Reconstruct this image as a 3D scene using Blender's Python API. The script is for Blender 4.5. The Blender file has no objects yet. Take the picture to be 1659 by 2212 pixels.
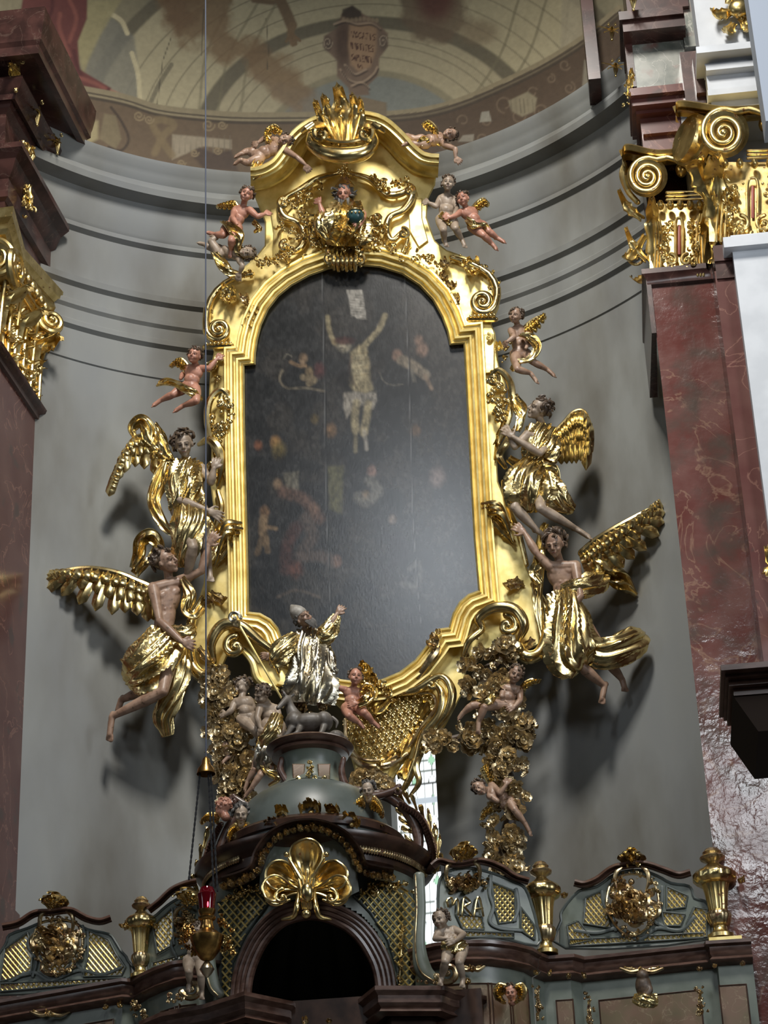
import bpy, math, random
import numpy as np
from mathutils import Vector, Matrix

# ---------------------------------------------------------------- camera
SC = bpy.context.scene
COL = SC.collection
FPX = 4900.0
def _rot(ax, ay, az):
    return np.array(ax), np.array(ay), np.array(az)
_th, _ro, _ps = math.radians(27.8788), math.radians(-2.4174), math.radians(5.5)
_F = np.array([0, math.cos(_th), math.sin(_th)]); _R = np.array([1., 0, 0]); _U = np.array([0, -math.sin(_th), math.cos(_th)])
_R, _U = math.cos(_ro)*_R+math.sin(_ro)*_U, -math.sin(_ro)*_R+math.cos(_ro)*_U
_M = np.array([[math.cos(_ps), -math.sin(_ps), 0], [math.sin(_ps), math.cos(_ps), 0], [0, 0, 1]])
_F, _R, _U = _M@_F, _M@_R, _M@_U
CAMO = np.array([2.07404, -14.86967, 1.6])
cd = bpy.data.cameras.new('camera'); cd.sensor_fit = 'HORIZONTAL'; cd.sensor_width = 36; cd.lens = FPX/1659*36
cd.clip_end = 200
cam = bpy.data.objects.new('camera', cd); COL.objects.link(cam)
m = Matrix.Identity(4)
for i in range(3):
    m[i][0] = _R[i]; m[i][1] = _U[i]; m[i][2] = -_F[i]; m[i][3] = CAMO[i]
cam.matrix_world = m
SC.camera = cam

# ---------------------------------------------------------------- light
SC.view_settings.view_transform = 'Standard'; SC.view_settings.look = 'None'
SC.view_settings.gamma = 1; SC.view_settings.use_curve_mapping = False
SC.view_settings.exposure = 0.14
w = bpy.data.worlds.new('world'); SC.world = w; w.use_nodes = True
w.node_tree.nodes['Background'].inputs[0].default_value = (.55, .62, .7, 1)
w.node_tree.nodes['Background'].inputs[1].default_value = 0.025
def area(name, loc, target, sx, sy, power, col):
    l = bpy.data.lights.new(name, 'AREA'); l.shape = 'RECTANGLE'; l.size = sx; l.size_y = sy; l.energy = power; l.color = col
    o = bpy.data.objects.new(name, l); COL.objects.link(o); o.location = loc
    o.rotation_euler = (Vector(target)-Vector(loc)).to_track_quat('-Z', 'Y').to_euler()
    return o
area('assumed_nave_key_light', (1.5, -6.6, 20.2), (0, 3, 9.3), 1.8, 2.6, 790, (1, .965, .9)).data.spread = 2.1  # unseen key light, its place assumed from the shadows on the niche wall
area('left_fill_light', (-9.5, -6, 10), (1, 3, 10), 2.0, 5, 70, (.86, .93, 1))  # weak soft fill added from the left for reflections in the gold
area('assumed_right_window_light', (9.5, -7, 10), (-2, 3, 9), 2.0, 5, 420, (.88, .94, 1))  # unseen window on the right, assumed from the brighter left wall
area('added_painting_sheen_light', (-1.1, -13.9, 15.6), (1, 3, 10), 1.3, 2.8, 230, (.86, .93, 1))  # unseen light added at the mirror angle for the sheen on the painting
area('added_marble_reflection_light', (4.4, -13.3, 12.9), (3, 1.6, 8), 1.5, 2.0, 150, (.92, .96, 1))  # unseen light added at the mirror angle for the right marble's bright reflection

# ---------------------------------------------------------------- pixel to place helpers
def _ray(px, py): return _F+_R*((px-829.5)/FPX)-_U*((py-1106)/FPX)
def W(px, py, y):
    d = _ray(px, py); return CAMO+d*((y-CAMO[1])/d[1])
def Zp(px, py, z):
    d = _ray(px, py); return CAMO+d*((z-CAMO[2])/d[2])
def proj(P):
    P = np.asarray(P, float)-CAMO; d = P@_F
    return 829.5+FPX*(P@_R)/d, 1106-FPX*(P@_U)/d
_az, _ph = math.radians(-1.5), math.radians(5)
EN = np.array([math.sin(_az)*math.cos(_ph), -math.cos(_az)*math.cos(_ph), -math.sin(_ph)])   # normal of the leaning altar plane
EX = np.array([math.cos(_az), math.sin(_az), 0]); EY = np.cross(EN, EX); EY = EY*np.sign(EY[2])
P0 = W(785, 1310, 3.25)
def P(px, py, d=0.0):
    r = _ray(px, py); q = P0+EN*d
    return CAMO+r*(((q-CAMO)@EN)/(r@EN))
PXM = 233.0                                     # pixels per metre at the altar
class Map:
    """a place to model in: a plane facing the nave, d metres in front of it"""
    def __init__(s, fn, ex, ey, en, pxm): s.fn, s.ex, s.ey, s.en, s.k = fn, ex, ey, en, pxm
    def __call__(s, x, y, d=0.0): return s.fn(x, y, d)
ALT = Map(P, EX, EY, EN, PXM)
def MY(y, k=None):
    r = W(829, 1106, y)
    return Map(lambda a, b, d=0.0: W(a, b, y-d), np.array([1., 0, 0]), np.array([0, 0, 1.]), np.array([0, -1., 0]), k or FPX/((r-CAMO)@_F))
def kmap(px, py, y):
    return MY(y, FPX/((W(px, py, y)-CAMO)@_F))

# ---------------------------------------------------------------- mesh helpers
class G:
    def __init__(s): s.v = []; s.f = []; s.n = 0
    def add(s, v, f):
        v = np.asarray(v, float).reshape(-1, 3); s.v.append(v)
        n = s.n; s.f += [tuple(i+n for i in q) for q in f]; s.n += len(v); return s
    def grid(s, A, cu=False, cv=False, capu=False):
        A = np.asarray(A, float); nu, nv = A.shape[:2]; f = []
        for i in range(nu if cu else nu-1):
            for j in range(nv if cv else nv-1):
                i2, j2 = (i+1) % nu, (j+1) % nv
                f.append((i*nv+j, i2*nv+j, i2*nv+j2, i*nv+j2))
        if capu:
            f.append(tuple(range(nv))); f.append(tuple((nu-1)*nv+j for j in range(nv-1, -1, -1)))
        return s.add(A.reshape(-1, 3), f)
    def tube(s, pts, r, n=8, cap=True, flat=None, up=None, smooth=0):
        """swept tube; flat squeezes it along the direction up"""
        pts = np.asarray(pts, float); r = np.broadcast_to(np.asarray(r, float), (len(pts),)).copy()
        if smooth: pts, r = cr(pts, smooth), cr(r[:, None], smooth)[:, 0]
        T = np.gradient(pts, axis=0); T /= np.linalg.norm(T, axis=1)[:, None]+1e-9
        if up is None: up = np.array([0, 0, 1.]) if abs(T[0][2]) < .9 else np.array([1., 0, 0]); carry = True
        else: up = np.asarray(up, float); carry = False
        rings = []; N = up-T[0]*(up@T[0]); N /= np.linalg.norm(N)+1e-9
        a = np.linspace(0, 2*math.pi, n, endpoint=False)
        fl = np.broadcast_to(np.asarray(1. if flat is None else flat, float), (len(pts),))
        for i in range(len(pts)):
            b = N if carry else up
            q = b-T[i]*(b@T[i]); ln = np.linalg.norm(q); N = q/ln if ln > 1e-6 else N
            B = np.cross(T[i], N)
            rings.append(pts[i]+r[i]*(np.cos(a)[:, None]*N*fl[i]+np.sin(a)[:, None]*B))
        if cap:
            h = lambda i, sg, k, z: pts[i]+(rings_[i]-pts[i])*k+T[i]*sg*r[i]*z*min(1, fl[i]*1.)
            rings_ = list(rings)
            rings = [h(0, -1, .05, .95), h(0, -1, .5, .85), h(0, -1, .85, .5)]+rings_+[h(-1, 1, .85, .5), h(-1, 1, .5, .85), h(-1, 1, .05, .95)]
        return s.grid(np.array(rings), cv=True, capu=True)
    def disc(s, a, b, r, n=28):
        return s.tube([a, b], r, n, False)
    def cap(s, a, b, ra, rb, n=12): return s.tube([a, (np.asarray(a)+b)/2, b], [ra, (ra+rb)/2, rb], n)
    def ell(s, c, r, fr=None, n=16, m=10):
        r = np.broadcast_to(np.asarray(r, float), (3,))
        t = np.linspace(.02, math.pi-.02, m); p = np.linspace(0, 2*math.pi, n, endpoint=False)
        A = np.stack([np.sin(t)[:, None]*np.cos(p), np.sin(t)[:, None]*np.sin(p), np.cos(t)[:, None]*np.ones(n)], -1)*r
        if fr is not None: A = A@np.asarray(fr)
        return s.grid(A+np.asarray(c), cv=True, capu=True)
    def box(s, c, h, fr=None, bev=0):
        h = np.asarray(h, float)
        v = np.array([[x, y, z] for x in (-1, 1) for y in (-1, 1) for z in (-1, 1)])*h
        if fr is not None: v = v@np.asarray(fr)
        return s.add(v+np.asarray(c), [(0, 1, 3, 2), (4, 6, 7, 5), (0, 4, 5, 1), (2, 3, 7, 6), (0, 2, 6, 4), (1, 5, 7, 3)])
    def prism(s, front, back):
        """closed outline, front and back rings"""
        n = len(front); f = [tuple(range(n)), tuple(range(2*n-1, n-1, -1))]
        f += [(i, n+i, n+(i+1) % n, (i+1) % n) for i in range(n)]
        return s.add(np.vstack([front, back]), f)
    def lathe(s, prof, c, n=48, fr=None, a0=0, a1=2*math.pi):
        """prof: (radius, height)"""
        full = abs(a1-a0) > 6.28; a = np.linspace(a0, a1, n, endpoint=not full)
        A = np.array([[[r*math.cos(t), r*math.sin(t), z] for t in a] for r, z in prof])
        if fr is not None: A = A@np.asarray(fr)
        return s.grid(A+np.asarray(c), cv=full)
    def arr(s): return np.vstack(s.v)
def cr(p, k):
    """Catmull-Rom through rows of p, k steps per span"""
    p = np.asarray(p, float); q = np.vstack([2*p[0]-p[1], p, 2*p[-1]-p[-2]]); o = []
    for i in range(1, len(q)-2):
        a, b, c, d = q[i-1:i+3]
        for t in np.arange(k)/k:
            o.append(.5*((2*b)+(c-a)*t+(2*a-5*b+4*c-d)*t*t+(3*b-a-3*c+d)*t**3))
    o.append(p[-1]); return np.array(o)
def crc(p, k):
    p = np.asarray(p, float); n = len(p); o = []
    for i in range(n):
        a, b, c, d = p[i-1], p[i], p[(i+1) % n], p[(i+2) % n]
        for t in np.arange(k)/k: o.append(.5*((2*b)+(c-a)*t+(2*a-5*b+4*c-d)*t*t+(3*b-a-3*c+d)*t**3))
    return np.array(o)
def root_of(o):
    while o.parent: o = o.parent
    return o
def thing(name, label, cat, base, group=None):
    o = bpy.data.objects.new(name, None); COL.objects.link(o); o.location = Vector(base); o.empty_display_size = .1
    o['label'] = label; o['category'] = cat
    if group: o['group'] = group
    return o
def obj(name, g, mat, parent=None, label=None, sharp=40, smooth=True):
    base = np.array(root_of(parent).location) if parent else None
    v = g.arr()
    if base is None: base = np.array([(v[:, 0].min()+v[:, 0].max())/2, (v[:, 1].min()+v[:, 1].max())/2, v[:, 2].min()])
    me = bpy.data.meshes.new(name); me.from_pydata((v-base).tolist(), [], g.f); me.update()
    return fin(name, me, mat, parent, label, sharp, smooth, base)
def fin(name, me, mat, parent, label, sharp=40, smooth=True, base=None):
    if smooth:
        me.shade_smooth()
        if sharp: me.set_sharp_from_angle(angle=math.radians(sharp))
    me.materials.clear(); me.materials.append(mat)
    o = bpy.data.objects.new(name, me); COL.objects.link(o)
    if parent: o.parent = parent
    elif base is not None: o.location = Vector(base)
    if label: o['label'] = label
    return o
def tag(o, label, cat, group=None):
    o['label'] = label; o['category'] = cat
    if group: o['group'] = group
    return o
def struct(name, g, mat, sharp=40, smooth=True):
    o = obj(name, g, mat, None, None, sharp, smooth); o['kind'] = 'structure'; return o
def copy_tree(o, parent=None):
    c = o.copy(); COL.objects.link(c); c.parent = parent
    for ch in list(o.children): copy_tree(ch, c)
    return c

# ---------------------------------------------------------------- materials
def mat(name, col, rough=.5, metal=0, col2=None, scale=6, bump=0, bscale=30, detail=6, lo=.4, hi=.6, col3=None, scale3=20, lo3=.6, hi3=.66, spec=None, stretch=None, veins=None, vscale=3, emit=None, rough2=None):
    m = bpy.data.materials.new(name); m.use_nodes = True; t = m.node_tree; b = t.nodes['Principled BSDF']
    b.inputs['Roughness'].default_value = rough; b.inputs['Metallic'].default_value = metal
    if spec is not None: b.inputs['Specular IOR Level'].default_value = spec
    tc = t.nodes.new('ShaderNodeTexCoord'); src = tc.outputs['Object']
    if stretch:
        mp = t.nodes.new('ShaderNodeMapping'); mp.inputs['Scale'].default_value = stretch; t.links.new(src, mp.inputs[0]); src = mp.outputs[0]
    def noise(sc, det, lo, hi, off=0):
        n = t.nodes.new('ShaderNodeTexNoise'); n.inputs['Scale'].default_value = sc; n.inputs['Detail'].default_value = det
        t.links.new(src, n.inputs['Vector']); r = t.nodes.new('ShaderNodeMapRange')
        r.inputs['From Min'].default_value = lo; r.inputs['From Max'].default_value = hi; t.links.new(n.outputs[0], r.inputs[0]); return r.outputs[0], n.outputs[0]
    def mix(a, bb, fac):
        x = t.nodes.new('ShaderNodeMix'); x.data_type = 'RGBA'
        if isinstance(a, tuple): x.inputs[6].default_value = (*a, 1)
        else: t.links.new(a, x.inputs[6])
        x.inputs[7].default_value = (*bb, 1); t.links.new(fac, x.inputs[0]); return x.outputs[2]
    c = col
    if col2 is not None: f1, _ = noise(scale, detail, lo, hi); c = mix(c, col2, f1)
    if rough2 is not None:
        f1, _ = noise(scale*1.7, detail, lo, hi); rr = t.nodes.new('ShaderNodeMapRange'); rr.inputs[3].default_value = rough; rr.inputs[4].default_value = rough2
        t.links.new(f1, rr.inputs[0]); t.links.new(rr.outputs[0], b.inputs['Roughness'])
    if veins is not None:
        n = t.nodes.new('ShaderNodeTexNoise'); n.inputs['Scale'].default_value = vscale; n.inputs['Detail'].default_value = 8; n.inputs['Distortion'].default_value = 1.4
        t.links.new(src, n.inputs['Vector']); s1 = t.nodes.new('ShaderNodeMath'); s1.operation = 'SUBTRACT'; s1.inputs[1].default_value = .5; t.links.new(n.outputs[0], s1.inputs[0])
        s2 = t.nodes.new('ShaderNodeMath'); s2.operation = 'ABSOLUTE'; t.links.new(s1.outputs[0], s2.inputs[0])
        r = t.nodes.new('ShaderNodeMapRange'); r.inputs['From Min'].default_value = .012; r.inputs['From Max'].default_value = 0; r.inputs['To Max'].default_value = .5
        t.links.new(s2.outputs[0], r.inputs[0]); c = mix(c, veins, r.outputs[0])
    if col3 is not None:
        f3, _ = noise(scale3, 5, lo3, hi3); c = mix(c, col3, f3)
        if metal:
            iv = t.nodes.new('ShaderNodeMath'); iv.operation = 'MULTIPLY_ADD'; iv.inputs[1].default_value = -metal*.8; iv.inputs[2].default_value = metal
            t.links.new(f3, iv.inputs[0]); t.links.new(iv.outputs[0], b.inputs['Metallic'])
    if isinstance(c, tuple): b.inputs['Base Color'].default_value = (*c, 1)
    else: t.links.new(c, b.inputs['Base Color'])
    if bump:
        n = t.nodes.new('ShaderNodeTexNoise'); n.inputs['Scale'].default_value = bscale; n.inputs['Detail'].default_value = 4; t.links.new(src, n.inputs['Vector'])
        bp = t.nodes.new('ShaderNodeBump'); bp.inputs['Strength'].default_value = min(1, bump*20); bp.inputs['Distance'].default_value = bump*1.0
        t.links.new(n.outputs[0], bp.inputs['Height']); t.links.new(bp.outputs[0], b.inputs['Normal'])
    if emit: b.inputs['Emission Color'].default_value = (*emit[:3], 1); b.inputs['Emission Strength'].default_value = emit[3]
    return m
gold = mat('burnished_gold', (.82, .66, .32), .24, 1, (.62, .46, .2), 14, .004, 40, col3=(.22, .08, .03), scale3=30, lo3=.64, hi3=.72)
gold_dk = mat('old_gold', (.7, .57, .33), .3, 1, (.42, .3, .16), 12, .006, 50, col3=(.12, .05, .025), scale3=26, lo3=.55, hi3=.66)
gold_leaf = mat('matt_gold_leaf', (.88, .72, .31), .42, .72, (.74, .58, .21), 9, .003, 70, rough2=.52)
gold_cap = mat('capital_gold', (.84, .66, .3), .32, 1, (.6, .44, .17), 10, .004, 60, col3=(.16, .06, .02), scale3=22, lo3=.62, hi3=.7)
gold_fl = mat('garland_gold', (.78, .66, .42), .3, .92, (.45, .35, .2), 10, .004, 50, col3=(.1, .05, .03), scale3=14, lo3=.54, hi3=.66)
silver = mat('silvered_leaf', (.62, .57, .45), .25, 1, (.5, .42, .3), 8, .004, 40, lo=.5, hi=.65)
marble = mat('red_marble', (.095, .034, .03), .2, 0, (.13, .06, .05), 3, .006, 2.2, veins=(.3, .16, .12), vscale=1.6, lo=.35, hi=.7, col3=(.07, .04, .035), scale3=4)
marble_dk = mat('brown_marble', (.075, .033, .027), .24, 0, (.038, .018, .015), 5, .002, 8, veins=(.14, .09, .07), vscale=3)
marble_gr = mat('green_grey_marble', (.12, .13, .11), .25, 0, (.22, .22, .19), 6, .0, 8, col3=(.17, .075, .06), scale3=4, lo3=.56, hi3=.72, veins=(.5, .48, .42), vscale=3)
plaster = mat('niche_plaster', (.235, .24, .225), .75, 0, (.118, .11, .09), 1.25, .002, 60, stretch=(1, 1, .4), lo=.4, hi=.64, col3=(.2, .21, .215), scale3=.7, lo3=.45, hi3=.7)
white_pl = mat('white_plaster', (.55, .57, .6), .7, 0, (.48, .5, .53), 3, .001, 60)
blue_pl = mat('blue_grey_plaster', (.26, .3, .37), .7)
flesh = mat('painted_flesh', (.36, .235, .165), .42, 0, (.25, .15, .1), 12, .001, 60, col3=(.12, .08, .05), scale3=24, lo3=.62, hi3=.7)
flesh_pink = mat('rosy_painted_flesh', (.47, .23, .16), .42, 0, (.33, .15, .1), 12, .001, 60)
flesh_pale = mat('dusty_painted_flesh', (.36, .28, .21), .45, 0, (.24, .18, .13), 12, .001, 60)
flesh_face = mat('face_paint', (.45, .33, .26), .4, 0, (.36, .25, .18), 16)
hair_br = mat('brown_hair', (.055, .035, .022), .5, 0, (.1, .065, .04), 20, .003, 60)
hair_gr = mat('grey_hair', (.13, .12, .11), .6, 0, (.06, .055, .05), 20, .003, 60)
eye_m = mat('eye_paint', (.02, .012, .01), .3)
stone_gr = mat('deer_paint', (.085, .07, .055), .5, 0, (.13, .115, .1), 14, .003, 50)
green_p = mat('sage_paint', (.115, .135, .11), .38, 0, (.18, .2, .17), 5, .002, 30, lo=.4, hi=.7)
blue_p = mat('dome_paint', (.085, .1, .093), .4, 0, (.05, .06, .052), 4, .001, 20, lo=.45, hi=.7)
wood = mat('walnut', (.06, .03, .021), .28, 0, (.105, .06, .045), 9, .002, 30, stretch=(1, 1, 3))
wood_dk = mat('dark_walnut', (.03, .015, .01), .3, 0, (.055, .028, .018), 9)
panel_m = mat('marbled_panel', (.15, .09, .055), .5, 0, (.12, .09, .045), 6, .001, 30, veins=(.3, .24, .15), vscale=5)
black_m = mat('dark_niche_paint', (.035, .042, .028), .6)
iron = mat('iron', (.03, .03, .032), .5, .6)
# ================================================================ setting
def revolve(prof, a0, a1, n, c=(0, 0)):
    """prof (r,z); angle measured from +y towards +x"""
    a = np.radians(np.linspace(a0, a1, n))
    return np.array([[[c[0]+r*math.sin(t), c[1]+r*math.cos(t), z] for t in a] for r, z in prof])
zA, zB, zC, zD = 15.24, 14.56, 13.90, 13.45
ZC0 = 15.43
prof = [(4.0, 0), (4.0, 13.05), (3.985, 13.06), (3.985, 13.09), (4.0, 13.1), (4.0, zD-.05), (3.96, zD-.02), (3.96, zD+.03), (3.985, zD+.06), (3.98, 13.62), (3.95, 13.65), (3.95, 13.7),
        (3.975, 13.73), (3.975, zC-.03), (3.93, zC), (3.92, zC+.06), (4.0, zC+.08), (4.0, zB-.03), (3.95, zB), (3.95, zB+.05), (3.93, zB+.08), (3.92, 14.72), (3.9, 14.76), (3.9, 14.86),
        (3.87, 14.98), (3.72, 15.0), (3.7, 15.06), (3.72, 15.12), (3.8, 15.2), (3.77, zA), (3.76, zA+.03), (3.74, zA+.07), (3.7, zA+.12), (3.69, zA+.17), (3.74, ZC0)]
g = G()
# niche wall with the window opening left out
a = np.linspace(-62, 62, 125)
A = revolve(prof, -62, 62, 125)
WIN = (2.4, 8.5, 6.6, 9.6)       # angle from, to, z from, to
P2 = sorted(set([p for p in range(len(prof))]))
low = [(4.0, 0), (4.0, WIN[2]), (4.0, WIN[3]), (4.0, 13.05)]
B_ = revolve(low, -62, 62, 125)
f = []
for i in range(3):
    for j in range(124):
        if i == 1 and WIN[0] <= a[j] and a[j+1] <= WIN[1]+.9: continue
        f.append((i*125+j, (i+1)*125+j, (i+1)*125+j+1, i*125+j+1))
g.add(B_.reshape(-1, 3), f)
g.grid(A[1:])
js = [j for j in range(125) if WIN[0] <= a[j] <= WIN[1]+.9]
# reveals of the opening
for rr in ((js[0],), (js[-1],)):
    t = math.radians(a[rr[0]]); q = [[r*math.sin(t), r*math.cos(t), z] for z in WIN[2:] for r in (4.0, 4.6)]
    g.add(q, [(0, 1, 3, 2)])
for z in WIN[2:]:
    q = [[r*math.sin(math.radians(a[j])), r*math.cos(math.radians(a[j])), z] for j in js for r in (4.0, 4.6)]
    g.add(q, [(2*k, 2*k+1, 2*k+3, 2*k+2) for k in range(len(js)-1)])
struct('wall_back', g, plaster, 30)

# floor far below, side walls of the nave beyond the frame
g = G(); g.add([[-12, -20, 0], [12, -20, 0], [12, 5, 0], [-12, 5, 0]], [(0, 1, 2, 3)])
struct('floor', g, mat('stone_floor', (.2, .19, .17), .5, 0, (.13, .12, .11), 3))

# ------------------------------------------------ painted vault
def vnoise(x, y, seed=0):
    xi, yi = np.floor(x).astype(int), np.floor(y).astype(int); xf, yf = x-xi, y-yi
    h = lambda i, j: ((np.sin(i*127.1+j*311.7+seed*74.7)*43758.5453) % 1)
    u, v = xf*xf*(3-2*xf), yf*yf*(3-2*yf)
    return (h(xi, yi)*(1-u)+h(xi+1, yi)*u)*(1-v)+(h(xi, yi+1)*(1-u)+h(xi+1, yi+1)*u)*v
def fbm(x, y, s=0, o=5):
    r = 0; a = .5
    for k in range(o): r = r+a*vnoise(x, y, s+k); x, y, a = x*2.03, y*2.03, a*.5
    return r
def sm(x, a, b): t = np.clip((x-a)/(b-a+1e-9), 0, 1); return t*t*(3-2*t)
class Paint:
    def __init__(s, X, Y, base): s.X, s.Y = X, Y; s.C = np.ones(X.shape+(3,))*np.array(base)
    def mix(s, al, c): s.C = s.C*(1-al[..., None])+np.array(c)*al[..., None]
    def inpoly(s, pts):
        X, Y = s.X, s.Y; ins = np.zeros(X.shape, bool); n = len(pts)
        for i in range(n):
            x1, y1 = pts[i]; x2, y2 = pts[(i+1) % n]
            if y1 == y2: continue
            c = ((y1 > Y) != (y2 > Y)) & (X < (x2-x1)*(Y-y1)/(y2-y1)+x1); ins ^= c
        return ins
    def dist(s, pts):
        D = np.full(s.X.shape, 1e9)
        for (x1, y1), (x2, y2) in zip(pts[:-1], pts[1:]):
            dx, dy = x2-x1, y2-y1; L = dx*dx+dy*dy+1e-9
            t = np.clip(((s.X-x1)*dx+(s.Y-y1)*dy)/L, 0, 1); D = np.minimum(D, np.hypot(s.X-x1-t*dx, s.Y-y1-t*dy))
        return D
    def poly(s, pts, c, al=1., soft=3, sp=0):
        if sp: pts = crc(pts, sp).tolist()
        d = s.dist(list(pts)+[pts[0]]); ins = s.inpoly(pts); sd = np.where(ins, d, -d); s.mix(al*sm(sd, -soft, soft), c); return sd
    def line(s, pts, w, c, al=1., soft=2, sp=5):
        if sp and len(pts) > 2: pts = cr(pts, sp).tolist()
        s.mix(al*(1-sm(s.dist(pts), max(0, w-soft), w+soft)), c)
    def blob(s, x, y, rx, ry, c, al=1., soft=.5, rot=0):
        cx, sx = math.cos(rot), math.sin(rot); u = (s.X-x)*cx+(s.Y-y)*sx; v = -(s.X-x)*sx+(s.Y-y)*cx
        s.mix(al*(1-sm(np.hypot(u/rx, v/ry), 1-soft, 1+soft)), c)
def attr_mat(name, rough, bump=0, bs=40, coat=0, stretch=(1, 1, 1)):
    m = bpy.data.materials.new(name); m.use_nodes = True; t = m.node_tree; b = t.nodes['Principled BSDF']
    at = t.nodes.new('ShaderNodeAttribute'); at.attribute_name = 'paint'; t.links.new(at.outputs['Color'], b.inputs['Base Color'])
    b.inputs['Roughness'].default_value = rough
    if bump:
        tc = t.nodes.new('ShaderNodeTexCoord'); mp = t.nodes.new('ShaderNodeMapping'); mp.inputs['Scale'].default_value = stretch
        n = t.nodes.new('ShaderNodeTexNoise'); n.inputs['Scale'].default_value = bs; n.inputs['Detail'].default_value = 5
        bp = t.nodes.new('ShaderNodeBump'); bp.inputs['Strength'].default_value = 1; bp.inputs['Distance'].default_value = bump
        t.links.new(tc.outputs['Object'], mp.inputs[0]); t.links.new(mp.outputs[0], n.inputs[0]); t.links.new(n.outputs[0], bp.inputs['Height']); t.links.new(bp.outputs[0], b.inputs['Normal'])
    return m
def paint_obj(o, C):
    at = o.data.color_attributes.new('paint', 'FLOAT_COLOR', 'POINT')
    n = len(o.data.vertices); c = np.ones((n, 4), 'f'); c[:, :3] = C.reshape(-1, 3)[:n]; at.data.foreach_set('color', c.ravel())
def srgb(r, g_, b): return tuple(((c/255)/12.92 if c/255 < .04045 else ((c/255+.055)/1.055)**2.4) for c in (r, g_, b))
def K(r, g_, b, k=1.): return tuple(x*k for x in srgb(r, g_, b))

g = G()
pr = [(3.74, ZC0)]
for t in np.concatenate([np.linspace(0, .44, 330), np.linspace(.45, 1, 24)]):
    an = t*math.radians(78); pr.append((3.74*math.cos(an), ZC0+.02+5.2*math.sin(an)))
V = revolve(pr, -62, 62, 560); g.grid(V)
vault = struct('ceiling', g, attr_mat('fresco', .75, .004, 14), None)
X, Y = proj(V.reshape(-1, 3)); X = X.reshape(V.shape[:2]); Y = Y.reshape(V.shape[:2])
q = Paint(X, Y, K(108, 101, 80, 1.25))
k = 1.25
nz = fbm(X/90, Y/90, 3)
q.mix(sm(nz, .4, .6)*.5, K(100, 95, 76, k))
# pale painted arch bands, blue-grey sky field, drapery, clouds
cx0, cy0 = 800, 330
for r0, r1, c_ in ((330, 520, K(144, 135, 108, k)), (300, 330, K(74, 68, 54, k)), (520, 546, K(74, 68, 54, k)), (200, 300, K(136, 127, 102, k)), (0, 185, K(92, 96, 92, k))):
    d = np.hypot((X-cx0)*(.78 if 0 else .85), (Y-cy0)*1.12); q.mix(sm(d, r0-4, r0+4)*(1-sm(d, r1-4, r1+4))*.8*(Y < 260), c_)
for r in (232, 262, 280, 360, 392, 430, 470): 
    d = np.hypot((X-cx0)*.85, (Y-cy0)*1.12); q.mix((1-sm(abs(d-r), 0, 3))*.5*(Y < 250), K(66, 60, 46, k))
for i, (x0, x1) in enumerate(((470, 560), (520, 600), (430, 500), (1060, 1180), (1000, 1120), (1150, 1230))):
    q.line([(x0, 240), ((x0+x1)/2-20*(1 if i < 3 else -1), 120), (x1, 0)], 3, K(92, 86, 66, k), .6)
q.poly([(235, 30), (290, 80), (300, 160), (300, 230), (180, 190), (190, 120)], K(96, 94, 84, k), .8, 5)
q.line([(285, 115), (298, 160), (302, 215)], 5, K(158, 148, 118, k), .9)
q.line([(236, 28), (262, 45), (275, 72)], 5, K(158, 148, 118, k), .9)
q.line([(370, 140), (345, 180), (325, 222)], 5, K(84, 78, 62, k), .8)
q.poly([(190, 0), (262, 0), (215, 80), (180, 155), (165, 100)], K(124, 116, 84, k), .9, 5)
def cloud(pts, c, al):
    sd = q.dist(pts+[pts[0]]); ins = q.inpoly(pts); sd = np.where(ins, sd, -sd)+(fbm(X/40, Y/40, 9)-.5)*60
    q.mix(al*sm(sd, -12, 14), c)
cloud([(300, -60), (480, -60), (500, 60), (560, 90), (650, 150), (680, 210), (640, 245), (590, 215), (520, 140), (470, 125), (440, 100), (370, 95), (350, 50)], K(98, 78, 54, k), .85)
cloud([(340, -60), (420, -60), (430, 60), (380, 90), (350, 50)], K(84, 62, 42, k), .6)
cloud([(860, -60), (1000, -60), (1010, 60), (960, 100), (905, 90), (870, 40)], K(84, 70, 54, k), .85)
cloud([(560, 170), (680, 190), (720, 260), (690, 270), (620, 250)], K(98, 84, 66, k), .6)
q.blob(940, -5, 40, 50, K(74, 44, 36, k), .9)
q.blob(1035, 70, 40, 26, K(98, 84, 64, k), .7)
# hanging arm reaching out of the cloud
q.line([(590, -30), (615, 20), (630, 55)], 12, K(92, 76, 56, k), 1, 3); q.line([(630, 55), (628, 75), (634, 92)], 8, K(98, 80, 58, k), 1, 3)
for e in ((618, 90), (640, 95), (648, 88), (632, 98)): q.line([(630, 72), e], 3, K(94, 76, 54, k), 1, 1.5, 0)
q.line([(548, 0), (590, 5)], 6, K(92, 76, 56, k), 1, 3, 0)
# pale field with broad moulded arch on the right
q.line([(1000, 230), (1120, 180), (1225, 120), (1262, 60), (1275, -30)], 14, K(112, 102, 80, k), .8, 6)
q.line([(860, 260), (1000, 215), (1130, 160), (1270, 90)], 4, K(60, 50, 38, k), .9)
q.poly([(1215, -40), (1280, -40), (1270, 80), (1210, 110)], K(126, 118, 98, k), .8, 4)
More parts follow.
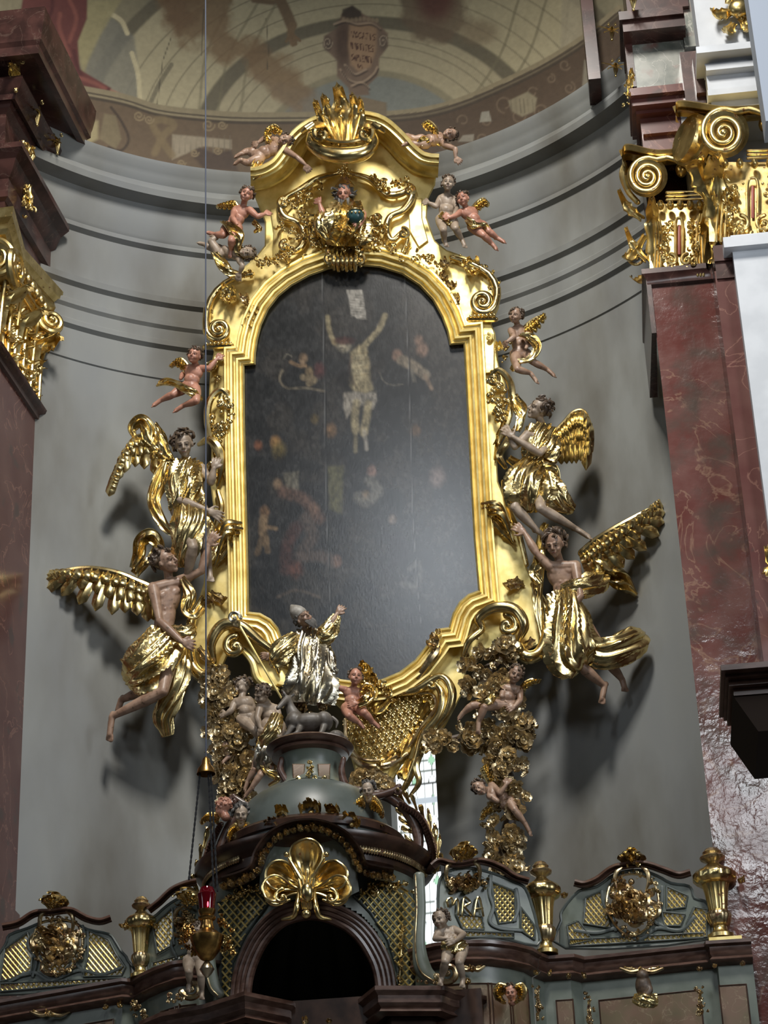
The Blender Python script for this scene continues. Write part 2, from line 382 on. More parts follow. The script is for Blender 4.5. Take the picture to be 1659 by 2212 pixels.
# red painted curtain
q.poly([(60, -80), (190, -80), (188, 40), (168, 90), (172, 150), (240, 190), (225, 235), (200, 285), (120, 235), (40, 60)], K(80, 42, 38, k), 1, 3)
for a_, b_, c_ in (((130, 30), (128, 60), (150, 120)), ((150, 0), (165, 40), (150, 90)), ((172, 168), (205, 180), (228, 192))): q.line([a_, b_, c_], 4, K(112, 66, 56, k), .7, 4)
for a_, b_, c_ in (((110, -40), (112, 20), (90, 60)), ((160, 110), (165, 135), (175, 160)), ((235, 195), (215, 215), (198, 232))): q.line([a_, b_, c_], 4, K(58, 24, 24, k), .8, 4)
q.poly([(240, 192), (275, 208), (245, 220), (222, 218)], K(126, 88, 72, k), .9, 3)
# frieze band of painted scrollwork below the line
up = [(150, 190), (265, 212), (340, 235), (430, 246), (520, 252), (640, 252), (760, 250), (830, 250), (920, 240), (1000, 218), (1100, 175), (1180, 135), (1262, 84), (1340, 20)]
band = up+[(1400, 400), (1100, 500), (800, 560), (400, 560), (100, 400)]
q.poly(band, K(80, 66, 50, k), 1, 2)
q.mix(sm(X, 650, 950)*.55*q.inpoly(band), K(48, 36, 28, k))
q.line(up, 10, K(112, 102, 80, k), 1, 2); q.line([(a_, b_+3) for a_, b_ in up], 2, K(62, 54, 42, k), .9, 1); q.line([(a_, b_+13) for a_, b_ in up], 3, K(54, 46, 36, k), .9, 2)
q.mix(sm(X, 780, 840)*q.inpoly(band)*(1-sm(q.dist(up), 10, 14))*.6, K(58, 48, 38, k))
q.line([(240, 232), (262, 262), (278, 300), (262, 325), (235, 318)], 3, K(48, 38, 30, k), .9)
q.poly([(225, 245), (250, 250), (262, 300), (250, 322), (215, 300)], K(98, 88, 66, k), .8, 3)
q.poly([(372, 290), (500, 302), (500, 322), (440, 316), (372, 345)], K(124, 114, 96, k), .9, 3)
for x_ in range(378, 500, 12): q.line([(x_, 292), (x_-2, 330)], 1, K(92, 84, 70, k), .7, 1, 0)
q.line([(335, 330), (345, 300), (330, 270), (345, 258), (375, 270), (350, 300), (372, 335)], 8, K(98, 84, 60, k), .8, 4)
q.poly([(410, 330), (430, 318), (460, 330), (500, 325), (515, 370), (440, 365)], K(58, 46, 38, k), .9, 4)
for x_, y_, r_ in ((300, 250, 12), (322, 258, 10), (450, 270, 14), (480, 270, 10), (392, 352, 9), (420, 330, 9), (470, 325, 9)):
    th = np.linspace(0, 9, 22); q.line([(x_+r_*(1-t/11)*math.cos(t), y_+r_*(1-t/11)*math.sin(t)) for t in th], 1.8, K(112, 98, 74, k), .8, 1.5, 0)
rs = random.Random(4)
for x_, y_ in ((1000, 260), (1050, 262), (1090, 225), (1150, 200), (1190, 170), (1220, 140), (930, 280), (1120, 250), (1230, 190), (1170, 240), (1040, 300), (960, 310)):
    r_ = rs.uniform(10, 22); th = np.linspace(0, rs.uniform(5, 9), 18); s_ = rs.choice((-1, 1)); p_ = rs.uniform(0, 6)
    q.line([(x_+r_*(1-t/11)*math.cos(s_*t+p_), y_+r_*(1-t/11)*math.sin(s_*t+p_)) for t in th], 1.8, K(92, 78, 62, k), .7, 1.5, 0)
q.poly([(1098, 218), (1140, 198), (1160, 212), (1155, 240), (1128, 252), (1105, 240)], K(112, 104, 84, k), .9, 3)
for x_ in range(1104, 1156, 9): q.line([(x_, 214), (x_+3, 244)], 1, K(78, 70, 56, k), .7, 1, 0)
q.poly([(1040, 242), (1056, 240), (1062, 262), (1036, 264)], K(120, 116, 104, k), .9, 2)
q.poly([(1000, 292), (1024, 290), (1022, 306), (990, 306)], K(110, 104, 92, k), .9, 2)
q.poly([(1262, 130), (1290, 120), (1290, 180), (1258, 185)], K(110, 104, 90, k), .8, 3)
q.poly([(185, 255), (212, 262), (212, 300), (190, 312), (176, 290)], K(132, 122, 90, k), .8, 5)
# cracks
for pts in ([(370, 80), (352, 130), (345, 180), (340, 225)], [(575, 40), (580, 110), (577, 150)], [(440, 20), (436, 120)]): q.line(pts, .8, K(62, 56, 44, k), .8, 1, 0)
# painted cartouche on its pedestal
q.poly([(700, 240), (768, 206), (835, 222), (836, 250), (790, 262), (700, 262)], K(96, 84, 66, k), 1, 2)
q.poly([(738, 30), (760, 12), (782, 28), (815, 48), (838, 72), (838, 100), (820, 125), (818, 150), (815, 165), (795, 185), (798, 205), (756, 208), (752, 190), (728, 165), (728, 130), (716, 120), (698, 100), (700, 78), (728, 60)], K(92, 76, 62, k), 1, 3)
q.poly([(740, 20), (762, 12), (780, 24), (782, 40), (760, 44), (738, 34)], K(48, 40, 30, k), .9, 3)
q.blob(742, 95, 18, 50, K(56, 40, 30, k), .8, .5)
q.blob(708, 95, 9, 16, K(60, 50, 42, k), .8, .4); q.blob(828, 92, 9, 18, K(70, 60, 50, k), .8, .4)
for x_, y_, r_, s_ in ((708, 92, 10, 1), (827, 90, 10, -1)):
    th = np.linspace(0, 9, 22); q.line([(x_+r_*(1-t/11)*math.cos(s_*t), y_+1.5*r_*(1-t/11)*math.sin(s_*t)) for t in th], 1.2, K(122, 108, 90, k), .9, 1, 0)
q.poly([(755, 55), (790, 50), (815, 60), (812, 110), (800, 145), (775, 155), (758, 140), (752, 100)], K(122, 98, 74, k), .95, 5)
for pts in ([(735, 150), (752, 172), (780, 178), (806, 160), (815, 145)], [(745, 140), (765, 160), (790, 150)], [(760, 185), (780, 178), (796, 190)], [(722, 52), (745, 45), (770, 52), (800, 50), (820, 62)]):
    q.line(pts, 2.2, K(130, 112, 92, k), .8, 2)
    q.line([(a_+3, b_+4) for a_, b_ in pts], 1.5, K(52, 42, 34, k), .8, 2)
for t_ in range(9): q.blob(742+t_*9, 42+2*math.sin(t_), 4, 5, K(118, 102, 80, k), .7, .5)
# the words painted on it, stroke letters
GL = {'V': [[(0, 0), (.5, 1), (1, 0)]], 'O': [[(.5, 0), (0, .35), (0, .65), (.5, 1), (1, .65), (1, .35), (.5, 0)]], 'C': [[(1, .1), (.5, 0), (0, .4), (0, .7), (.5, 1), (1, .9)]],
      'A': [[(0, 1), (.5, 0), (1, 1)], [(.2, .62), (.8, .62)]], 'T': [[(0, 0), (1, 0)], [(.5, 0), (.5, 1)]], 'I': [[(.5, 0), (.5, 1)]], 'S': [[(1, .08), (.4, 0), (0, .25), (1, .72), (.6, 1), (0, .92)]],
      'M': [[(0, 1), (.12, 0), (.5, .8), (.88, 0), (1, 1)]], 'R': [[(0, 1), (0, 0), (.8, .05), (.9, .35), (0, .5)], [(.4, .5), (1, 1)]], 'E': [[(1, 0), (0, 0), (0, 1), (1, 1)], [(0, .5), (.7, .5)]],
      'P': [[(0, 1), (0, 0), (.8, .05), (.9, .35), (0, .5)]], 'N': [[(0, 1), (0, 0), (1, 1), (1, 0)]], 'U': [[(0, 0), (0, .7), (.5, 1), (1, .7), (1, 0)]], 'H': [[(0, 0), (0, 1)], [(1, 0), (1, 1)], [(0, .5), (1, .5)]]}
def letters(word, x0, x1, y, h, sl):
    n = len(word); cw = (x1-x0)/n
    for i, ch in enumerate(word):
        for st in GL[ch]:
            q.line([(x0+cw*(i+.1)+a_*cw*.72, y+b_*h+sl*(i/n)) for a_, b_ in st], .9, K(56, 32, 24, k), .95, .8, 0)
letters('VOCATIS', 759, 812, 68, 13, 7); letters('MIRTITES', 757, 808, 92, 13, 8); letters('SAPIENTI', 759, 805, 117, 13, 7); letters('M', 771, 784, 139, 9, 0)
q.C *= (0.86+.28*fbm(X/7, Y/7, 5))[..., None]
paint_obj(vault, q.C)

# added unseen arch above the picture's top edge, shading vault and upper niche
g = G(); am = [(5.6*math.sin(t), 15.6+2.7*math.cos(t)) for t in np.linspace(-1.35, 1.35, 24)]
fr_ = [[x, -1.3, z] for x, z in am]+[[6.5, -1.3, 15.6], [6.5, -1.3, 24], [-6.5, -1.3, 24], [-6.5, -1.3, 15.6]]; g.prism(fr_, [[x, -.5, z] for x, _, z in fr_]); struct('shade_arch', g, white_pl)
# ------------------------------------------------ window in the back wall
wm = bpy.data.materials.new('leaded_glass'); wm.use_nodes = True
def win_pt(an, z, r=4.35): t = math.radians(an); return np.array([r*math.sin(t), r*math.cos(t), z])
nu, nv = 110, 150
A = np.array([[win_pt(WIN[0]+(WIN[1]+.9-WIN[0])*j/(nu-1), WIN[2]+(WIN[3]-WIN[2])*i/(nv-1)) for j in range(nu)] for i in range(nv)])
g = G(); g.grid(A); win = struct('window_1', g, wm)
UU, ZZ = np.meshgrid(np.linspace(0, .66, nu), np.linspace(WIN[2], WIN[3], nv))
C = np.ones((nv, nu, 3))*np.array([.92, .97, 1.])
s_ = .19; fu = (UU/s_) % 1-.5; fz = (ZZ/s_) % 1-.5; lead = np.zeros_like(UU)
dia = abs(fu)+abs(fz)
C[(dia < .27) & (((np.floor(UU/s_)+np.floor(ZZ/s_)) % 2) == 0)] = (.32, .55, .38)
for dd in (abs(dia-.27), np.where(dia > .27, np.minimum(abs(fu), abs(fz)), 1), abs(abs(fu)-.5), abs(abs(fz)-.5)): lead = np.maximum(lead, dd < .022)
C[UU > .56] = (.75, .8, .9); C[(UU > .575) & (UU < .6)] = (.8, .55, .15); C[(UU > .6) & (UU < .63)] = (.25, .4, .75); C[(UU > .56) & ((ZZ*7 % 1) < .12)] = (.6, .1, .12)
C[lead > 0] = (.12, .14, .12)
C[(abs(ZZ-9.0) < .012)] = (.02, .02, .02); C[(abs(ZZ-8.83) < .03)] = (.4, .45, .5)
t = wm.node_tree; b = t.nodes['Principled BSDF']; at = t.nodes.new('ShaderNodeAttribute'); at.attribute_name = 'paint'
t.links.new(at.outputs['Color'], b.inputs['Base Color']); t.links.new(at.outputs['Color'], b.inputs['Emission Color']); b.inputs['Emission Strength'].default_value = 1.25
paint_obj(win, C)
g = G()
for an in (WIN[0]+.2, WIN[1]+.7): g.tube([win_pt(an, WIN[2], 4.3), win_pt(an, WIN[3], 4.3)], .03, 6)
for z in (8.22, 8.16): g.tube([win_pt(a_, z, 4.28) for a_ in (2, 5, 7, 9)], .028, 6)
struct('window_2', g, iron)

# ------------------------------------------------ pilasters at both sides of the niche
def slab(g, corners, z0, z1):
    """plan corners [(x,y)...], from z0 to z1"""
    a = [[x, y, z1] for x, y in corners]; b = [[x, y, z0] for x, y in corners]; g.prism(a, b)
def mould(g, path, prof):
    """sweep prof [(out,z)] along a plan polyline, out to its right side"""
    p = np.array(path, float); rows = []
    for i in range(len(p)):
        d = []
        if i > 0: e = p[i]-p[i-1]; d.append(e/np.linalg.norm(e))
        if i < len(p)-1: e = p[i+1]-p[i]; d.append(e/np.linalg.norm(e))
        nn = [np.array([e[1], -e[0]]) for e in d]
        mi = sum(nn); mi = mi/max(mi@nn[0], .45) if len(nn) > 1 else nn[0]
        rows.append([[p[i][0]+o*mi[0], p[i][1]+o*mi[1], z] for o, z in prof])
    g.grid(np.array(rows))
    return g
def box2(g, x0, x1, y0, y1, z0, z1): g.box(((x0+x1)/2, (y0+y1)/2, (z0+z1)/2), (abs(x1-x0)/2, abs(y1-y0)/2, abs(z1-z0)/2))
# ================================================================ carved ornament
RND = random.Random(11)
def S(g, M, pts, wpx, n=8, k=5, flat=1., d=0., cap=True):
    """rounded carved strand through points (x, y[, d]) of the map M, radius in photo scale"""
    q = np.array([M(p[0], p[1], (p[2] if len(p) > 2 else 0)+d) for p in pts])
    r = np.broadcast_to(np.asarray(wpx, float), (len(pts),))/M.k
    if k > 1 and len(pts) > 2: q, r = cr(q, k), np.maximum(cr(r[:, None], k)[:, 0], .0008)
    return g.tube(q, r, n, cap, flat, M.en)
def leaf(g, M, a, b, wpx, curl=.05, lobes=5, bend=0., tip=.25, d=0., deep=.3, thick=.012, nu=22, nv=9):
    """acanthus leaf from a to b, half width wpx, tip curling towards the nave"""
    A, B = M(a[0], a[1], (a[2] if len(a) > 2 else 0)+d), M(b[0], b[1], (b[2] if len(b) > 2 else 0)+d)
    L = np.linalg.norm(B-A); e1 = (B-A)/L; e2 = np.cross(M.en, e1); e2 /= np.linalg.norm(e2); e3 = np.cross(e1, e2)
    if e3@M.en < 0: e3 = -e3
    w = wpx/M.k; rows = []
    for i in range(nu):
        u = i/(nu-1); hw = w*(math.sin(math.pi*min(1, (u*.86+.1)))**.7)*(1-.35*abs(math.sin(math.pi*lobes*u))*(u > .05))
        if u > .93: hw *= (1-u)/.07*.8+.2
        uu = u if u < 1-tip else 1-tip+(u-1+tip)*math.cos((u-1+tip)/tip*1.6)*.8
        lift = curl*u*u+(curl*1.3*math.sin((u-1+tip)/tip*1.9) if u > 1-tip else 0)
        row = []
        for s_, th in ((1, 0), (-1, thick)):
            for j in range(nv):
                v = (-1+2*j/(nv-1))*s_
                row.append(A+e1*L*(uu-.07*abs(v)*math.cos(math.pi*lobes*u))+e2*(hw*v+bend*L*u*u)+e3*(lift+w*deep*(.5*math.cos(v*math.pi*1.5)+.5*math.cos(v*math.pi*3.5)*.35)-th))
        rows.append(row)
    return g.grid(np.array(rows), cv=True, capu=True)
def volute(g, M, cx, cy, r0, turns=2.2, start=90, sgn=1, w0=9, w1=3, d=0., rise=.05, n=8, tail=None, rin=.12, flat=1.):
    """spiral scroll; start angle in degrees (0 right, 90 up), winding inwards; tail: points leading to its outer end"""
    N = int(turns*16); pts = []; ws = []
    for i in range(N+1):
        t = i/N; a = math.radians(start)+sgn*turns*2*math.pi*t; r = r0*(1-(1-rin)*t**.85)
        pts.append((cx+r*math.cos(a), cy-r*math.sin(a), d+rise*t)); ws.append(w0+(w1-w0)*t)
    if tail:
        tl = [(p[0], p[1], (p[2] if len(p) > 2 else 0)+d) for p in tail]
        pts = tl+pts; ws = list(np.linspace(w0*.6, w0, len(tl)))+ws
    S(g, M, pts, ws, n, 2, flat); c = M(cx, cy, d+rise); g.ell(c, r0*rin*1.2/M.k+.004, n=10, m=6)
    return g
def tuft(g, M, x, y, r, n=6, d=0., seed=0, ball=True, ang=None, spread=360):
    """little burst of curled leaves"""
    rs = random.Random(seed)
    for i in range(n):
        a = math.radians((ang or 0)+(i/n-.5*(spread < 360))*spread+rs.uniform(-12, 12)); rr = r*rs.uniform(.75, 1.1)
        leaf(g, M, (x, y, d), (x+rr*math.cos(a), y-rr*math.sin(a), d+rs.uniform(0, .03)), rr*.38, .04*r/20, 3, nu=10, nv=5, thick=.008, d=0)
    if ball: g.ell(M(x, y, d+.02), r*.22/M.k, n=10, m=7)
    return g
def crust(g, M, pts, n, r, seed, d=0., dd=.04):
    """dense carved flourish scattered along a polyline: curls, beads and leaves"""
    rs = random.Random(seed); q = cr(np.array([(p[0], p[1]) for p in pts], float), 10) if len(pts) > 2 else np.linspace(pts[0], pts[1], 11)
    for i in range(n):
        c = q[rs.randrange(len(q))]; x, y = c[0]+rs.gauss(0, r*.5), c[1]+rs.gauss(0, r*.5); z = d+rs.uniform(0, dd); k = rs.random()
        if k < .4:
            a = rs.uniform(0, 6.28); leaf(g, M, (x, y, z), (x+r*math.cos(a), y+r*math.sin(a), z+.02), r*.4, .03*r/15, 3, nu=9, nv=5, thick=.008)
        elif k < .75: volute(g, M, x, y, r*rs.uniform(.4, .7), 1.1, rs.uniform(0, 360), rs.choice((-1, 1)), r*.22, r*.1, z, .02, 6)
        else: g.ell(M(x, y, z+.01), r*rs.uniform(.15, .32)/M.k, n=8, m=6)
    return g
def shell(g, M, x, y, r, a0, a1, n, d=0., cup=.06, rib=.3):
    """fan shell opening from angle a0 to a1"""
    m = n*8; rows = []
    for i in range(13):
        u = .08+.92*i/12; row = []
        for s_, th in ((1, 0), (-1, .015)):
            for j in range(m+1):
                jj = j if s_ > 0 else m-j; v = jj/m; a = math.radians(a0+(a1-a0)*v); lob = abs(math.sin(math.pi*n*v))
                rr = r*u*(1-.13*(1-lob)*u**2); h = d+cup*u*(1.2*u-.2)+rib*.12*lob*u*r/M.k-th
                row.append(M(x+rr*math.cos(a), y-rr*math.sin(a), h))
        rows.append(row)
    return g.grid(np.array(rows), cv=True, capu=True)
def pl2(M, pts, d): return [M(x, y, d) for x, y in pts]
def plate(g, M, pts, d0, d1, bevel=0, close=True):
    """solid cut-out between depths d0 (back) and d1 (front)"""
    if bevel:
        c = np.mean(pts, axis=0); ins = offset(pts, -bevel)
        n = len(pts); A = [pl2(M, pts, d0), pl2(M, pts, d1-bevel/M.k), pl2(M, ins, d1)]
        g.grid(np.array(A), cv=True, capu=True); return g
    return g.prism(pl2(M, pts, d1), pl2(M, pts, d0))
def offset(pts, o):
    """offset a closed outline outwards (mitred)"""
    p = np.array(pts, float); n = len(p); ar = .5*sum(p[i][0]*p[(i+1) % n][1]-p[(i+1) % n][0]*p[i][1] for i in range(n)); sg = 1 if ar > 0 else -1
    out = []
    for i in range(n):
        a, b = p[i]-p[i-1], p[(i+1) % n]-p[i]; a = a/(np.linalg.norm(a)+1e-9); b = b/(np.linalg.norm(b)+1e-9)
        na, nb = np.array([a[1], -a[0]])*sg, np.array([b[1], -b[0]])*sg; mm = na+nb; L = mm@na
        mm = mm/max(L, .45); out.append(p[i]+mm*o)
    return [tuple(v) for v in out]
def off_open(pts, o):
    p = np.array(pts, float); out = []
    for i in range(len(p)):
        ds = []
        if i > 0: e = p[i]-p[i-1]; ds.append(e/np.linalg.norm(e))
        if i < len(p)-1: e = p[i+1]-p[i]; ds.append(e/np.linalg.norm(e))
        ns = [np.array([e[1], -e[0]]) for e in ds]; mm = sum(ns); L = mm@ns[0]; out.append(p[i]+mm/max(L, .45)*o)
    return out
def sweep(g, M, pts, prof, closed=False):
    """run a moulding profile [(offset px, d)] along an outline in the map"""
    rows = []
    for o, d in prof:
        q = offset(pts, o) if closed else off_open(pts, o)
        rows.append([M(x, y, d) for x, y in q])
    g.grid(np.array(rows), cv=closed); return g
def fb(g, x0, y0, x1, y1, y, dep):
    """a block whose front face spans the given outline at depth y"""
    xm, ym = (x0+x1)/2, (y0+y1)/2
    box2(g, W(x0, ym, y)[0], W(x1, ym, y)[0], y, y+dep, W(xm, y0, y)[2], W(xm, y1, y)[2])
# ================================================================ pilasters, capitals and entablatures
YR, YP = 1.65, 1.25
zc = 12.42
# ---- left side: solid pier whose inner face looks into the niche
LP = [(-4.9, 1.75), (-2.92, 1.75), (-2.83, 2.86), (-4.9, 2.86)]
t = thing('marble_pilaster', 'red marble pilaster at the left edge, its face running back into the niche', 'pilaster', (-3.9, 2.3, 0))
g = G(); slab(g, LP, 0, zc); obj('shaft', g, marble, t)
g = G(); mould(g, [(-4.9, 1.75), (-2.92, 1.75), (-2.83, 2.92)], [(0, zc-.13), (.03, zc-.12), (.035, zc-.07), (.075, zc-.04), (.085, zc), (.0, zc+.03)]); obj('astragal', g, marble_dk, t)
g = G(); slab(g, [(-4.9, 1.72), (-2.84, 1.72), (-2.8, 2.9), (-4.9, 2.9)], 0, 7.55); obj('plinth', g, marble, t)
def side_map():
    """map on the inner face of the left pilaster: x counts along the face, d stands out from it"""
    a = np.array([-2.92, 1.75, 0]); e = np.array([.09, 1.11, 0]); e /= np.linalg.norm(e); n = np.array([e[1], -e[0], 0])
    def fn(x, y, d=0.):
        r = _ray(x, y); q = a+n*d; return CAMO+r*(((q-CAMO)@n)/(r@n))
    return Map(fn, e, np.array([0, 0, 1.]), n, 250.)
SM = side_map()
def smp(u, z, d=0.): return np.array([-2.92, 1.75, 0])+np.array([.0808, .9967, 0])*u+np.array([.9967, -.0808, 0])*d+np.array([0, 0, z])
class LMap(Map):
    pass
SL = Map(lambda x, y, d=0.: smp(x, y, d), np.array([.0808, .9967, 0]), np.array([0, 0, 1.]), np.array([.9967, -.0808, 0]), 1.)
t = thing('gilded_capital', 'gilded composite capital on the left pilaster, seen from its side', 'capital', (-3.6, 2.3, zc), 'gilded pilaster capitals')
g = G(); slab(g, [(-4.9, 1.72), (-2.9, 1.72), (-2.81, 2.86), (-4.9, 2.86)], zc, 13.55); obj('bell', g, gold_cap, t)
g = G(); mould(g, [(-4.9, 1.72), (-2.86, 1.62), (-2.92, 2.2), (-2.74, 2.98)], [(-.2, 13.5), (.02, 13.52), (.05, 13.56), (.04, 13.62), (.09, 13.66), (.1, 13.76), (-.3, 13.8)]); obj('abacus', g, gold_cap, t)
def upv(g, u, z, r, sgn, start, depth=.16):
    volute(g, SL, u, z, r, 2.3, start, -sgn, r*.22, r*.09, depth, .03, 8)
    g.disc(SL(u, z, -.1), SL(u, z, depth), r*.78)
# in this local map y is up, so mirror the spiral winding
g = G()
for u, z, r, sg in ((-.02, 13.22, .19, -1),): upv(g, u, z, r, sg, 90)
q_ = MY(1.72)
volute(g, q_, -8, 560, 42, 2.2, 90, -1, 9, 3, .12, .03); g.disc(q_(-8, 560, -.1), q_(-8, 560, .12), .15)
obj('volute', g, gold_cap, t)
pc_ = W(108, 698, 2.78); CV = Map(lambda x, y, d=0.: pc_+np.array([.8, .6, 0])*x/250+np.array([0, 0, -1.])*y/250+np.array([.6, -.8, 0])*d, np.array([.8, .6, 0]), np.array([0, 0, 1.]), np.array([.6, -.8, 0]), 250.)
g = G(); volute(g, CV, 0, 0, 36, 2.2, 90, 1, 8, 4, .03, .04); g.disc(CV(0, 0, -.18), CV(0, 0, .02), .13); obj('corner_volute', g, gold_cap, t)
g = G(); leaf(g, CV, (-30, 75), (22, 58, .06), 22, .08, 3, thick=.02); leaf(g, CV, (-45, 60), (5, 95, .03), 18, .05, 3, thick=.02); obj('corner_leaf', g, gold_cap, t)
g = G()
for u in (.1, .5, .95):
    leaf(g, SL, (u, zc+.02), (u, zc+.8), .16, .12, 5, thick=.02)
    for s_ in (-1, 1): S(g, SL, [(u+s_*.12, zc+.02, .03), (u+s_*.11, zc+.5, .05), (u+s_*.17, zc+.72, .1)], .02)
rs = random.Random(3)
for i in range(60):
    u, z = rs.uniform(.02, 1.08), rs.uniform(zc+.05, 13.1)
    if rs.random() < .5: g.ell(SL(u, z, .05), rs.uniform(.012, .03), n=8, m=6)
    else:
        a_ = rs.uniform(0, 6.28); leaf(g, SL, (u, z, .03), (u+.09*math.cos(a_), z+.09*math.sin(a_), .07), .035, .03, 3, nu=8, nv=5)
for i in range(7): g.ell(SL(.22+i*.12, 13.42, .1), (.05, .05, .06), n=12, m=8)
for i in range(4): S(g, SL, [(.1, 13.3+.03*i, .03), (1.0, 13.3+.03*i, .03)], .012)
obj('acanthus', g, gold_cap, t)
# entablature over it, three mitred bands
def ent(name, label, cat, path, prof, m_, kind=True):
    g = G(); mould(g, path, prof); p = np.array(path)
    o = obj(name, g, m_, None, None, 30); o['kind'] = 'structure'; return o
pth = [(-4.9, 1.75), (-2.92, 1.75), (-2.83, 2.92)]
ent('trim_1', '', '', pth, [(-.05, 13.7), (.03, 13.74), (.03, 13.98), (.07, 14.0), (.07, 14.2), (.11, 14.24), (.16, 14.36), (.24, 14.42), (.24, 14.48), (-.02, 14.5), (-.02, 15.02), (.03, 15.06), (.05, 15.12), (.1, 15.09), (.12, 15.14), (.17, 15.17), (.21, 15.24), (.2, 15.28), (-.1, 15.3)], marble_dk)
g = G(); mould(g, [(-4.9, 1.7), (-2.85, 1.7), (-2.76, 2.94)], [(-.4, 15.3), (-.02, 15.32), (.0, 15.4), (.27, 15.4), (.28, 15.36), (.34, 15.36), (.34, 15.46), (.37, 15.5), (.37, 15.56), (.38, 15.6), (.4, 15.72), (.41, 15.84), (.4, 15.86), (-.6, 15.9)])
struct('trim_2', g, marble_dk, 30)
# end faces where the courses stop at the niche
g = G(); g.add([[-4.9, 2.95, 13.7], [-2.86, 2.95, 13.7], [-2.86, 2.95, 15.3], [-4.9, 2.95, 15.3]], [(0, 1, 2, 3)])
g.add([[-4.9, 2.955, 15.3], [-2.78, 2.955, 15.3], [-2.78, 2.955, 15.4], [-2.46, 2.955, 15.38], [-2.33, 2.955, 15.84], [-4.9, 2.955, 15.84]], [(0, 1, 2, 3, 4, 5)]); struct('trim_3', g, marble_dk)
def bracket(x, y, s, dirv, label, M=None):
    M = M or MY(2.2)
    t = thing('gilded_bracket', label, 'ornament', M(x, y, 0)); g = G()
    for i in range(5):
        a_ = math.radians(90+(i-2)*24); leaf(g, M, (x, y+s*.6), (x+s*.62*math.cos(a_), y+s*.6-s*1.2*math.sin(a_)*(.8+.2*(i == 2)), .08), s*.2, .09, 3, nu=12, nv=7)
    for i in (-1, 0, 1): S(g, M, [(x+i*s*.15, y-s*.1, .05), (x+i*s*.12, y+s*.5, .04), (x+i*s*.03, y+s*1.1, .02)], [s*.1, s*.12, s*.03])
    obj('leaf', g, gold_cap, t); g = G(); g.ell(M(x, y+s*1.1, .03), s*.13/M.k, n=10, m=7)
    for i in (-1, 1): volute(g, M, x+i*s*.36, y-s*.4, s*.16, 1.3, 90, i, s*.06, s*.03, .1, .02, 6)
    obj('bead', g, gold_cap, t); return t
bracket(34, 150, 42, 0, 'gilded leaf bracket under the left cornice, nearest the top left corner', MY(1.62))
bracket(80, 235, 32, 0, 'gilded leaf bracket under the left cornice, the middle one', MY(2.1))
bracket(124, 303, 26, 0, 'small gilded leaf bracket at the niche end of the left cornice', MY(2.6))
t = thing('gilded_mask', 'gilded mask and leaf pendant on the left frieze', 'ornament', W(55, 380, 1.9)); M_ = MY(2.0)
g = G(); g.ell(M_(52, 350, .06), (.075, .07, .1), n=16, m=12); g.ell(M_(52, 358, .13), (.02, .03, .035), n=8, m=6)
for s_ in (-1, 1): g.ell(M_(52+s_*8, 345, .12), (.022, .015, .014), n=8, m=6); g.ell(M_(52+s_*16, 362, .08), .022, n=8, m=6)
S(g, M_, [(44, 372, .1), (52, 376, .12), (60, 372, .1)], 2.5); obj('face', g, gold_cap, t)
g = G(); crust(g, M_, [(40, 330), (52, 318), (66, 332)], 14, 14, 5, .02); crust(g, M_, [(50, 385), (58, 420), (64, 455)], 26, 12, 6, .02)
for s_ in (-1, 1): leaf(g, M_, (52, 372), (52+s_*30, 320, .02), 9, .05)
leaf(g, M_, (55, 380), (70, 465), 12, .03, 6); obj('leaf', g, gold_cap, t)

# ---- right side
g = G(); slab(g, [(2.868, YR), (3.75, YR), (3.75, 2.8), (2.925, 2.74)], 0, zc+.05)
t = thing('marble_pilaster', 'broad red marble pilaster on the right of the niche with a bright reflection low down', 'pilaster', (3.3, 2.0, 0))
obj('shaft', g, mat('polished_red_marble', (.11, .038, .032), .1, 0, (.15, .075, .065), 2.2, .016, 10, veins=(.3, .19, .13), vscale=1.3, lo=.4, hi=.62, col3=(.085, .06, .05), scale3=3.5, lo3=.5, hi3=.7, rough2=.17), t)
g = G(); mould(g, [(2.86, 2.7), (2.868, YR), (3.42, YR), (3.42, YR-.02)], [(0, zc-.1), (.03, zc-.08), (.035, zc-.03), (.07, zc+.01), (.07, zc+.06), (0, zc+.08)]); obj('astragal', g, marble_dk, t)
g = G(); slab(g, [(2.86-.03, YR-.03), (2.86+.01, YR-.03), (2.86+.01, 2.7), (2.8, 2.7)], 11.85, zc); obj('side_strip', g, marble_dk, t)
# second, nearer pier: red return and white front
xa, xb = W(1550, 640, YP)[0], W(1592, 640, YP)[0]
t = thing('marble_strip', 'narrow red marble strip between the broad pilaster and the white wall', 'pilaster', (xa, YP, 0))
g = G(); box2(g, xa, xb+.02, YP, YR+.1, 0, zc-.25); obj('shaft', g, marble, t)
g = G(); fb(g, 1541, 528, 1596, 562, YP-.04, .4); fb(g, 1546, 558, 1594, 600, YP-.02, .4); obj('necking', g, marble_dk, t)
g = G(); box2(g, xb, 6, YP-.12, YR+.2, 0, W(1600, 524, YP)[2]); fb(g, 1562, 506, 1700, 528, YP-.2, .4); struct('wall_right', g, white_pl)
g = G(); box2(g, 3.3, 6.0, 1.7, 2.4, 12.4, 17.5); struct('wall_right', g, white_pl)
# masonry behind the open corners
g = G(); box2(g, 2.93, 3.3, 2.0, 2.8, 12.4, 17.5); struct('trim_4', g, marble_dk)

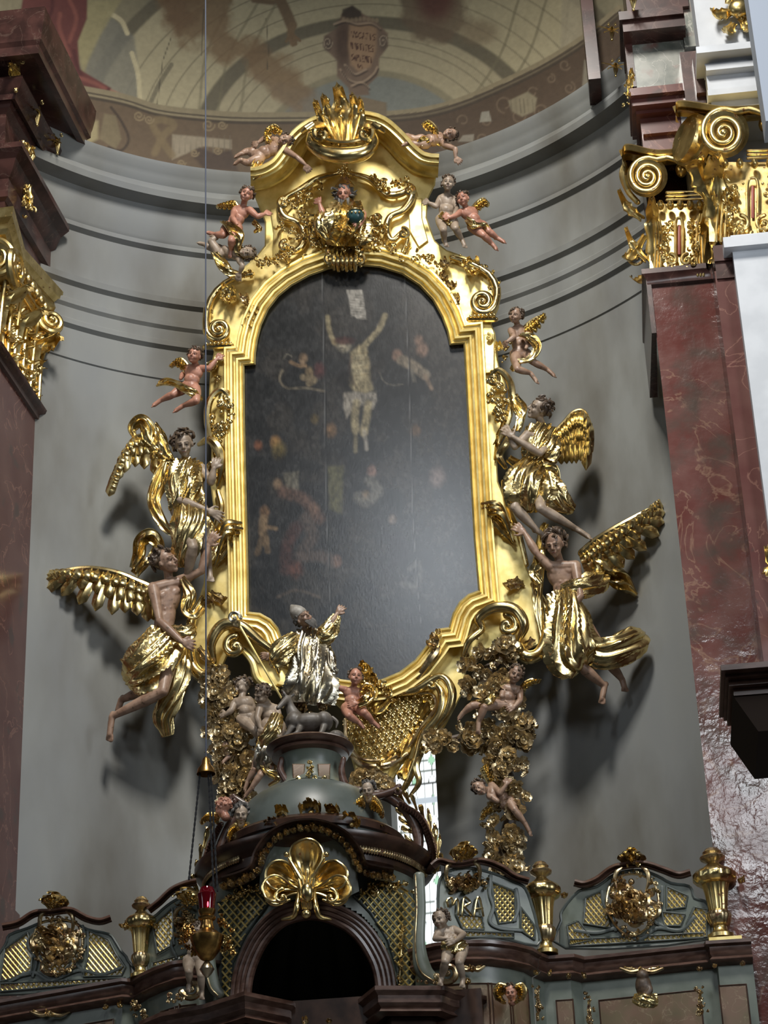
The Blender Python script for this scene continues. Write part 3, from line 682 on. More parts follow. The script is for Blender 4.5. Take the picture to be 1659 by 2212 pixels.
def capital(t, M, ax0, ax1, ay, vx, vy, vr, bx0, bx1, by0, by1, side=1):
    g = G(); pts = [(ax0, ay+8), (ax0+14, ay-6), ((ax0+ax1)/2, ay+6), (ax1, ay-2)]
    rows = []
    for o, dd, in ((34, .0), (28, .05), (24, .08), (20, .16), (16, .14), (12, .2), (0, .24), (-2, -.2)): rows.append([M(x_+(0 if j else -(12-o)*.4), y_+o, dd) for j, (x_, y_) in enumerate(cr(pts, 6))])
    g.grid(np.array(rows)); rows = [[M(ax0+4-(12-o)*.4, ay+4+o, dd-q) for q in (0, .25, .5)] for o, dd in ((34, .0), (24, .08), (16, .14), (0, .24))]; g.grid(np.array(rows))
    obj('abacus', g, gold_cap, t)
    g = G(); volute(g, M, vx, vy, vr, 2.6, 60, 1, vr*.17, vr*.07, .2, .05, 10, tail=[(vx+vr*2.3, vy-vr*.35, -.02), (vx+vr*1.7, vy-vr*.75, 0), (vx+vr*1.05, vy-vr*.98, 0)])
    g.disc(M(vx, vy, -.35), M(vx, vy, .15), vr*.9/M.k)
    for k_ in range(4): g.tube([M(vx, vy, .08-.09*k_), M(vx, vy, .055-.09*k_)], vr*(1.05-.03*k_)/M.k, 28, False)
    # the second volute at the corner, seen from its side
    for k_ in range(3): S(g, M, [(vx-vr*.7-4*k_, vy-vr*1.1, -.1), (vx-vr*1.15-3*k_, vy-vr*.2, -.05-.03*k_), (vx-vr*1.0, vy+vr*.7, -.1), (vx-vr*.5, vy+vr*1.3, -.12)], vr*.16)
    obj('volute', g, gold_cap, t)
    g = G(); plate(g, M, [(bx0, by1), (bx0-4, by0), (bx1+6, by0), (bx1, by1)], -.4, .0); obj('bell', g, gold_cap, t)
    g = G(); h = by1-by0; w_ = bx1-bx0; cx = (bx0+bx1)/2
    leaf(g, M, (bx0+w_*.1, by1), (bx0+w_*.02, by0+h*.02), w_*.17, .16, 5, thick=.02, tip=.3)
    leaf(g, M, (bx1-w_*.1, by1), (bx1-w_*.0, by0+h*.25), w_*.17, .14, 5, thick=.02, tip=.3)
    for s_ in (-1, 1):
        for kk in range(3): S(g, M, [(cx+s_*w_*(.42-.05*kk), by1, .03), (cx+s_*w_*(.4-.05*kk), by0+h*.45, .04), (cx+s_*w_*(.44-.04*kk), by0+h*.15, .07)], 3.2)
        volute(g, M, cx+s_*w_*.13, by1-h*.22, w_*.1, 1.3, 90 if s_ > 0 else 90, s_, 5, 3, .04, .03); volute(g, M, cx+s_*w_*.13, by1-h*.12, w_*.12, 1., 0, s_, 4, 3, .03, .03)
        crust(g, M, [(cx+s_*w_*.2, by0+h*.25), (cx+s_*w_*.27, by0+h*.5), (cx+s_*w_*.24, by1-h*.2)], 34, w_*.09, int(vx)+s_, .02, .06)
    # red slotted tongue
    S(g, M, [(cx-w_*.06, by0+h*.75, .04), (cx-w_*.06, by0+h*.28, .05), (cx, by0+h*.2, .06), (cx+w_*.06, by0+h*.28, .05), (cx+w_*.06, by0+h*.75, .04)], 3.5)
    for k_ in range(5): g.ell(M(bx0+w_*(.18+.17*k_), by0+h*.02, .08), (8/M.k, .05, 11/M.k), n=12, m=8)
    for k_ in range(3): S(g, M, [(vx+vr, by0-8-8*k_, .05), (bx1+20, by0-12-8*k_, .05)], 3)
    for k_ in range(2): g.ell(M(vx+vr*1.75+k_*vr*.9, vy-vr*.35, .1), (vr*.3/M.k, .07, vr*.38/M.k), n=14, m=9)
    obj('acanthus', g, gold_cap, t)
    g = G(); S(g, M, [(cx, by0+h*.3, .02), (cx, by0+h*.7, .02)], 3.2, flat=.3); obj('tongue', g, mat('red_bole', (.25, .05, .03), .5), t, 'dark red inlaid tongue')
M_ = kmap(1450, 450, YR)
t = thing('gilded_capital', 'gilded composite capital on the broad red pilaster, the smaller of the two at right', 'capital', M_(1465, 600, -.2), 'gilded pilaster capitals')
capital(t, M_, 1342, 1500, 318, 1398, 382, 42, 1404, 1530, 440, 596)
g = G()
for a_, b_, w_ in (((1385, 470), (1338, 440), 14), ((1395, 560), (1352, 520), 12), ((1400, 590), (1370, 622), 13), ((1392, 510), (1345, 590), 14)): leaf(g, M_, (*a_, -.1), (*b_, -.15), w_, .1, 3, thick=.02)
volute(g, M_, 1376, 555, 24, 1.6, 90, 1, 4, 2, -.15, .02); obj('side_leaf', g, gold_cap, t)
M_ = kmap(1590, 350, YP)
t = thing('gilded_capital', 'large gilded composite capital over the white wall at the right edge', 'capital', M_(1620, 520, -.2), 'gilded pilaster capitals')
capital(t, M_, 1458, 1690, 224, 1563, 287, 52, 1532, 1720, 350, 522)
g = G(); leaf(g, M_, (1535, 430, .02), (1490, 345, .15), 30, .14, 4, thick=.02); leaf(g, M_, (1560, 470, .02), (1545, 340, .1), 22, .14, 4, thick=.02); obj('side_leaf', g, gold_cap, t)
g = G(); g.disc(M_(1480, 300, .05), M_(1512, 312, -.02), .2); g.disc(M_(1490, 302, .05), M_(1505, 308, .0), .235); obj('corner_volute', g, gold_cap, t)

# right entablature blocks
def bands(name, lst, m_):
    g = G()
    for b in lst: fb(g, *b)
    struct(name, g, m_)
bands('trim_5', [(1385, 232, 1520, 325, YR+.05, .5), (1372, 215, 1512, 240, YR-.02, .5), (1362, 196, 1508, 222, YR-.1, .5), (1358, 184, 1500, 200, YR-.16, .6), (1388, 276, 1512, 284, YR, .5)], marble)
bands('trim_6', [(1344, 30, 1480, 62, YR-.22, .6), (1352, 48, 1478, 58, YR-.16, .6), (1336, 18, 1476, 36, YR-.26, .6), (1350, -60, 1484, 20, YR-.1, .5), (1352, 55, 1368, 188, YR-.04, .5), (1476, 110, 1520, 245, YR-.2, .4), (1500, 125, 1525, 200, YR-.26, .4)], marble_dk)
bands('trim_7', [(1366, 58, 1480, 186, YR-.02, .5), (1470, -40, 1520, 100, YR-.05, .3)], marble_gr)
bands('trim_8', [(1500, -60, 1640, 95, YP+.02, .5), (1503, 94, 1645, 108, YP-.22, .6), (1512, 106, 1648, 118, YP-.14, .6), (1520, 116, 1650, 136, YP-.06, .6), (1524, 134, 1652, 146, YP-.12, .6), (1526, 146, 1655, 190, YP-.04, .6), (1528, 188, 1655, 200, YP-.1, .6), (1536, 198, 1662, 240, YP-.0, .6)], white_pl)
g = G(); x0, x1 = W(1625, 60, .6)[0], 5.; box2(g, x0, x1, .6, .9, W(1650, 262, .6)[2], 18); struct('wall_front', g, blue_pl)
g = G(); A_ = W(1250, 90, 2.6)[0]
box2(g, W(1262, 90, 2.5)[0], W(1288, 90, 2.5)[0], 2.3, 2.7, W(1290, 184, 2.4)[2], 18); box2(g, W(1275, 90, 2.7)[0], 3.3, 2.62, 2.9, W(1290, 184, 2.7)[2], 18)
struct('trim_9', g, marble_dk)
bracket(1322, 62, 22, 0, 'dark gilded leaf bracket in the shade under the right cornice, the upper one', MY(2.2))
bracket(1330, 140, 22, 0, 'dark gilded leaf bracket in the shade under the right cornice, the lower one', MY(2.3))
bracket(1368, -12, 30, 0, 'gilded acanthus cut by the top edge above the right frieze block', MY(1.35))
t = thing('gilded_mask', 'slim gilded leaf drop beside the grey frieze block at right', 'ornament', W(1355, 240, 1.5)); M_ = MY(1.5); g = G()
leaf(g, M_, (1358, 205), (1366, 145, .03), 9, .03); crust(g, M_, [(1362, 160), (1356, 190), (1352, 230)], 14, 8, 9, 0); obj('leaf', g, gold_cap, t)
# gilded flower ornament on the white wall
M_ = kmap(1580, 40, YP-.02)
t = thing('gilded_relief', 'gilded fruit and leaf relief hanging on the white frieze, top right', 'ornament', M_(1580, 85, 0))
for a_, b_, w_ in (((1590, 22), (1526, 40), 18), ((1585, 50), (1562, 84), 16), ((1600, 30), (1640, 60), 18), ((1590, 10), (1560, -20), 16), ((1600, 40), (1628, 80), 14), ((1592, 15), (1640, 0), 15)):
    g = G(); leaf(g, M_, (*a_, .03), (*b_, .04), w_, .05, 3, thick=.02); obj('leaf', g, gold_cap, t)
g = G(); g.ell(M_(1596, 18, .08), (.1, .07, .09)); crust(g, M_, [(1580, 0), (1600, 12), (1615, 30), (1585, 35)], 26, 12, 8, .03); obj('fruit', g, gold_cap, t)
# dark ledge and gilded leaf at the right edge
M_ = kmap(1610, 1480, -3.)
t = thing('cornice_end', 'dark brown moulded cornice end jutting in at the right edge', 'cornice', M_(1640, 1550, 0))
g = G(); x_ = lambda a_: M_(a_, 1500)[0]
for (px0, py0, py1, dd) in ((1556, 1432, 1444, 0), (1566, 1440, 1452, .06), (1574, 1450, 1464, .1), (1584, 1462, 1480, .14)): box2(g, M_(px0, py0)[0], 4.5, -3+dd, -2.3, M_(1610, py1)[2], M_(1610, py0)[2])
obj('moulding', g, wood, t)
g = G(); a_, b_ = M_(1584, 1480), M_(1640, 1558); g.prism([[a_[0], -2.85, a_[2]], [4.5, -2.85, a_[2]], [4.5, -2.85, b_[2]], [b_[0], -2.85, b_[2]]], [[a_[0], -2.1, a_[2]], [4.5, -2.1, a_[2]], [4.5, -2.1, b_[2]], [b_[0], -2.1, b_[2]]]); obj('soffit', g, mat('dull_wood', (.03, .02, .015), .8, spec=.1), t)
M_ = kmap(1650, 1230, .6)
t = thing('gilded_leaf', 'tip of a gilded leaf just showing at the right edge above the dark cornice end', 'ornament', M_(1660, 1260, 0))
g = G(); leaf(g, M_, (1690, 1200), (1642, 1262), 16, .05, 3); leaf(g, M_, (1690, 1260), (1648, 1180), 14, .05, 3); obj('blade', g, gold_cap, t)
# ================================================================ the gilded altarpiece
OUT = [(540, 400), (575, 385), (610, 375), (650, 340), (675, 300), (740, 285), (800, 290), (835, 310), (870, 345), (905, 372), (942, 380), (940, 400), (925, 430), (922, 470), (940, 520), (965, 540), (1010, 556), (1050, 580), (1074, 620), (1078, 665), (1062, 700), (1070, 720), (1078, 790), (1092, 830), (1092, 900), (1072, 960), (1076, 1040), (1100, 1100), (1122, 1170), (1138, 1225), (1160, 1280), (1172, 1340), (1165, 1392), (1140, 1405), (1115, 1385), (1090, 1392), (1060, 1405), (1030, 1400), (1008, 1440), (1003, 1490), (975, 1545), (945, 1600), (900, 1636), (868, 1652), (850, 1685), (800, 1688), (768, 1672), (748, 1600), (745, 1540), (700, 1500), (640, 1490), (585, 1470), (560, 1440), (530, 1400), (505, 1392), (490, 1420), (470, 1465), (450, 1470), (425, 1440), (415, 1380), (422, 1320), (440, 1260), (447, 1180), (464, 1120), (455, 1050), (457, 960), (450, 880), (454, 800), (462, 760), (446, 720), (446, 670), (470, 630), (510, 590), (550, 558), (572, 530), (572, 480), (556, 440)]
INN = [(537, 1322), (536, 1240), (533, 1120), (530, 1000), (528, 900), (527, 789), (551, 787), (552, 762), (556, 735), (564, 703), (580, 668), (602, 640), (630, 617), (668, 596), (710, 581), (765, 573), (820, 577), (868, 592), (905, 616), (935, 648), (955, 685), (966, 715), (972, 745), (1002, 742), (1007, 830), (1012, 930), (1018, 1050), (1024, 1160), (1034, 1276), (1012, 1284), (993, 1300), (979, 1324), (970, 1356), (946, 1359), (927, 1388), (897, 1426), (863, 1452), (825, 1468), (780, 1474), (735, 1468), (690, 1446), (655, 1412), (632, 1376), (608, 1378), (600, 1356), (585, 1338), (562, 1325)]
t = thing('altarpiece', 'tall gilded baroque altar frame with scrolls, leaning over the dark painting', 'altarpiece', P(785, 1690, -.1))
FRAME = t
g = G(); plate(g, ALT, OUT, -.14, -.015, 3); obj('backing_panel', g, gold_leaf, t, None, 30)
g = G(); sweep(g, ALT, INN, [(-1, -.02), (-1, .05), (3, .075), (6, .05), (9, .055), (13, .10), (17, .105), (19, .07), (22, .075), (26, .13), (30, .135), (33, .095), (36, .1), (39, .12), (43, .12), (44, -.02)], True)
obj('moulding', g, gold_leaf, t, None, 35)
# cornice of the pediment
LP_ = cr([(542, 412), (560, 411), (590, 402), (622, 382), (648, 350), (668, 318), (700, 298), (750, 290), (800, 294), (832, 318), (860, 348), (890, 372), (920, 382), (946, 384)], 5)
g = G(); sweep(g, ALT, LP_, [(0, -.1), (0, .03), (4, .06), (8, .05), (12, .07), (18, .13), (22, .2), (24, .26), (28, .27), (30, .33), (33, .38), (42, .38), (44, .42), (50, .43), (52, .4), (52, -.1)])
obj('cornice', g, gold_leaf, t, None, 35)
g = G()
for s_, e in ((0, LP_[0]), (1, LP_[-1])):
    x0, y0 = e; pr_ = [(0, -.1), (0, .03), (8, .05), (18, .13), (24, .26), (33, .38), (50, .43), (52, -.1)]
    nrm = np.array(off_open(LP_, 1)[0 if not s_ else -1])-e
    g.add([P(*(np.array(e)+nrm*o), d) for o, d in pr_], [tuple(range(len(pr_)))])
obj('cornice_end', g, gold_leaf, t)
# incised fields of the pediment, thin raised panels
for pts in ([(583, 452), (640, 438), (612, 470), (606, 520), (618, 548), (588, 560), (590, 500)], [(880, 430), (912, 428), (912, 470), (925, 520), (905, 535), (885, 500)]): g = G(); plate(g, ALT, pts, -.02, .012, 2); obj('raised_field', g, gold_leaf, t)
# swollen lip with crown of leaves at the top
g = G(); S(g, ALT, [(668, 288, .42), (672, 312, .46), (700, 330, .5), (742, 337, .52), (785, 330, .5), (808, 308, .46), (806, 284, .42)], [5, 12, 17, 19, 17, 12, 5], 14)
S(g, ALT, [(672, 286, .44), (700, 300, .5), (742, 308, .52), (785, 300, .5), (806, 282, .44)], [4, 5, 5, 5, 4], 8); obj('lip', g, gold, t)
g = G()
for a_, b_, w_, c_ in (((742, 306), (736, 196), 27, .12), ((730, 304), (700, 216), 17, .1), ((756, 304), (770, 214), 17, .1), ((722, 306), (684, 240), 16, .12), ((764, 306), (788, 236), 16, .12)): leaf(g, ALT, (*a_, .5), (*b_, .42), w_, c_, 2, thick=.02, deep=.3)
for x_, y_ in ((708, 216), (766, 212), (737, 252), (736, 232), (698, 246), (780, 240)): g.ell(P(x_, y_, .53), .022, n=12, m=8)
obj('crest_leaf', g, gold, t)
for sg, x_ in ((1, 694), (-1, 788)):
    g = G(); volute(g, ALT, x_, 290, 19, 1.3, 80, sg, 8, 5, .5, .03, tail=[(x_-sg*2+sg*50*(-1 if sg > 0 else -1)*0-sg*38, 284, .4), (x_-sg*22, 270, .44)]); obj('volute', g, gold, t)
# shoulder volutes and C scrolls
for sg, x_, y_, r_, tl in ((1, 472, 712, 26, [(545, 592), (505, 600), (468, 628), (448, 668)]), (-1, 1043, 652, 28, [(975, 556), (1018, 570), (1056, 592), (1074, 625)])):
    g = G(); volute(g, ALT, x_, y_, r_, 1.9, 180 if sg > 0 else 0, 1 if sg > 0 else -1, 9, 4, .05, .07, 10, tail=tl); g.disc(P(x_, y_, -.1), P(x_, y_, .04), r_*.88/PXM); obj('shoulder_volute', g, gold, t)
    g = G(); S(g, ALT, [(x_-30, y_+38, .03), (x_+28, y_+36-sg*2, .03)], 6)
    for k_ in range(7): g.ell(P(x_-26+k_*8.5, y_+31-k_*.4, .07), .017, n=8, m=6)
    obj('bead_row', g, gold, t)
    g = G(); tuft(g, ALT, x_+sg*22, y_-70, 26, 7, .04, int(x_)); crust(g, ALT, tl, 16, 10, int(x_), .03, .03); obj('scroll_leaf', g, gold, t)
# pearl strings and drops round the arch
for sg in (1, -1):
    arc = [(545, 690), (556, 655), (580, 622), (615, 590), (660, 566), (700, 552)] if sg > 0 else [(835, 545), (880, 560), (925, 588), (960, 622), (985, 660), (998, 700)]
    g = G(); q = cr(np.array(arc, float), 6)
    for i, c_ in enumerate(q): g.ell(P(c_[0], c_[1], .06), (.012+.012*(i % 3 == 0)), n=8, m=6)
    S(g, ALT, [(a_, b_-7, .05) for a_, b_ in arc], 3); obj('pearl_string', g, gold, t)
    g = G()
    for i, (x_, y_) in enumerate([(538, 700), (548, 672), (530, 650)] if sg > 0 else [(958, 600), (975, 618), (985, 650), (960, 570)]): tuft(g, ALT, x_, y_, 18, 5, .05, i+5)
    obj('husk', g, gold_dk, t)
# keystone bundle over the painting
g = G()
for i in range(6): S(g, ALT, [(722+i*9, 540, .16), (720+i*9.5, 562, .19), (722+i*9, 582+3*(i % 2), .12)], [4, 5.5, 4])
for s_ in (-1, 1): volute(g, ALT, 745+s_*32, 562, 12, 1.2, 90, -s_, 6, 4, .14, .03); S(g, ALT, [(745+s_*18, 520, .1), (745+s_*36, 540, .12), (745+s_*34, 575, .12)], [8, 7, 4])
obj('keystone', g, gold, t)
# cartouche scrolls around God the Father
g = G()
for pts in ([(745, 372), (690, 385), (650, 410), (618, 428), (606, 450), (615, 470), (640, 480), (655, 500), (652, 530), (630, 545), (610, 535)],
            [(745, 372), (800, 388), (835, 420), (868, 418), (890, 405), (888, 430), (870, 455), (842, 470), (835, 500), (848, 520), (872, 500), (880, 520), (868, 545)]):
    S(g, ALT, [(a_, b_, .06) for a_, b_ in pts], [5, 8, 9, 7, 9, 10, 8, 10, 9, 7, 4] if len(pts) == 11 else [5, 8, 9, 8, 6, 9, 8, 8, 9, 7, 6, 5, 3], 10)
for x_, y_, sg in ((612, 440, 1), (884, 412, -1), (616, 532, 1), (872, 505, -1)): volute(g, ALT, x_, y_, 12, 1.4, 90, sg, 6, 4, .07, .04)
obj('cartouche_scroll', g, gold, t)
for i, (pts, n_, r_) in enumerate((([(655, 420), (640, 440), (690, 400)], 22, 10), ([(800, 390), (840, 400), (870, 400)], 16, 9), ([(660, 470), (672, 500), (680, 530)], 20, 11), ([(810, 470), (825, 500), (810, 530)], 20, 11), ([(690, 525), (740, 545), (800, 525)], 34, 10), ([(600, 480), (640, 520), (620, 550)], 14, 9), ([(560, 570), (600, 560), (660, 548)], 18, 8), ([(840, 540), (900, 548), (940, 565)], 18, 8), ([(730, 370), (745, 376), (762, 370)], 10, 8))):
    g = G(); crust(g, ALT, pts, int(n_*1.4), r_*1.5, 40+i, .05, .12); obj('carved_flourish', g, gold, t)
# lower inner brackets with leaf sprays on the stiles
for pts_ in ([((520, 1130), (462, 1185)), ((522, 1142), (470, 1200)), ((516, 1152), (464, 1222))], [((1042, 1088), (1098, 1130)), ((1044, 1098), (1100, 1150)), ((1052, 1110), (1108, 1170))]):
    g = G()
    for (x0, y0), (x1, y1) in pts_: S(g, ALT, [(x0, y0, .1), ((x0+x1)/2+(6 if x0 > 700 else -6), y0+2, .17), (x1, y1, .1)], [4, 7, 3]); leaf(g, ALT, (x1, y1, .05), (x0, y0, .12), 10, .04, 5)
    obj('leaf_spray', g, gold, t)
# basket-like grape clusters on both stiles
for cx, cy, sg in ((480, 905, 1), (1074, 862, -1)):
    g = G(); rs = random.Random(int(cx))
    for i in range(46):
        a_ = rs.uniform(0, 6.28); r_ = rs.random()**.5; yy = r_*math.sin(a_)*50; xx = r_*math.cos(a_)*24*(1-.3*(yy > 10)); g.ell(P(cx+xx-sg*yy*.15, cy+yy, .1+.1*(1-r_)), rs.uniform(.018, .032), n=9, m=7)
    obj('grape_cluster', g, gold, t)
    g = G(); S(g, ALT, [(cx+sg*22, cy-40, .1), (cx-sg*2, cy-62, .12), (cx-sg*26, cy-40, .12), (cx-sg*32, cy, .1), (cx-sg*22, cy+50, .07), (cx-sg*2, cy+90, .04), (cx+sg*5, cy+130, .02)], [3, 7, 8, 8, 7, 5, 3])
    volute(g, ALT, cx+sg*10, cy-42, 16, 1.3, 90, sg, 6, 3, .1, .03); leaf(g, ALT, (cx-sg*28, cy+20), (cx+sg*6, cy+120), 12, .05, 6); crust(g, ALT, [(cx-sg*24, cy-120), (cx-sg*10, cy-80)], 10, 9, 5, .02); obj('cluster_scroll', g, gold, t)
# flying scroll brackets behind the upper angels
g = G(); S(g, ALT, [(430, 960, .02), (452, 950, .1), (474, 972, .12), (478, 1010, .08), (470, 1050, .03)], [5, 9, 10, 8, 4]); S(g, ALT, [(440, 1035, .05), (455, 1000, .08), (466, 1030, .06)], 5); S(g, ALT, [(470, 1060, .04), (478, 1100, .06), (462, 1150, .04), (450, 1200, .03)], [5, 7, 6, 4]); obj('scroll_bracket', g, gold, t)
g = G(); S(g, ALT, [(1092, 1010, .05), (1078, 985, .08), (1092, 960, .1), (1104, 930, .06)], [5, 8, 8, 4]); S(g, ALT, [(1086, 1040, .03), (1096, 1090, .06), (1120, 1150, .05), (1138, 1220, .03)], [4, 6, 6, 5]); obj('scroll_bracket', g, gold, t)
# top corner panels of the stiles
for sg, x_, y_ in ((1, 480, 790), (-1, 1056, 745)): g = G(); plate(g, ALT, [(x_-12, y_-22), (x_+12, y_-24), (x_+12, y_+60), (x_-8, y_+62)], -.02, .03, 2); tuft(g, ALT, x_-sg*22, y_+5, 18, 6, .0, 9); volute(g, ALT, x_, y_-16, 8, 1, 90, sg, 4, 3, .05, .02); obj('stile_panel', g, gold_leaf, t)
# lower ears: big C scrolls, horns
for sg in (1, -1):
    m_ = (lambda pts: [(a_, b_)+tuple(c_) for a_, b_, *c_ in pts]) if sg > 0 else (lambda pts: [(a_, b_)+tuple(c_) for a_, b_, *c_ in pts])
    if sg > 0:
        ring = [(602, 1452, .08), (590, 1410, .12), (560, 1385, .15), (520, 1352, .17), (480, 1352, .17), (456, 1390, .17), (462, 1430, .12)]; horn = [(462, 1452, .14), (440, 1462, .16), (416, 1440, .14), (408, 1395, .12), (414, 1340, .08), (436, 1290, .06)]
        v = (508, 1398, 24, 1, 1); leafs = [((440, 1300), (470, 1290)), ((455, 1280), (500, 1310)), ((430, 1400), (470, 1450))]
    else:
        ring = [(1000, 1420, .08), (1012, 1385, .12), (1040, 1360, .1), (1035, 1335, .14), (1070, 1312, .17), (1112, 1318, .17), (1132, 1350, .17), (1122, 1382, .12)]; horn = [(1120, 1405, .14), (1140, 1420, .16), (1166, 1410, .14), (1182, 1370, .12), (1176, 1310, .08), (1150, 1262, .06)]
        v = (1096, 1352, 24, -1, -1); leafs = [((1130, 1260), (1085, 1270)), ((1120, 1250), (1080, 1280)), ((1150, 1380), (1120, 1420))]
    g = G(); S(g, ALT, ring, [4, 8, 10, 12, 13, 11, 6][:len(ring)] if len(ring) == 7 else [4, 7, 8, 10, 12, 13, 11, 6], 12); obj('ear_scroll', g, gold, t)
    g = G(); volute(g, ALT, v[0], v[1], v[2], 1.2, 90, v[3], 10, 6, .12, .05, 10); obj('volute', g, gold, t)
    g = G(); S(g, ALT, horn, [13, 14, 13, 12, 10, 5], 12); g.ell(P(horn[0][0], horn[0][1]-2, .18), .062, n=18, m=12)
    for i in range(14): a_ = horn[1+i % 4]; leaf(g, ALT, (a_[0]+RND.uniform(-6, 6), a_[1]+RND.uniform(-10, 10), .1), (a_[0]-sg*RND.uniform(2, 16), a_[1]+RND.uniform(4, 26), .16), 7, .03, 3, nu=9, nv=5)
    obj('horn', g, gold, t)
    g = G()
    for a_, b_ in leafs: leaf(g, ALT, (*a_, .02), (*b_, .06), 13, .06, 5)
    crust(g, ALT, [(x_, y_) for x_, y_, _ in ring[:4]], 16, 9, 77+sg, .03, .04); obj('ear_leaf', g, gold_dk, t)
    # concave reeded quadrant
# lower right run of mouldings below the notch and the flame scrolls
g = G(); S(g, ALT, [(905, 1462, .1), (930, 1425, .14), (945, 1400, .12), (935, 1370, .1)], [6, 9, 9, 5]); tuft(g, ALT, 938, 1392, 20, 6, .12, 3); tuft(g, ALT, 948, 1365, 12, 5, .12, 4); obj('clasp', g, gold_dk, t)
g = G(); S(g, ALT, [(850, 1500, .06), (900, 1490, .1), (950, 1462, .12), (975, 1490, .14), (968, 1535, .12), (940, 1575, .1), (945, 1605, .12), (965, 1600, .12)], [5, 9, 8, 10, 10, 8, 7, 6], 12)
S(g, ALT, [(935, 1470, .1), (955, 1500, .13), (948, 1545, .12), (915, 1590, .1), (900, 1640, .08), (880, 1690, .05), (862, 1720, .03)], [4, 9, 10, 11, 9, 7, 3], 12)
volute(g, ALT, 932, 1478, 14, 1.1, 90, -1, 6, 4, .1, .04); S(g, ALT, [(930, 1590, .04), (900, 1650, .1), (905, 1690, .08), (885, 1720, .05)], [4, 7, 6, 3]); obj('flame_scroll', g, gold, t)
g = G()
for a_, b_ in (((880, 1600), (800, 1680)), ((900, 1570), (930, 1500)), ((905, 1560), (850, 1660)), ((860, 1490), (790, 1560)), ((885, 1640), (860, 1700)), ((940, 1560), (905, 1650))): leaf(g, ALT, (*a_, .03), (*b_, .08), 14, .05, 2, thick=.02, deep=.5)
obj('flame_leaf', g, gold, t)
g = G(); plate(g, ALT, [(765, 1640), (800, 1650), (850, 1648), (840, 1670), (835, 1688), (805, 1680), (790, 1690), (765, 1672)], -.05, .05, 3); obj('foot_lobe', g, gold_leaf, t)
# diapered field of little rosettes
dia = [(745, 1555), (790, 1530), (850, 1500), (900, 1498), (935, 1500), (940, 1530), (910, 1570), (880, 1615), (840, 1640), (780, 1640), (750, 1600)]
pm = Paint(np.array([[0.]]), np.array([[0.]]), (0, 0, 0)); g = G()
for i in range(-3, 20):
    for j in range(-3, 14):
        x_, y_ = 738+i*17+(j % 2)*8.5-j*1.5, 1490+j*12.5-i*2.6; pm.X = np.array([[x_]]); pm.Y = np.array([[y_]])
        if pm.inpoly(dia)[0, 0]:
            c_ = P(x_, y_, .03); g.ell(c_, (.024, .022, .024), n=8, m=6)
            for k_ in range(4): a_ = k_*1.571+.78; g.ell(P(x_+5.4*math.cos(a_), y_+4.8*math.sin(a_), .03), .0115, n=6, m=5)
obj('diaper_field', g, gold, t)
g = G(); S(g, ALT, [(a_, b_, .05) for a_, b_ in dia[2:]+dia[:1]], 4); S(g, ALT, [(760, 1635, .06), (790, 1655, .09), (840, 1652, .08), (880, 1628, .06)], [4, 6, 6, 4]); obj('field_border', g, gold_dk, t)
# middle bottom knots behind the bishop
g = G(); tuft(g, ALT, 790, 1450, 26, 7, .12, 21); tuft(g, ALT, 800, 1478, 30, 8, .1, 22); crust(g, ALT, [(760, 1460), (820, 1480), (850, 1500)], 22, 14, 23, .08, .08); crust(g, ALT, [(610, 1480), (680, 1500), (740, 1510)], 20, 14, 24, .0, .1); obj('bottom_knot', g, gold, t)
g = G(); plate(g, ALT, [(540, 1440), (575, 1425), (605, 1440), (640, 1450), (645, 1490), (600, 1480), (575, 1500), (545, 1470)], -.05, .04, 3); S(g, ALT, [(520, 1400, .05), (545, 1430, .08), (560, 1470, .07), (600, 1490, .05)], [5, 7, 8, 4]); obj('lobe', g, gold_leaf, t)

# ------------------------------------------------ the painting
nu, nv = 340, 200
lo, hi = P(520, 1480), P(1045, 565)
XX, YY = np.meshgrid(np.linspace(515, 1045, nv), np.linspace(565, 1482, nu))
# canvas as a flat grid cut to the opening
pm.X, pm.Y = XX, YY; ins = pm.inpoly(offset(INN, 6))
q = Paint(XX, YY, (.013, .013, .013)); n1 = fbm(XX/16, YY/16, 21); n2 = fbm(XX/60, YY/60, 33)
q.C *= (.45+1.6*n1*n2*2)[..., None]; 
q.mix(sm(n2, .45, .62)*.35, (.03, .024, .018))
F1, F2, F3 = (.2, .165, .095), (.14, .1, .05), (.19, .17, .14)
al = .7
q.poly([(748, 626), (782, 626), (785, 640), (792, 690), (772, 688), (758, 680), (754, 650)], (.2, .185, .16), .95, 2); 
for y_ in range(636, 688, 6): q.line([(757, y_), (786, y_+3)], .8, (.08, .07, .06), .6, .8, 0)
q.line([(708, 685), (712, 715), (722, 740)], 5, F1, al, 3); q.line([(722, 738), (745, 752)], 6, F2, .5, 4, 0)
q.line([(832, 682), (818, 712), (795, 738), (778, 758)], 6, F1, al, 3)
q.poly([(757, 762), (778, 745), (792, 752), (798, 785), (800, 820), (806, 842), (790, 850), (765, 845), (752, 830), (760, 800)], F1, .8, 5)
q.blob(775, 790, 14, 30, (.3, .26, .17), .45, .5); q.line([(760, 770), (755, 800), (765, 830)], 3, (.05, .03, .02), .5, 3)
for y_ in (765, 780, 795, 812): q.line([(768, y_), (795, y_-4)], 1.6, (.1, .07, .03), .45, 1.6, 0)
q.blob(742, 748, 15, 13, (.17, .15, .11), .8, .4); q.blob(744, 736, 22, 9, (.035, .012, .01), .9, .4); q.blob(738, 752, 4, 2, (.03, .02, .02), .8)
q.poly([(742, 848), (765, 845), (790, 850), (812, 845), (814, 865), (806, 885), (782, 875), (764, 882), (748, 905), (742, 880)], F3, .75, 3)
for a_ in range(6): q.line([(750+a_*11, 850), (745+a_*11, 880)], 1, (.07, .06, .05), .5, 1, 0)
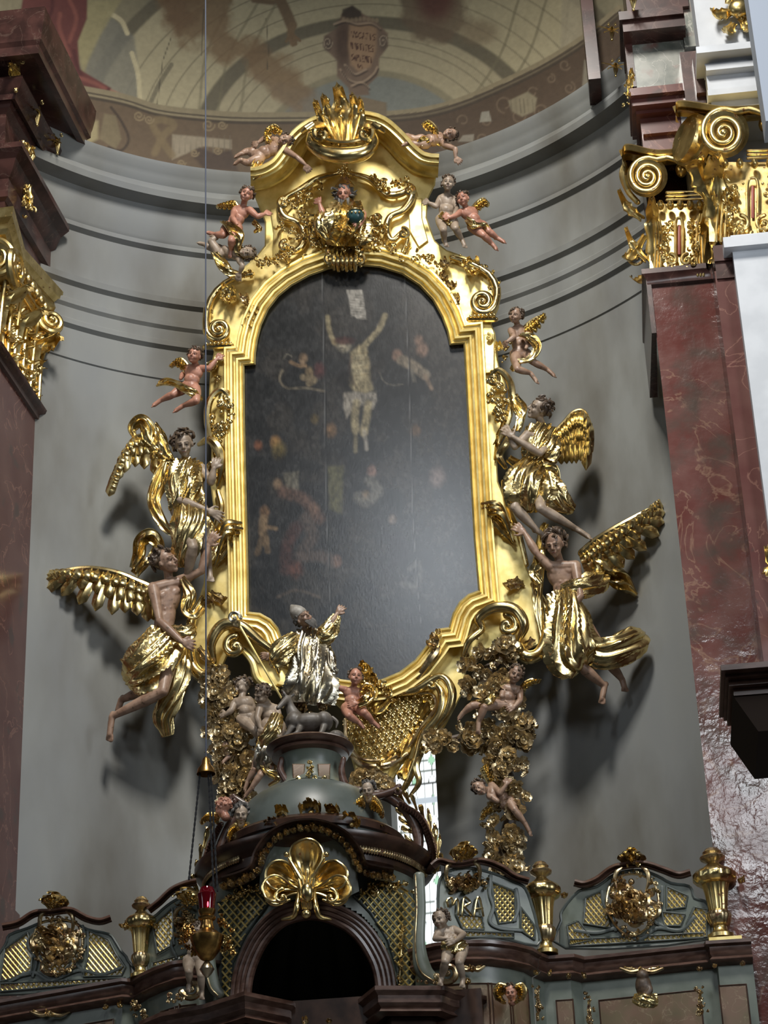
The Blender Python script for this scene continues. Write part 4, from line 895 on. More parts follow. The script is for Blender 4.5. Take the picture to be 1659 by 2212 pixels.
q.line([(770, 870), (766, 900), (768, 930)], 8, F1, .8, 4); q.line([(796, 872), (792, 900), (786, 935)], 8, F1, .8, 4); q.line([(768, 930), (768, 975)], 4, F1, .5, 3, 0); q.line([(787, 932), (792, 970)], 4, (.2, .18, .15), .6, 3, 0)
# small flying figures
for x_, y_, c_ in ((655, 775, (.15, .1, .06)), (668, 805, (.14, .1, .055))): q.blob(x_, y_, 9, 12, c_, .8, .4)
q.line([(628, 782), (645, 790), (660, 790)], 4, (.14, .09, .05), .8, 2); q.line([(655, 815), (678, 820), (668, 828)], 7, (.13, .1, .06), .8, 3)
q.line([(610, 800), (604, 820), (620, 838), (660, 838), (700, 845)], 2.5, (.12, .1, .07), .7, 2); q.line([(612, 775), (620, 765), (630, 770)], 1.5, (.1, .09, .07), .7, 1.5)
q.blob(690, 800, 12, 16, (.06, .02, .02), .7, .5)
for x_, y_, r_ in ((905, 735, 9), (912, 755, 12), (858, 768, 10)): q.blob(x_, y_, r_, r_*1.2, (.14, .085, .06), .75, .5)
q.line([(868, 778), (895, 792), (918, 810)], 11, (.13, .105, .075), .8, 4); q.line([(918, 812), (925, 825), (932, 840)], 4, (.13, .09, .06), .7, 3); q.line([(890, 800), (895, 822)], 4, (.1, .09, .07), .6, 3, 0)
q.line([(820, 805), (830, 825), (850, 832), (870, 830)], 1.5, (.1, .09, .07), .5, 1.5); q.blob(745, 820, 18, 22, (.004, .003, .003), .8, .4)
# lower groups
for x_, y_, r_, c_ in ((715, 930, 11, (.12, .07, .035)), (595, 955, 10, (.2, .11, .04)), (558, 962, 8, (.13, .05, .025)), (602, 972, 14, (.08, .06, .02)), (680, 905, 8, (.07, .05, .02)), (898, 930, 10, (.07, .04, .02)), (600, 1046, 9, (.15, .1, .06)), (803, 1018, 9, (.17, .1, .08)), (945, 1030, 16, (.12, .09, .08)), (790, 1070, 8, (.16, .11, .06)), (680, 1100, 10, (.08, .05, .03)), (572, 1105, 9, (.16, .09, .045)), (640, 1230, 14, (.08, .03, .02)), (848, 1122, 8, (.12, .09, .07)), (728, 1212, 9, (.12, .06, .04))): q.blob(x_, y_, r_, r_*1.25, c_, .8, .6)
q.poly([(612, 1022), (645, 1018), (645, 1060), (618, 1055)], (.11, .1, .075), .7, 3); q.poly([(708, 1008), (742, 1006), (738, 1110), (712, 1100)], (.07, .065, .03), .8, 5)
q.line([(612, 1062), (650, 1075), (668, 1090), (690, 1120)], 12, (.09, .05, .035), .7, 8); q.line([(800, 1040), (815, 1062), (790, 1085), (775, 1075)], 12, (.13, .12, .1), .55, 6)
q.line([(660, 1120), (675, 1160), (650, 1200), (690, 1200), (722, 1212)], 12, (.07, .05, .04), .6, 8); q.line([(640, 1140), (620, 1180), (618, 1230)], 12, (.06, .025, .02), .6, 8)
q.line([(570, 1120), (568, 1145), (572, 1170)], 9, (.15, .1, .055), .75, 4); q.line([(578, 1138), (596, 1142)], 4, (.15, .1, .055), .8, 3, 0); q.line([(565, 1165), (556, 1195)], 6, (.12, .08, .045), .7, 3, 0); q.line([(574, 1165), (578, 1190)], 6, (.12, .08, .045), .7, 3, 0)
q.line([(600, 1290), (640, 1275), (690, 1290)], 3, (.08, .06, .045), .6, 3); q.line([(885, 1230), (905, 1215), (900, 1262), (870, 1262)], 6, (.08, .075, .065), .5, 5)
q.C = np.maximum(q.C, 0)*(.1+1.8*fbm(XX/5, YY/9, 8)**1.3+.25*fbm(XX/22, YY/22, 18))[..., None]
# board joints
for pts in ([(697, 590), (701, 800), (703, 930), (706, 1100), (714, 1300), (720, 1360)], [(875, 590), (882, 760), (888, 930), (892, 1100), (902, 1260), (912, 1357)]): q.line([(a_+1.5, b_) for a_, b_ in pts], 1.2, (.003, .003, .003), .9, 1, 0); q.line([(a_-1, b_) for a_, b_ in pts], .7, (.16, .16, .16), .4, .8, 0)
q.line([(600, 1365), (720, 1362), (840, 1355), (912, 1357), (1000, 1345)], 1, (.004, .004, .004), .9, 1, 0); q.mix(sm(YY, 1357, 1365)*.35*(YY > 1350), (.02, .02, .02))
V = np.array([[P(XX[i, j], YY[i, j], .0) for j in range(nv)] for i in range(nu)]); base = V[-1, nv//2].copy()
f = [(i*nv+j, (i+1)*nv+j, (i+1)*nv+j+1, i*nv+j+1) for i in range(nu-1) for j in range(nv-1) if ins[i, j] or ins[i+1, j+1] or ins[i, j+1] or ins[i+1, j]]
g = G(); g.add(V.reshape(-1, 3), f)
t = thing('altar_painting', 'dark varnished painting of the crucified Christ on three joined boards inside the gold frame', 'painting', base)
pmat = attr_mat('varnished_painting', .23, .0003, 60, stretch=(1, 1, .45)); pmat.node_tree.nodes['Principled BSDF'].inputs['Specular IOR Level'].default_value = .6
cv = obj('canvas', g, pmat, t, None, None); paint_obj(cv, q.C)
g = G(); plate(g, ALT, INN, -.015, -.006); obj('stretcher_board', g, wood_dk, t)
# ================================================================ figures
DG = None
def nrm(v): v = np.asarray(v, float); return v/(np.linalg.norm(v)+1e-9)
def fuse(g, vox, name, it=2):
    """one continuous skin out of overlapping masses"""
    me = bpy.data.meshes.new('tmp'); me.from_pydata(g.arr().tolist(), [], g.f); me.update()
    o = bpy.data.objects.new('tmp', me); COL.objects.link(o)
    r = o.modifiers.new('r', 'REMESH'); r.mode = 'VOXEL'; r.voxel_size = vox
    s = o.modifiers.new('s', 'SMOOTH'); s.factor = .5; s.iterations = it
    dg = bpy.context.evaluated_depsgraph_get(); dg.update()
    me2 = bpy.data.meshes.new_from_object(o.evaluated_get(dg)); me2.name = name
    bpy.data.objects.remove(o); bpy.data.meshes.remove(me); return me2
def put(name, me, m_, root, label=None):
    b = np.array(root_of(root).location); n = len(me.vertices); a = np.empty(n*3, 'f'); me.vertices.foreach_get('co', a)
    a = (a.reshape(-1, 3)-b).astype('f'); me.vertices.foreach_set('co', a.ravel()); me.update()
    return fin(name, me, m_, root, label, None)
def hand(g, w, tip, pn, u, sgn, curl=.45, k=1.):
    """palm, four unequal fingers and a thumb from wrist w towards tip"""
    d = nrm(np.asarray(tip)-w); s = nrm(np.cross(d, pn)); pn = nrm(np.cross(s, d)); r = .05*u*k
    L = max(.55*u, min(.8*u, np.linalg.norm(np.asarray(tip)-w)))
    fr = np.array([s, pn, d]); g.ell(w+d*L*.27, (.17*u*k, .085*u*k, L*.3), fr, 12, 8)
    for i, (o, ln) in enumerate(((-1.5, .8), (-.5, .98), (.5, 1.), (1.5, .88))):
        b = w+d*L*.42+s*o*.095*u*k; dd = nrm(d+s*o*.13); a1 = b+dd*L*.3*ln-pn*curl*.03*u; dd2 = nrm(dd-pn*curl*1.3)
        g.cap(b, a1, r*1.05, r, 8); g.cap(a1, a1+dd2*L*.28*ln, r, r*.75, 8)
    b = w+d*L*.12-s*sgn*.12*u*k; a1 = b+nrm(d*.6-s*sgn*.9)*L*.24; g.cap(b, a1, r*1.2, r, 8); g.cap(a1, a1+nrm(d-s*sgn*.3-pn*curl)*L*.22, r, r*.8, 8)
def foot(g, a, t, u, k=1.):
    d = nrm(np.asarray(t)-a); L = max(.5*u, min(.95*u, np.linalg.norm(np.asarray(t)-a)))
    z = nrm(np.array([0, -.5, 1.])-d*(np.array([0, -.5, 1.])@d)); s = np.cross(d, z)
    g.ell(a-d*.1*u-z*.04*u, (.13*u*k,)*3, None, 10, 7); g.cap(a, a+d*L*.72-z*.03*u, .13*u*k, .115*u*k, 10); g.cap(a+d*.2*u+s*.05*u, a+d*L*.8+s*.05*u-z*.03*u, .09*u, .08*u*k, 8)
    for i in range(5): g.cap(a+d*L*.75+s*(i-2)*.06*u-z*.04*u, a+d*L*(1.0-.03*abs(i-1))+s*(i-2)*.07*u-z*.06*u, .042*u*k, .036*u, 7)
def head_frame(M, look, up):
    f = nrm(M.ex*look[0]-M.ey*look[1]+M.en*look[2]); w = nrm(up-f*(up@f)*.85); w = nrm(w-f*(w@f)); s = np.cross(f, w); return f, w, s
def add_head(g, c, f, w, s, u, chubby, male=False):
    fr = np.array([s, f, w]); q = lambda a, b, z: c+(s*a+f*b+w*z)*u
    g.ell(q(0, -.06, .09), (.36*u, .42*u, .41*u), fr, 20, 14)
    g.ell(q(0, .12, -.13), ((.31 if chubby else .27)*u, .27*u, .35*u), fr, 18, 12)
    g.ell(q(0, .27, -.41), (.09*u if chubby else .11*u), None, 12, 8)
    for i in (-1, 1):
        g.ell(q(i*.16, .26, -.17), (.14 if chubby else .11)*u, None, 12, 8)
        g.cap(q(i*.07, .385, .075), q(i*.22, .31, .08), .048*u, .042*u, 8)
        g.ell(q(i*.355, -.02, -.04), (.045*u, .075*u, .12*u), fr, 10, 8)
        g.ell(q(i*.14, .325, -.01), (.062*u, .05*u, .036*u), fr, 10, 7)
        g.ell(q(i*.045, .43, -.15), .04*u, None, 8, 6)
    g.cap(q(0, .38, .07), q(0, .49, -.12), .04*u, .055*u, 8)
    g.cap(q(-.075, .375, -.255), q(.075, .375, -.255), .034*u, .034*u, 8); g.cap(q(-.055, .37, -.31), q(.055, .37, -.31), .038*u, .038*u, 8)
def face_bits(root, c, f, w, s, u, label=None):
    q = lambda a, b, z: c+(s*a+f*b+w*z)*u; fr = np.array([s, f, w])
    for i in (-1, 1):
        g = G(); g.ell(q(i*.14, .368, -.008), (.052*u, .022*u, .026*u), fr, 10, 7); e = obj('eye', g, eye_m, root)
        g = G(); g.cap(q(i*.06, .43, .1), q(i*.22, .35, .105), .014*u, .01*u, 6); obj('eyebrow', g, hair_br, root)
    g = G(); g.cap(q(-.07, .408, -.283), q(.07, .408, -.283), .014*u, .014*u, 6); obj('lips', g, mat_lip, root)
mat_lip = mat('lip_paint', (.22, .06, .04), .4)
def add_hair(root, c, f, w, s, u, m_, style, seed):
    rs = random.Random(seed); g = G(); q = lambda a, b, z: c+(s*a+f*b+w*z)*u; fr = np.array([s, f, w])
    g.ell(q(0, -.13, .13), (.385*u, .41*u, .41*u), fr, 16, 12)
    n = 46 if style != 'bald' else 14
    for i in range(n):
        a_ = rs.uniform(0, 6.283); h = rs.uniform(-.75 if style == 'long' else -.35, 1.)
        x, y, z = math.cos(a_)*math.sqrt(max(0, 1-h*h)), math.sin(a_)*math.sqrt(max(0, 1-h*h)), h
        if y > .35 and z < .5: continue
        p = q(x*.4, y*.43-.1, z*.42+.1); L = {'short': .16, 'curly': .24, 'long': .36, 'bald': .15, 'wild': .34}[style]*rs.uniform(.7, 1.2)
        nrml = s*x+f*y*.6+w*(z*(.8 if style == 'wild' else .3)-(.5 if style == 'long' else .0)); t1 = nrm(np.cross(nrml, [rs.uniform(-1, 1), rs.uniform(-1, 1), rs.uniform(-1, 1)]))
        pts = [p]; d = nrm(nrml*.6+t1)
        for k_ in range(4): d = nrm(d-t1*.35+nrm(np.cross(d, nrml))*.7-(w*.25 if style == 'long' else 0)); pts.append(pts[-1]+d*L*u*.32)
        g.tube(pts, np.array([.06, .075, .065, .05, .02])*u, 6, True, smooth=2)
    return obj('hair', g, m_, root, None, 50)
def figure(label, cat, J, u, flesh_m, look=(0, .1, 1), hair='short', hairm=None, kind='putto', M=None, group=None, name=None, hidden=(), curl=.45, head=True, female=False, seed=1, vox=None, beard=False):
    M = M or ALT; d0 = J.get('d', .2); U_ = u/M.k; K_ = {}
    for k_, v in J.items():
        if isinstance(v, tuple): K_[k_] = M(v[0], v[1], d0+(v[2] if len(v) > 2 else 0))
    ad = kind == 'adult'; c, n_, p = K_['h'], K_['n'], K_['p']
    up = nrm(n_-p); f, w, s = head_frame(M, look, nrm(c-n_)*1.+up*.2)
    if 'sl' in K_ and 'sr' in K_: side = nrm(K_['sr']-K_['sl'])
    else:
        bf = M.en; side = nrm(np.cross(up, -bf)); side = side if side@M.ex > 0 else -side
    fr_t = nrm(np.cross(up, side)); fr_t = fr_t if fr_t@M.en > 0 else -fr_t
    if J.get('back'): fr_t = -fr_t
    sw = (.78 if ad else .62)*U_*(.88 if female else 1); hw = (.42 if ad else .36)*U_
    K_.setdefault('sl', n_-up*.22*U_-side*sw); K_.setdefault('sr', n_-up*.22*U_+side*sw); K_.setdefault('hl', p-side*hw); K_.setdefault('hr', p+side*hw)
    root = thing(name or ('angel' if ad else 'putto'), label, cat, p, group); g = G(); FR = np.array([side, fr_t, up]); T = n_-p; L = np.linalg.norm(T)
    a = 1. if ad else 1.12
    # torso
    g.ell(p+T*.68, (.6*U_*(.85 if female else 1), .36*U_*a, L*.33), FR, 20, 14); g.ell(p+T*.36, (.44*U_*a, .34*U_*a, L*.34), FR, 18, 12); g.ell(p+T*.05, (.5*U_*a, .37*U_*a, L*.22+.1*U_), FR, 18, 12)
    if not ad: g.ell(p+T*.32+fr_t*.14*U_, (.38*U_, .34*U_, .36*U_), FR, 14, 10)
    for i in (-1, 1):
        g.ell(p+T*.74+fr_t*.22*U_+side*i*.24*U_, ((.24 if ad else .2)*U_, .15*U_, .2*U_), FR, 12, 8); g.ell(p-fr_t*.16*U_+side*i*.2*U_-up*.02*U_, .27*U_*a, None, 12, 8)
        if ad:
            for z_ in (.5, .4, .3): g.ell(p+T*z_+fr_t*.27*U_+side*i*.1*U_, (.1*U_, .07*U_, .08*U_), FR, 8, 6)
    g.cap(K_['sl'], K_['sr'], .22*U_, .22*U_, 12); g.cap(n_-up*.2*U_, n_+up*.02*U_, .26*U_, .17*U_, 12)
    g.cap(n_, c-w*.2*U_, (.17 if ad else .19)*U_, .18*U_, 12)
    for i in 'lr':
        if 's'+i in K_ and 'e'+i in K_:
            sh, e = K_['s'+i], K_['e'+i]; m1 = (sh+e)/2
            g.tube([sh, sh*.65+e*.35, e], np.array([.235, .2, .135] if ad else [.22, .21, .155])*U_, 14, smooth=3)
            if 'w'+i in K_:
                wr = K_['w'+i]; g.tube([e, e*.65+wr*.35, wr], np.array([.155, .18, .1] if ad else [.155, .165, .1])*U_, 12, smooth=3)
                if 'f'+i in K_: hand(g, wr, K_['f'+i], J.get('pn'+i, M.en), U_, 1 if i == 'l' else -1, curl, 1. if ad else 1.08)
        if 'k'+i in K_:
            hp, kn = K_['h'+i], K_['k'+i]; g.tube([hp, hp*.6+kn*.4, kn], np.array([.36, .32, .21] if ad else [.33, .33, .22])*U_, 14, smooth=3)
            g.ell(kn, (.2 if ad else .21)*U_, None, 10, 7)
            if 'a'+i in K_:
                an = K_['a'+i]; bk = nrm(np.cross(an-kn, M.ex))*.05*U_; g.tube([kn, kn*.65+an*.35, an], np.array([.2, .23, .12] if ad else [.2, .22, .13])*U_, 14, smooth=3)
                if 't'+i in K_: foot(g, an, K_['t'+i], U_, 1. if ad else 1.1)
    if head: add_head(g, c, f, w, s, U_, not ad)
    me = fuse(g, vox or U_*(.03 if ad else .033), 'body'); put('body', me, flesh_m, root)
    if head: face_bits(root, c, f, w, s, U_)
    if hair: add_hair(root, c, f, w, s, U_, hairm or hair_br, hair, seed)
    if beard:
        g = G(); rs = random.Random(seed); q = lambda a, b, z: c+(s*a+f*b+w*z)*U_
        for i in range(16): x = rs.uniform(-.26, .26); g.tube([q(x, .3-abs(x)*.3, -.28), q(x*.9, .38-abs(x)*.3, -.5), q(x*.6+rs.uniform(-.05, .05), .36, -.8)], np.array([.07, .08, .02])*U_, 6, smooth=3)
        obj('beard', g, hairm or hair_br, root)
    root['_u'] = 0; del root['_u']
    return root, K_
def wing(root, M, lead, dirs, lens, n=11, d=.12, wpx=9, layers=3, m_=None, lw=6, name='wing', seed=0, sp=.03):
    """leading edge polyline; feathers fan from dirs[0] at the root to dirs[-1] at the tip"""
    g = G(); rs = random.Random(seed); ld = cr(np.array([(p[0], p[1], p[2] if len(p) > 2 else 0) for p in lead], float), 8); N = len(ld)
    D = np.array([nrm(v) for v in dirs]); Ln = np.array(lens, float)
    for ly in range(layers):
        sc = (1, .62, .36, .22)[ly]; nn = n+ly*2
        for i in range(nn):
            t = (i+.5*(ly % 2)+.3)/nn; b = ld[min(N-1, int(t*(N-1)))]; tt = t*(len(D)-1); k_ = min(len(D)-2, int(tt)); fr_ = tt-k_
            dv = nrm(D[k_]*(1-fr_)+D[k_+1]*fr_); ln = (Ln[k_]*(1-fr_)+Ln[k_+1]*fr_)*sc*rs.uniform(.92, 1.08)
            A_ = np.array([b[0], b[1]]); B_ = A_+dv*ln; w_ = wpx*(1 if ly == 0 else .85); dz = d+b[2]+ly*.018
            Aw, Bw = M(A_[0], A_[1], dz), M(B_[0], B_[1], dz+.01); L = np.linalg.norm(Bw-Aw); e1 = (Bw-Aw)/(L+1e-9); e2 = nrm(np.cross(M.en, e1)); e3 = M.en
            rows = []
            for j in range(8):
                u_ = j/7; hw = w_/M.k*(.55+.45*math.sin(u_*2.2))*(1 if u_ < .8 else math.sqrt(max(0, 1-((u_-.8)/.2)**2))*.95+.05); row = []
                for s2, th in ((1, 0), (-1, .012)):
                    for v in (-1, -.5, 0, .5, 1): row.append(Aw+e1*L*u_+e2*hw*v*s2+e3*(.022*(1-abs(v))*(1-.3*u_)+(.012 if v == 0 else 0)-th+.03*math.sin(u_*math.pi)*sp/.03+.02*u_*u_))
                rows.append(row)
            g.grid(np.array(rows), cv=True, capu=True)
    S(g, M, [(p[0], p[1], (p[2] if len(p) > 2 else 0)+d+.03) for p in lead], [lw*1.2]+[lw]*(len(lead)-2)+[lw*.5], 10)
    return obj(name, g, m_ or gold, root, None, 35)
def drape(root, M, path, ws, d=0., nf=9, amp=.35, twist=1.5, m_=None, name='robe', seed=0, nu=46, nv=84, thick=.7, k=8):
    """folded cloth body along a path; ws half widths in photo scale"""
    rs = random.Random(seed); q = np.array([M(p[0], p[1], (p[2] if len(p) > 2 else 0)+d) for p in path]); kk = max(2, nu//(len(path)-1))
    C_ = cr(q, kk); R_ = np.maximum(.004, cr(np.array(ws, float)[:, None], kk)[:, 0]/M.k); N = len(C_)
    T = np.gradient(C_, axis=0); T /= np.linalg.norm(T, axis=1)[:, None]
    ph = [rs.uniform(0, 6.28) for _ in range(6)]; rows = []
    an = np.linspace(0, 2*math.pi, nv, endpoint=False)
    for i in range(N):
        t = i/(N-1); e3 = M.en-T[i]*(M.en@T[i]); e3 = nrm(e3); e2 = np.cross(T[i], e3)
        a_ = an+twist*t*.5
        rip = 1-2*np.abs(np.sin(nf*.5*a_+ph[0]+1.3*math.sin(3*t+ph[1])+twist*2*t))
        rip2 = np.sin((nf+4)*a_*.5*2+ph[2]+5*t+1.5*np.sin(a_*2+ph[3])); rip3 = np.sin(a_*3+9*t+ph[4])
        r = R_[i]*(1+amp*(.5*rip*(.35+.9*t)+.28*rip2+.3*rip3*(.5+.5*math.sin(7*t+ph[5]))))
        rows.append(C_[i]+(np.cos(an)*r)[:, None]*e2+(np.sin(an)*r*thick)[:, None]*e3)
    end = [rows[-1]*(1-x)+C_[-1]*x-T[-1]*y*R_[-1] for x, y in ((.12, .02), (.3, .3), (.8, .6))]; st = [rows[0]*(1-x)+C_[0]*x for x in (.8, .3)]
    g = G(); g.grid(np.array(st+rows+end), cv=True, capu=True); return obj(name, g, m_ or gold, root, None, 55)
def scarf(root, M, path, ws, d=0., waves=2.2, amp=.25, m_=None, name='sash', seed=0, nv=15, kk=9):
    """fluttering strip of cloth with thickness"""
    rs = random.Random(seed); q = np.array([M(p[0], p[1], (p[2] if len(p) > 2 else 0)+d) for p in path]); C_ = cr(q, kk); R_ = np.abs(cr(np.array(ws, float)[:, None], kk)[:, 0])/M.k; N = len(C_)
    T = np.gradient(C_, axis=0); T /= np.linalg.norm(T, axis=1)[:, None]+1e-9; ph = rs.uniform(0, 6); rows = []
    for i in range(N):
        t = i/(N-1); tw = .8*math.sin(5*t+ph); e3 = nrm(M.en-T[i]*(M.en@T[i])); e2 = np.cross(T[i], e3); e2, e3 = e2*math.cos(tw)+e3*math.sin(tw), -e2*math.sin(tw)+e3*math.cos(tw); row = []
        for s2, th in ((1, 0), (-1, .012)):
            for j in range(nv):
                v = (-1+2*j/(nv-1))*s2; row.append(C_[i]+e2*v*R_[i]+e3*(R_[i]*amp*(math.sin(waves*3.14*v+ph+4*t)+.5*math.sin(5*v+9*t))-th))
        rows.append(row)
    g = G(); g.grid(np.array(rows), cv=True, capu=True); return obj(name, g, m_ or gold, root, None, 50)
# ---- the four large angels
r, _ = figure('upper left angel in gilded robes, face looking down, one hand on the frame', 'angel',
    dict(h=(397, 960, .12), n=(403, 1000, .05), p=(408, 1100), sl=(372, 1016, .05), el=(384, 1078, .14), wl=(448, 1102, .16), fl=(486, 1120, .1), sr=(434, 1012), er=(456, 1042, .05), wr=(462, 1012, .1), fr=(470, 985, .1), kl=(417, 1182, .22), al=(403, 1248, .05), tl=(398, 1280, .05), kr=(442, 1170, .1), ar=(452, 1225, -.05), tr=(455, 1255, 0), d=.2),
    52, flesh_pale, (.15, .5, 1), 'wild', kind='adult', female=True, seed=2)
drape(r, ALT, [(402, 1005, .2), (400, 1040, .26), (402, 1080, .27), (405, 1100, .26)], [36, 40, 36, 28], nf=11, seed=1, name='bodice')
drape(r, ALT, [(376, 1012, .26), (376, 1045, .3), (388, 1080, .32)], [15, 20, 17], nf=7, seed=2, name='sleeve', nu=24, nv=50)
drape(r, ALT, [(408, 1095, .26), (412, 1130, .34), (404, 1165, .36), (396, 1205, .3), (396, 1225, .28)], [30, 36, 30, 22, 10], nf=9, seed=3, name='skirt')
drape(r, ALT, [(425, 1110, .22), (446, 1150, .2), (452, 1190, .16), (436, 1225, .18)], [18, 20, 16, 6], nf=7, seed=4, name='skirt_fold', nu=30, nv=50)
scarf(r, ALT, [(360, 1000, .28), (345, 1040, .3), (332, 1085, .3), (350, 1130, .32), (372, 1150, .34), (395, 1128, .36), (415, 1112, .36)], [12, 18, 14, 13, 10, 9, 6], seed=3)
scarf(r, ALT, [(370, 1000, .2), (352, 960, .22), (334, 915, .22)], [8, 16, 7], seed=9); scarf(r, ALT, [(352, 975, .2), (325, 950, .24), (320, 925, .24), (304, 908, .22), (286, 925, .2), (290, 945, .18)], [8, 14, 16, 14, 12, 5], seed=5)
wing(r, ALT, [(362, 990), (330, 950), (296, 944), (272, 975), (256, 1020), (248, 1045)], [(-.1, 1), (-.15, 1), (-.35, 1), (-.4, 1)], [54, 72, 74, 30], 9, .16, 11, 3, seed=1)
r, _ = figure('lower left angel with bare torso and brown curls, gazing right, gold cloth at the hips', 'angel',
    dict(h=(358, 1213, .1), n=(364, 1252), p=(352, 1385), sl=(331, 1270, .1), el=(345, 1342, .16), wl=(393, 1386, .2), fl=(424, 1396, .16), sr=(388, 1256, -.02), er=(436, 1233, .02), wr=(450, 1178, .06), fr=(470, 1148, .1), hl=(338, 1400), hr=(368, 1402), kl=(335, 1480, .12), al=(262, 1512, .0), tl=(250, 1542, .0), kr=(352, 1494, .2), ar=(242, 1548, .12), tr=(234, 1602, .12), d=.26),
    55, flesh, (.95, -.1, .5), 'curly', kind='adult', seed=3)
drape(r, ALT, [(362, 1372, .3), (346, 1400, .36), (322, 1435, .4), (300, 1462, .4), (282, 1480, .36)], [40, 46, 50, 46, 24], nf=11, seed=11, name='loincloth')
drape(r, ALT, [(350, 1376, .34), (400, 1368, .36), (420, 1350, .3)], [22, 18, 6], nf=7, seed=12, name='waist_roll', nu=24, nv=50)
drape(r, ALT, [(384, 1395, .22), (384, 1450, .26), (372, 1500, .26), (354, 1550, .24), (362, 1590, .2)], [20, 26, 24, 20, 10], nf=7, seed=13, name='trailing_cloth')
scarf(r, ALT, [(392, 1250, .3), (408, 1285, .34), (402, 1318, .32), (420, 1330, .3), (440, 1310, .24)], [9, 14, 12, 14, 8], seed=6)
scarf(r, ALT, [(288, 1228, .2), (300, 1200, .22), (304, 1172, .24), (325, 1160, .24), (340, 1180, .22), (334, 1200, .2)], [9, 13, 15, 18, 14, 6], seed=7, amp=.4); scarf(r, ALT, [(335, 1190, .15), (310, 1215, .2), (290, 1240, .2)], [12, 12, 12], seed=17)
wing(r, ALT, [(338, 1275, .05), (300, 1258, .08), (255, 1240, .1), (200, 1230, .1), (150, 1234, .08), (118, 1244, .06)], [(.05, 1), (-.05, 1), (-.35, 1), (-.8, .6), (-1, .15)], [64, 82, 88, 78, 22], 11, .2, 13, 3, seed=2, lw=8)
r, _ = figure('upper right angel in gilded robes, face turned up to the frame, both hands raised', 'angel',
    dict(h=(1164, 884, .1), n=(1172, 920), p=(1150, 1020), sl=(1140, 940, .12), el=(1112, 965, .2), wl=(1100, 934, .2), fl=(1084, 918, .16), sr=(1194, 948, .02), er=(1166, 980, .2), wr=(1108, 944, .26), fr=(1084, 924, .22), kl=(1112, 1096, .2), al=(1160, 1146, .1), tl=(1182, 1160, .1), hr=(1165, 1040), kr=(1168, 1098, .28), ar=(1244, 1142, .1), tr=(1282, 1164, .1), d=.2),
    48, flesh_pale, (-.85, -.25, .6), 'curly', kind='adult', female=True, seed=5)
drape(r, ALT, [(1170, 930, .2), (1165, 955, .26), (1160, 985, .28), (1150, 1010, .26)], [34, 34, 28, 22], nf=9, seed=21, name='bodice')
drape(r, ALT, [(1194, 945, .26), (1190, 970, .3), (1180, 995, .3)], [14, 22, 18], nf=7, seed=22, name='sleeve', nu=24, nv=50)
drape(r, ALT, [(1150, 1005, .26), (1140, 1040, .34), (1148, 1075, .36), (1150, 1105, .34)], [30, 44, 46, 20], nf=11, seed=23, name='skirt')
drape(r, ALT, [(1175, 1030, .28), (1195, 1065, .3), (1220, 1090, .26), (1240, 1100, .22)], [22, 28, 20, 10], nf=7, seed=24, name='skirt_fold', nu=30, nv=50)
scarf(r, ALT, [(1110, 850, .1), (1125, 890, .16), (1115, 930, .18)], [8, 16, 8], seed=8); scarf(r, ALT, [(1098, 990, .2), (1120, 1005, .26), (1150, 1012, .3), (1195, 1010, .3), (1205, 1035, .26)], [8, 12, 12, 12, 8], seed=10)
wing(r, ALT, [(1200, 935), (1218, 915), (1240, 892), (1262, 892), (1280, 930)], [(0, 1), (.05, 1), (.0, 1), (-.1, 1)], [66, 98, 118, 92], 8, .14, 11, 3, seed=3)
r, _ = figure('lower right angel with bare torso, head bowed, one long wing spread to the right', 'angel',
    dict(h=(1198, 1176, .16), n=(1208, 1210, .04), p=(1224, 1310), sl=(1188, 1224, .08), el=(1158, 1194, .12), wl=(1134, 1152, .12), fl=(1106, 1130, .1), sr=(1243, 1222, .06), er=(1254, 1288, .16), wr=(1208, 1340, .22), fr=(1178, 1362, .16), hl=(1215, 1325), hr=(1245, 1325), kl=(1256, 1440, .2), al=(1306, 1482, .1), tl=(1298, 1520, .12), kr=(1312, 1425, .1), ar=(1344, 1468, .0), tr=(1352, 1492, 0), d=.26),
    50, flesh, (-.25, .55, 1), 'wild', kind='adult', seed=6)
drape(r, ALT, [(1216, 1284, .34), (1226, 1330, .42), (1232, 1375, .46), (1245, 1420, .44), (1262, 1440, .4)], [30, 40, 46, 52, 26], nf=11, seed=31, name='loincloth')
drape(r, ALT, [(1262, 1405, .36), (1300, 1415, .4), (1340, 1400, .4), (1374, 1380, .34), (1388, 1368, .3)], [28, 30, 30, 28, 12], nf=7, seed=32, name='trailing_cloth')
drape(r, ALT, [(1215, 1280, .36), (1250, 1270, .38), (1290, 1255, .3), (1300, 1230, .2)], [16, 20, 24, 10], nf=7, seed=33, name='waist_roll', nu=30, nv=50)
scarf(r, ALT, [(1264, 1200, .2), (1290, 1215, .26), (1320, 1240, .24), (1350, 1258, .2), (1376, 1285, .14)], [12, 22, 22, 20, 6], seed=12, amp=.4); scarf(r, ALT, [(1172, 1190, .3), (1164, 1215, .34), (1150, 1235, .3), (1166, 1260, .32)], [8, 14, 14, 8], seed=13)
scarf(r, ALT, [(1180, 1130, .1), (1170, 1160, .12), (1160, 1300, .1), (1175, 1400, .1)], [6, 10, 14, 8], seed=14)
wing(r, ALT, [(1258, 1195, .02), (1285, 1170, .05), (1325, 1145, .08), (1375, 1118, .08), (1424, 1090, .06)], [(.45, 1), (.6, .9), (.85, .6), (1, .1), (.7, -.2)], [70, 88, 90, 62, 16], 10, .2, 13, 3, seed=4, lw=8)

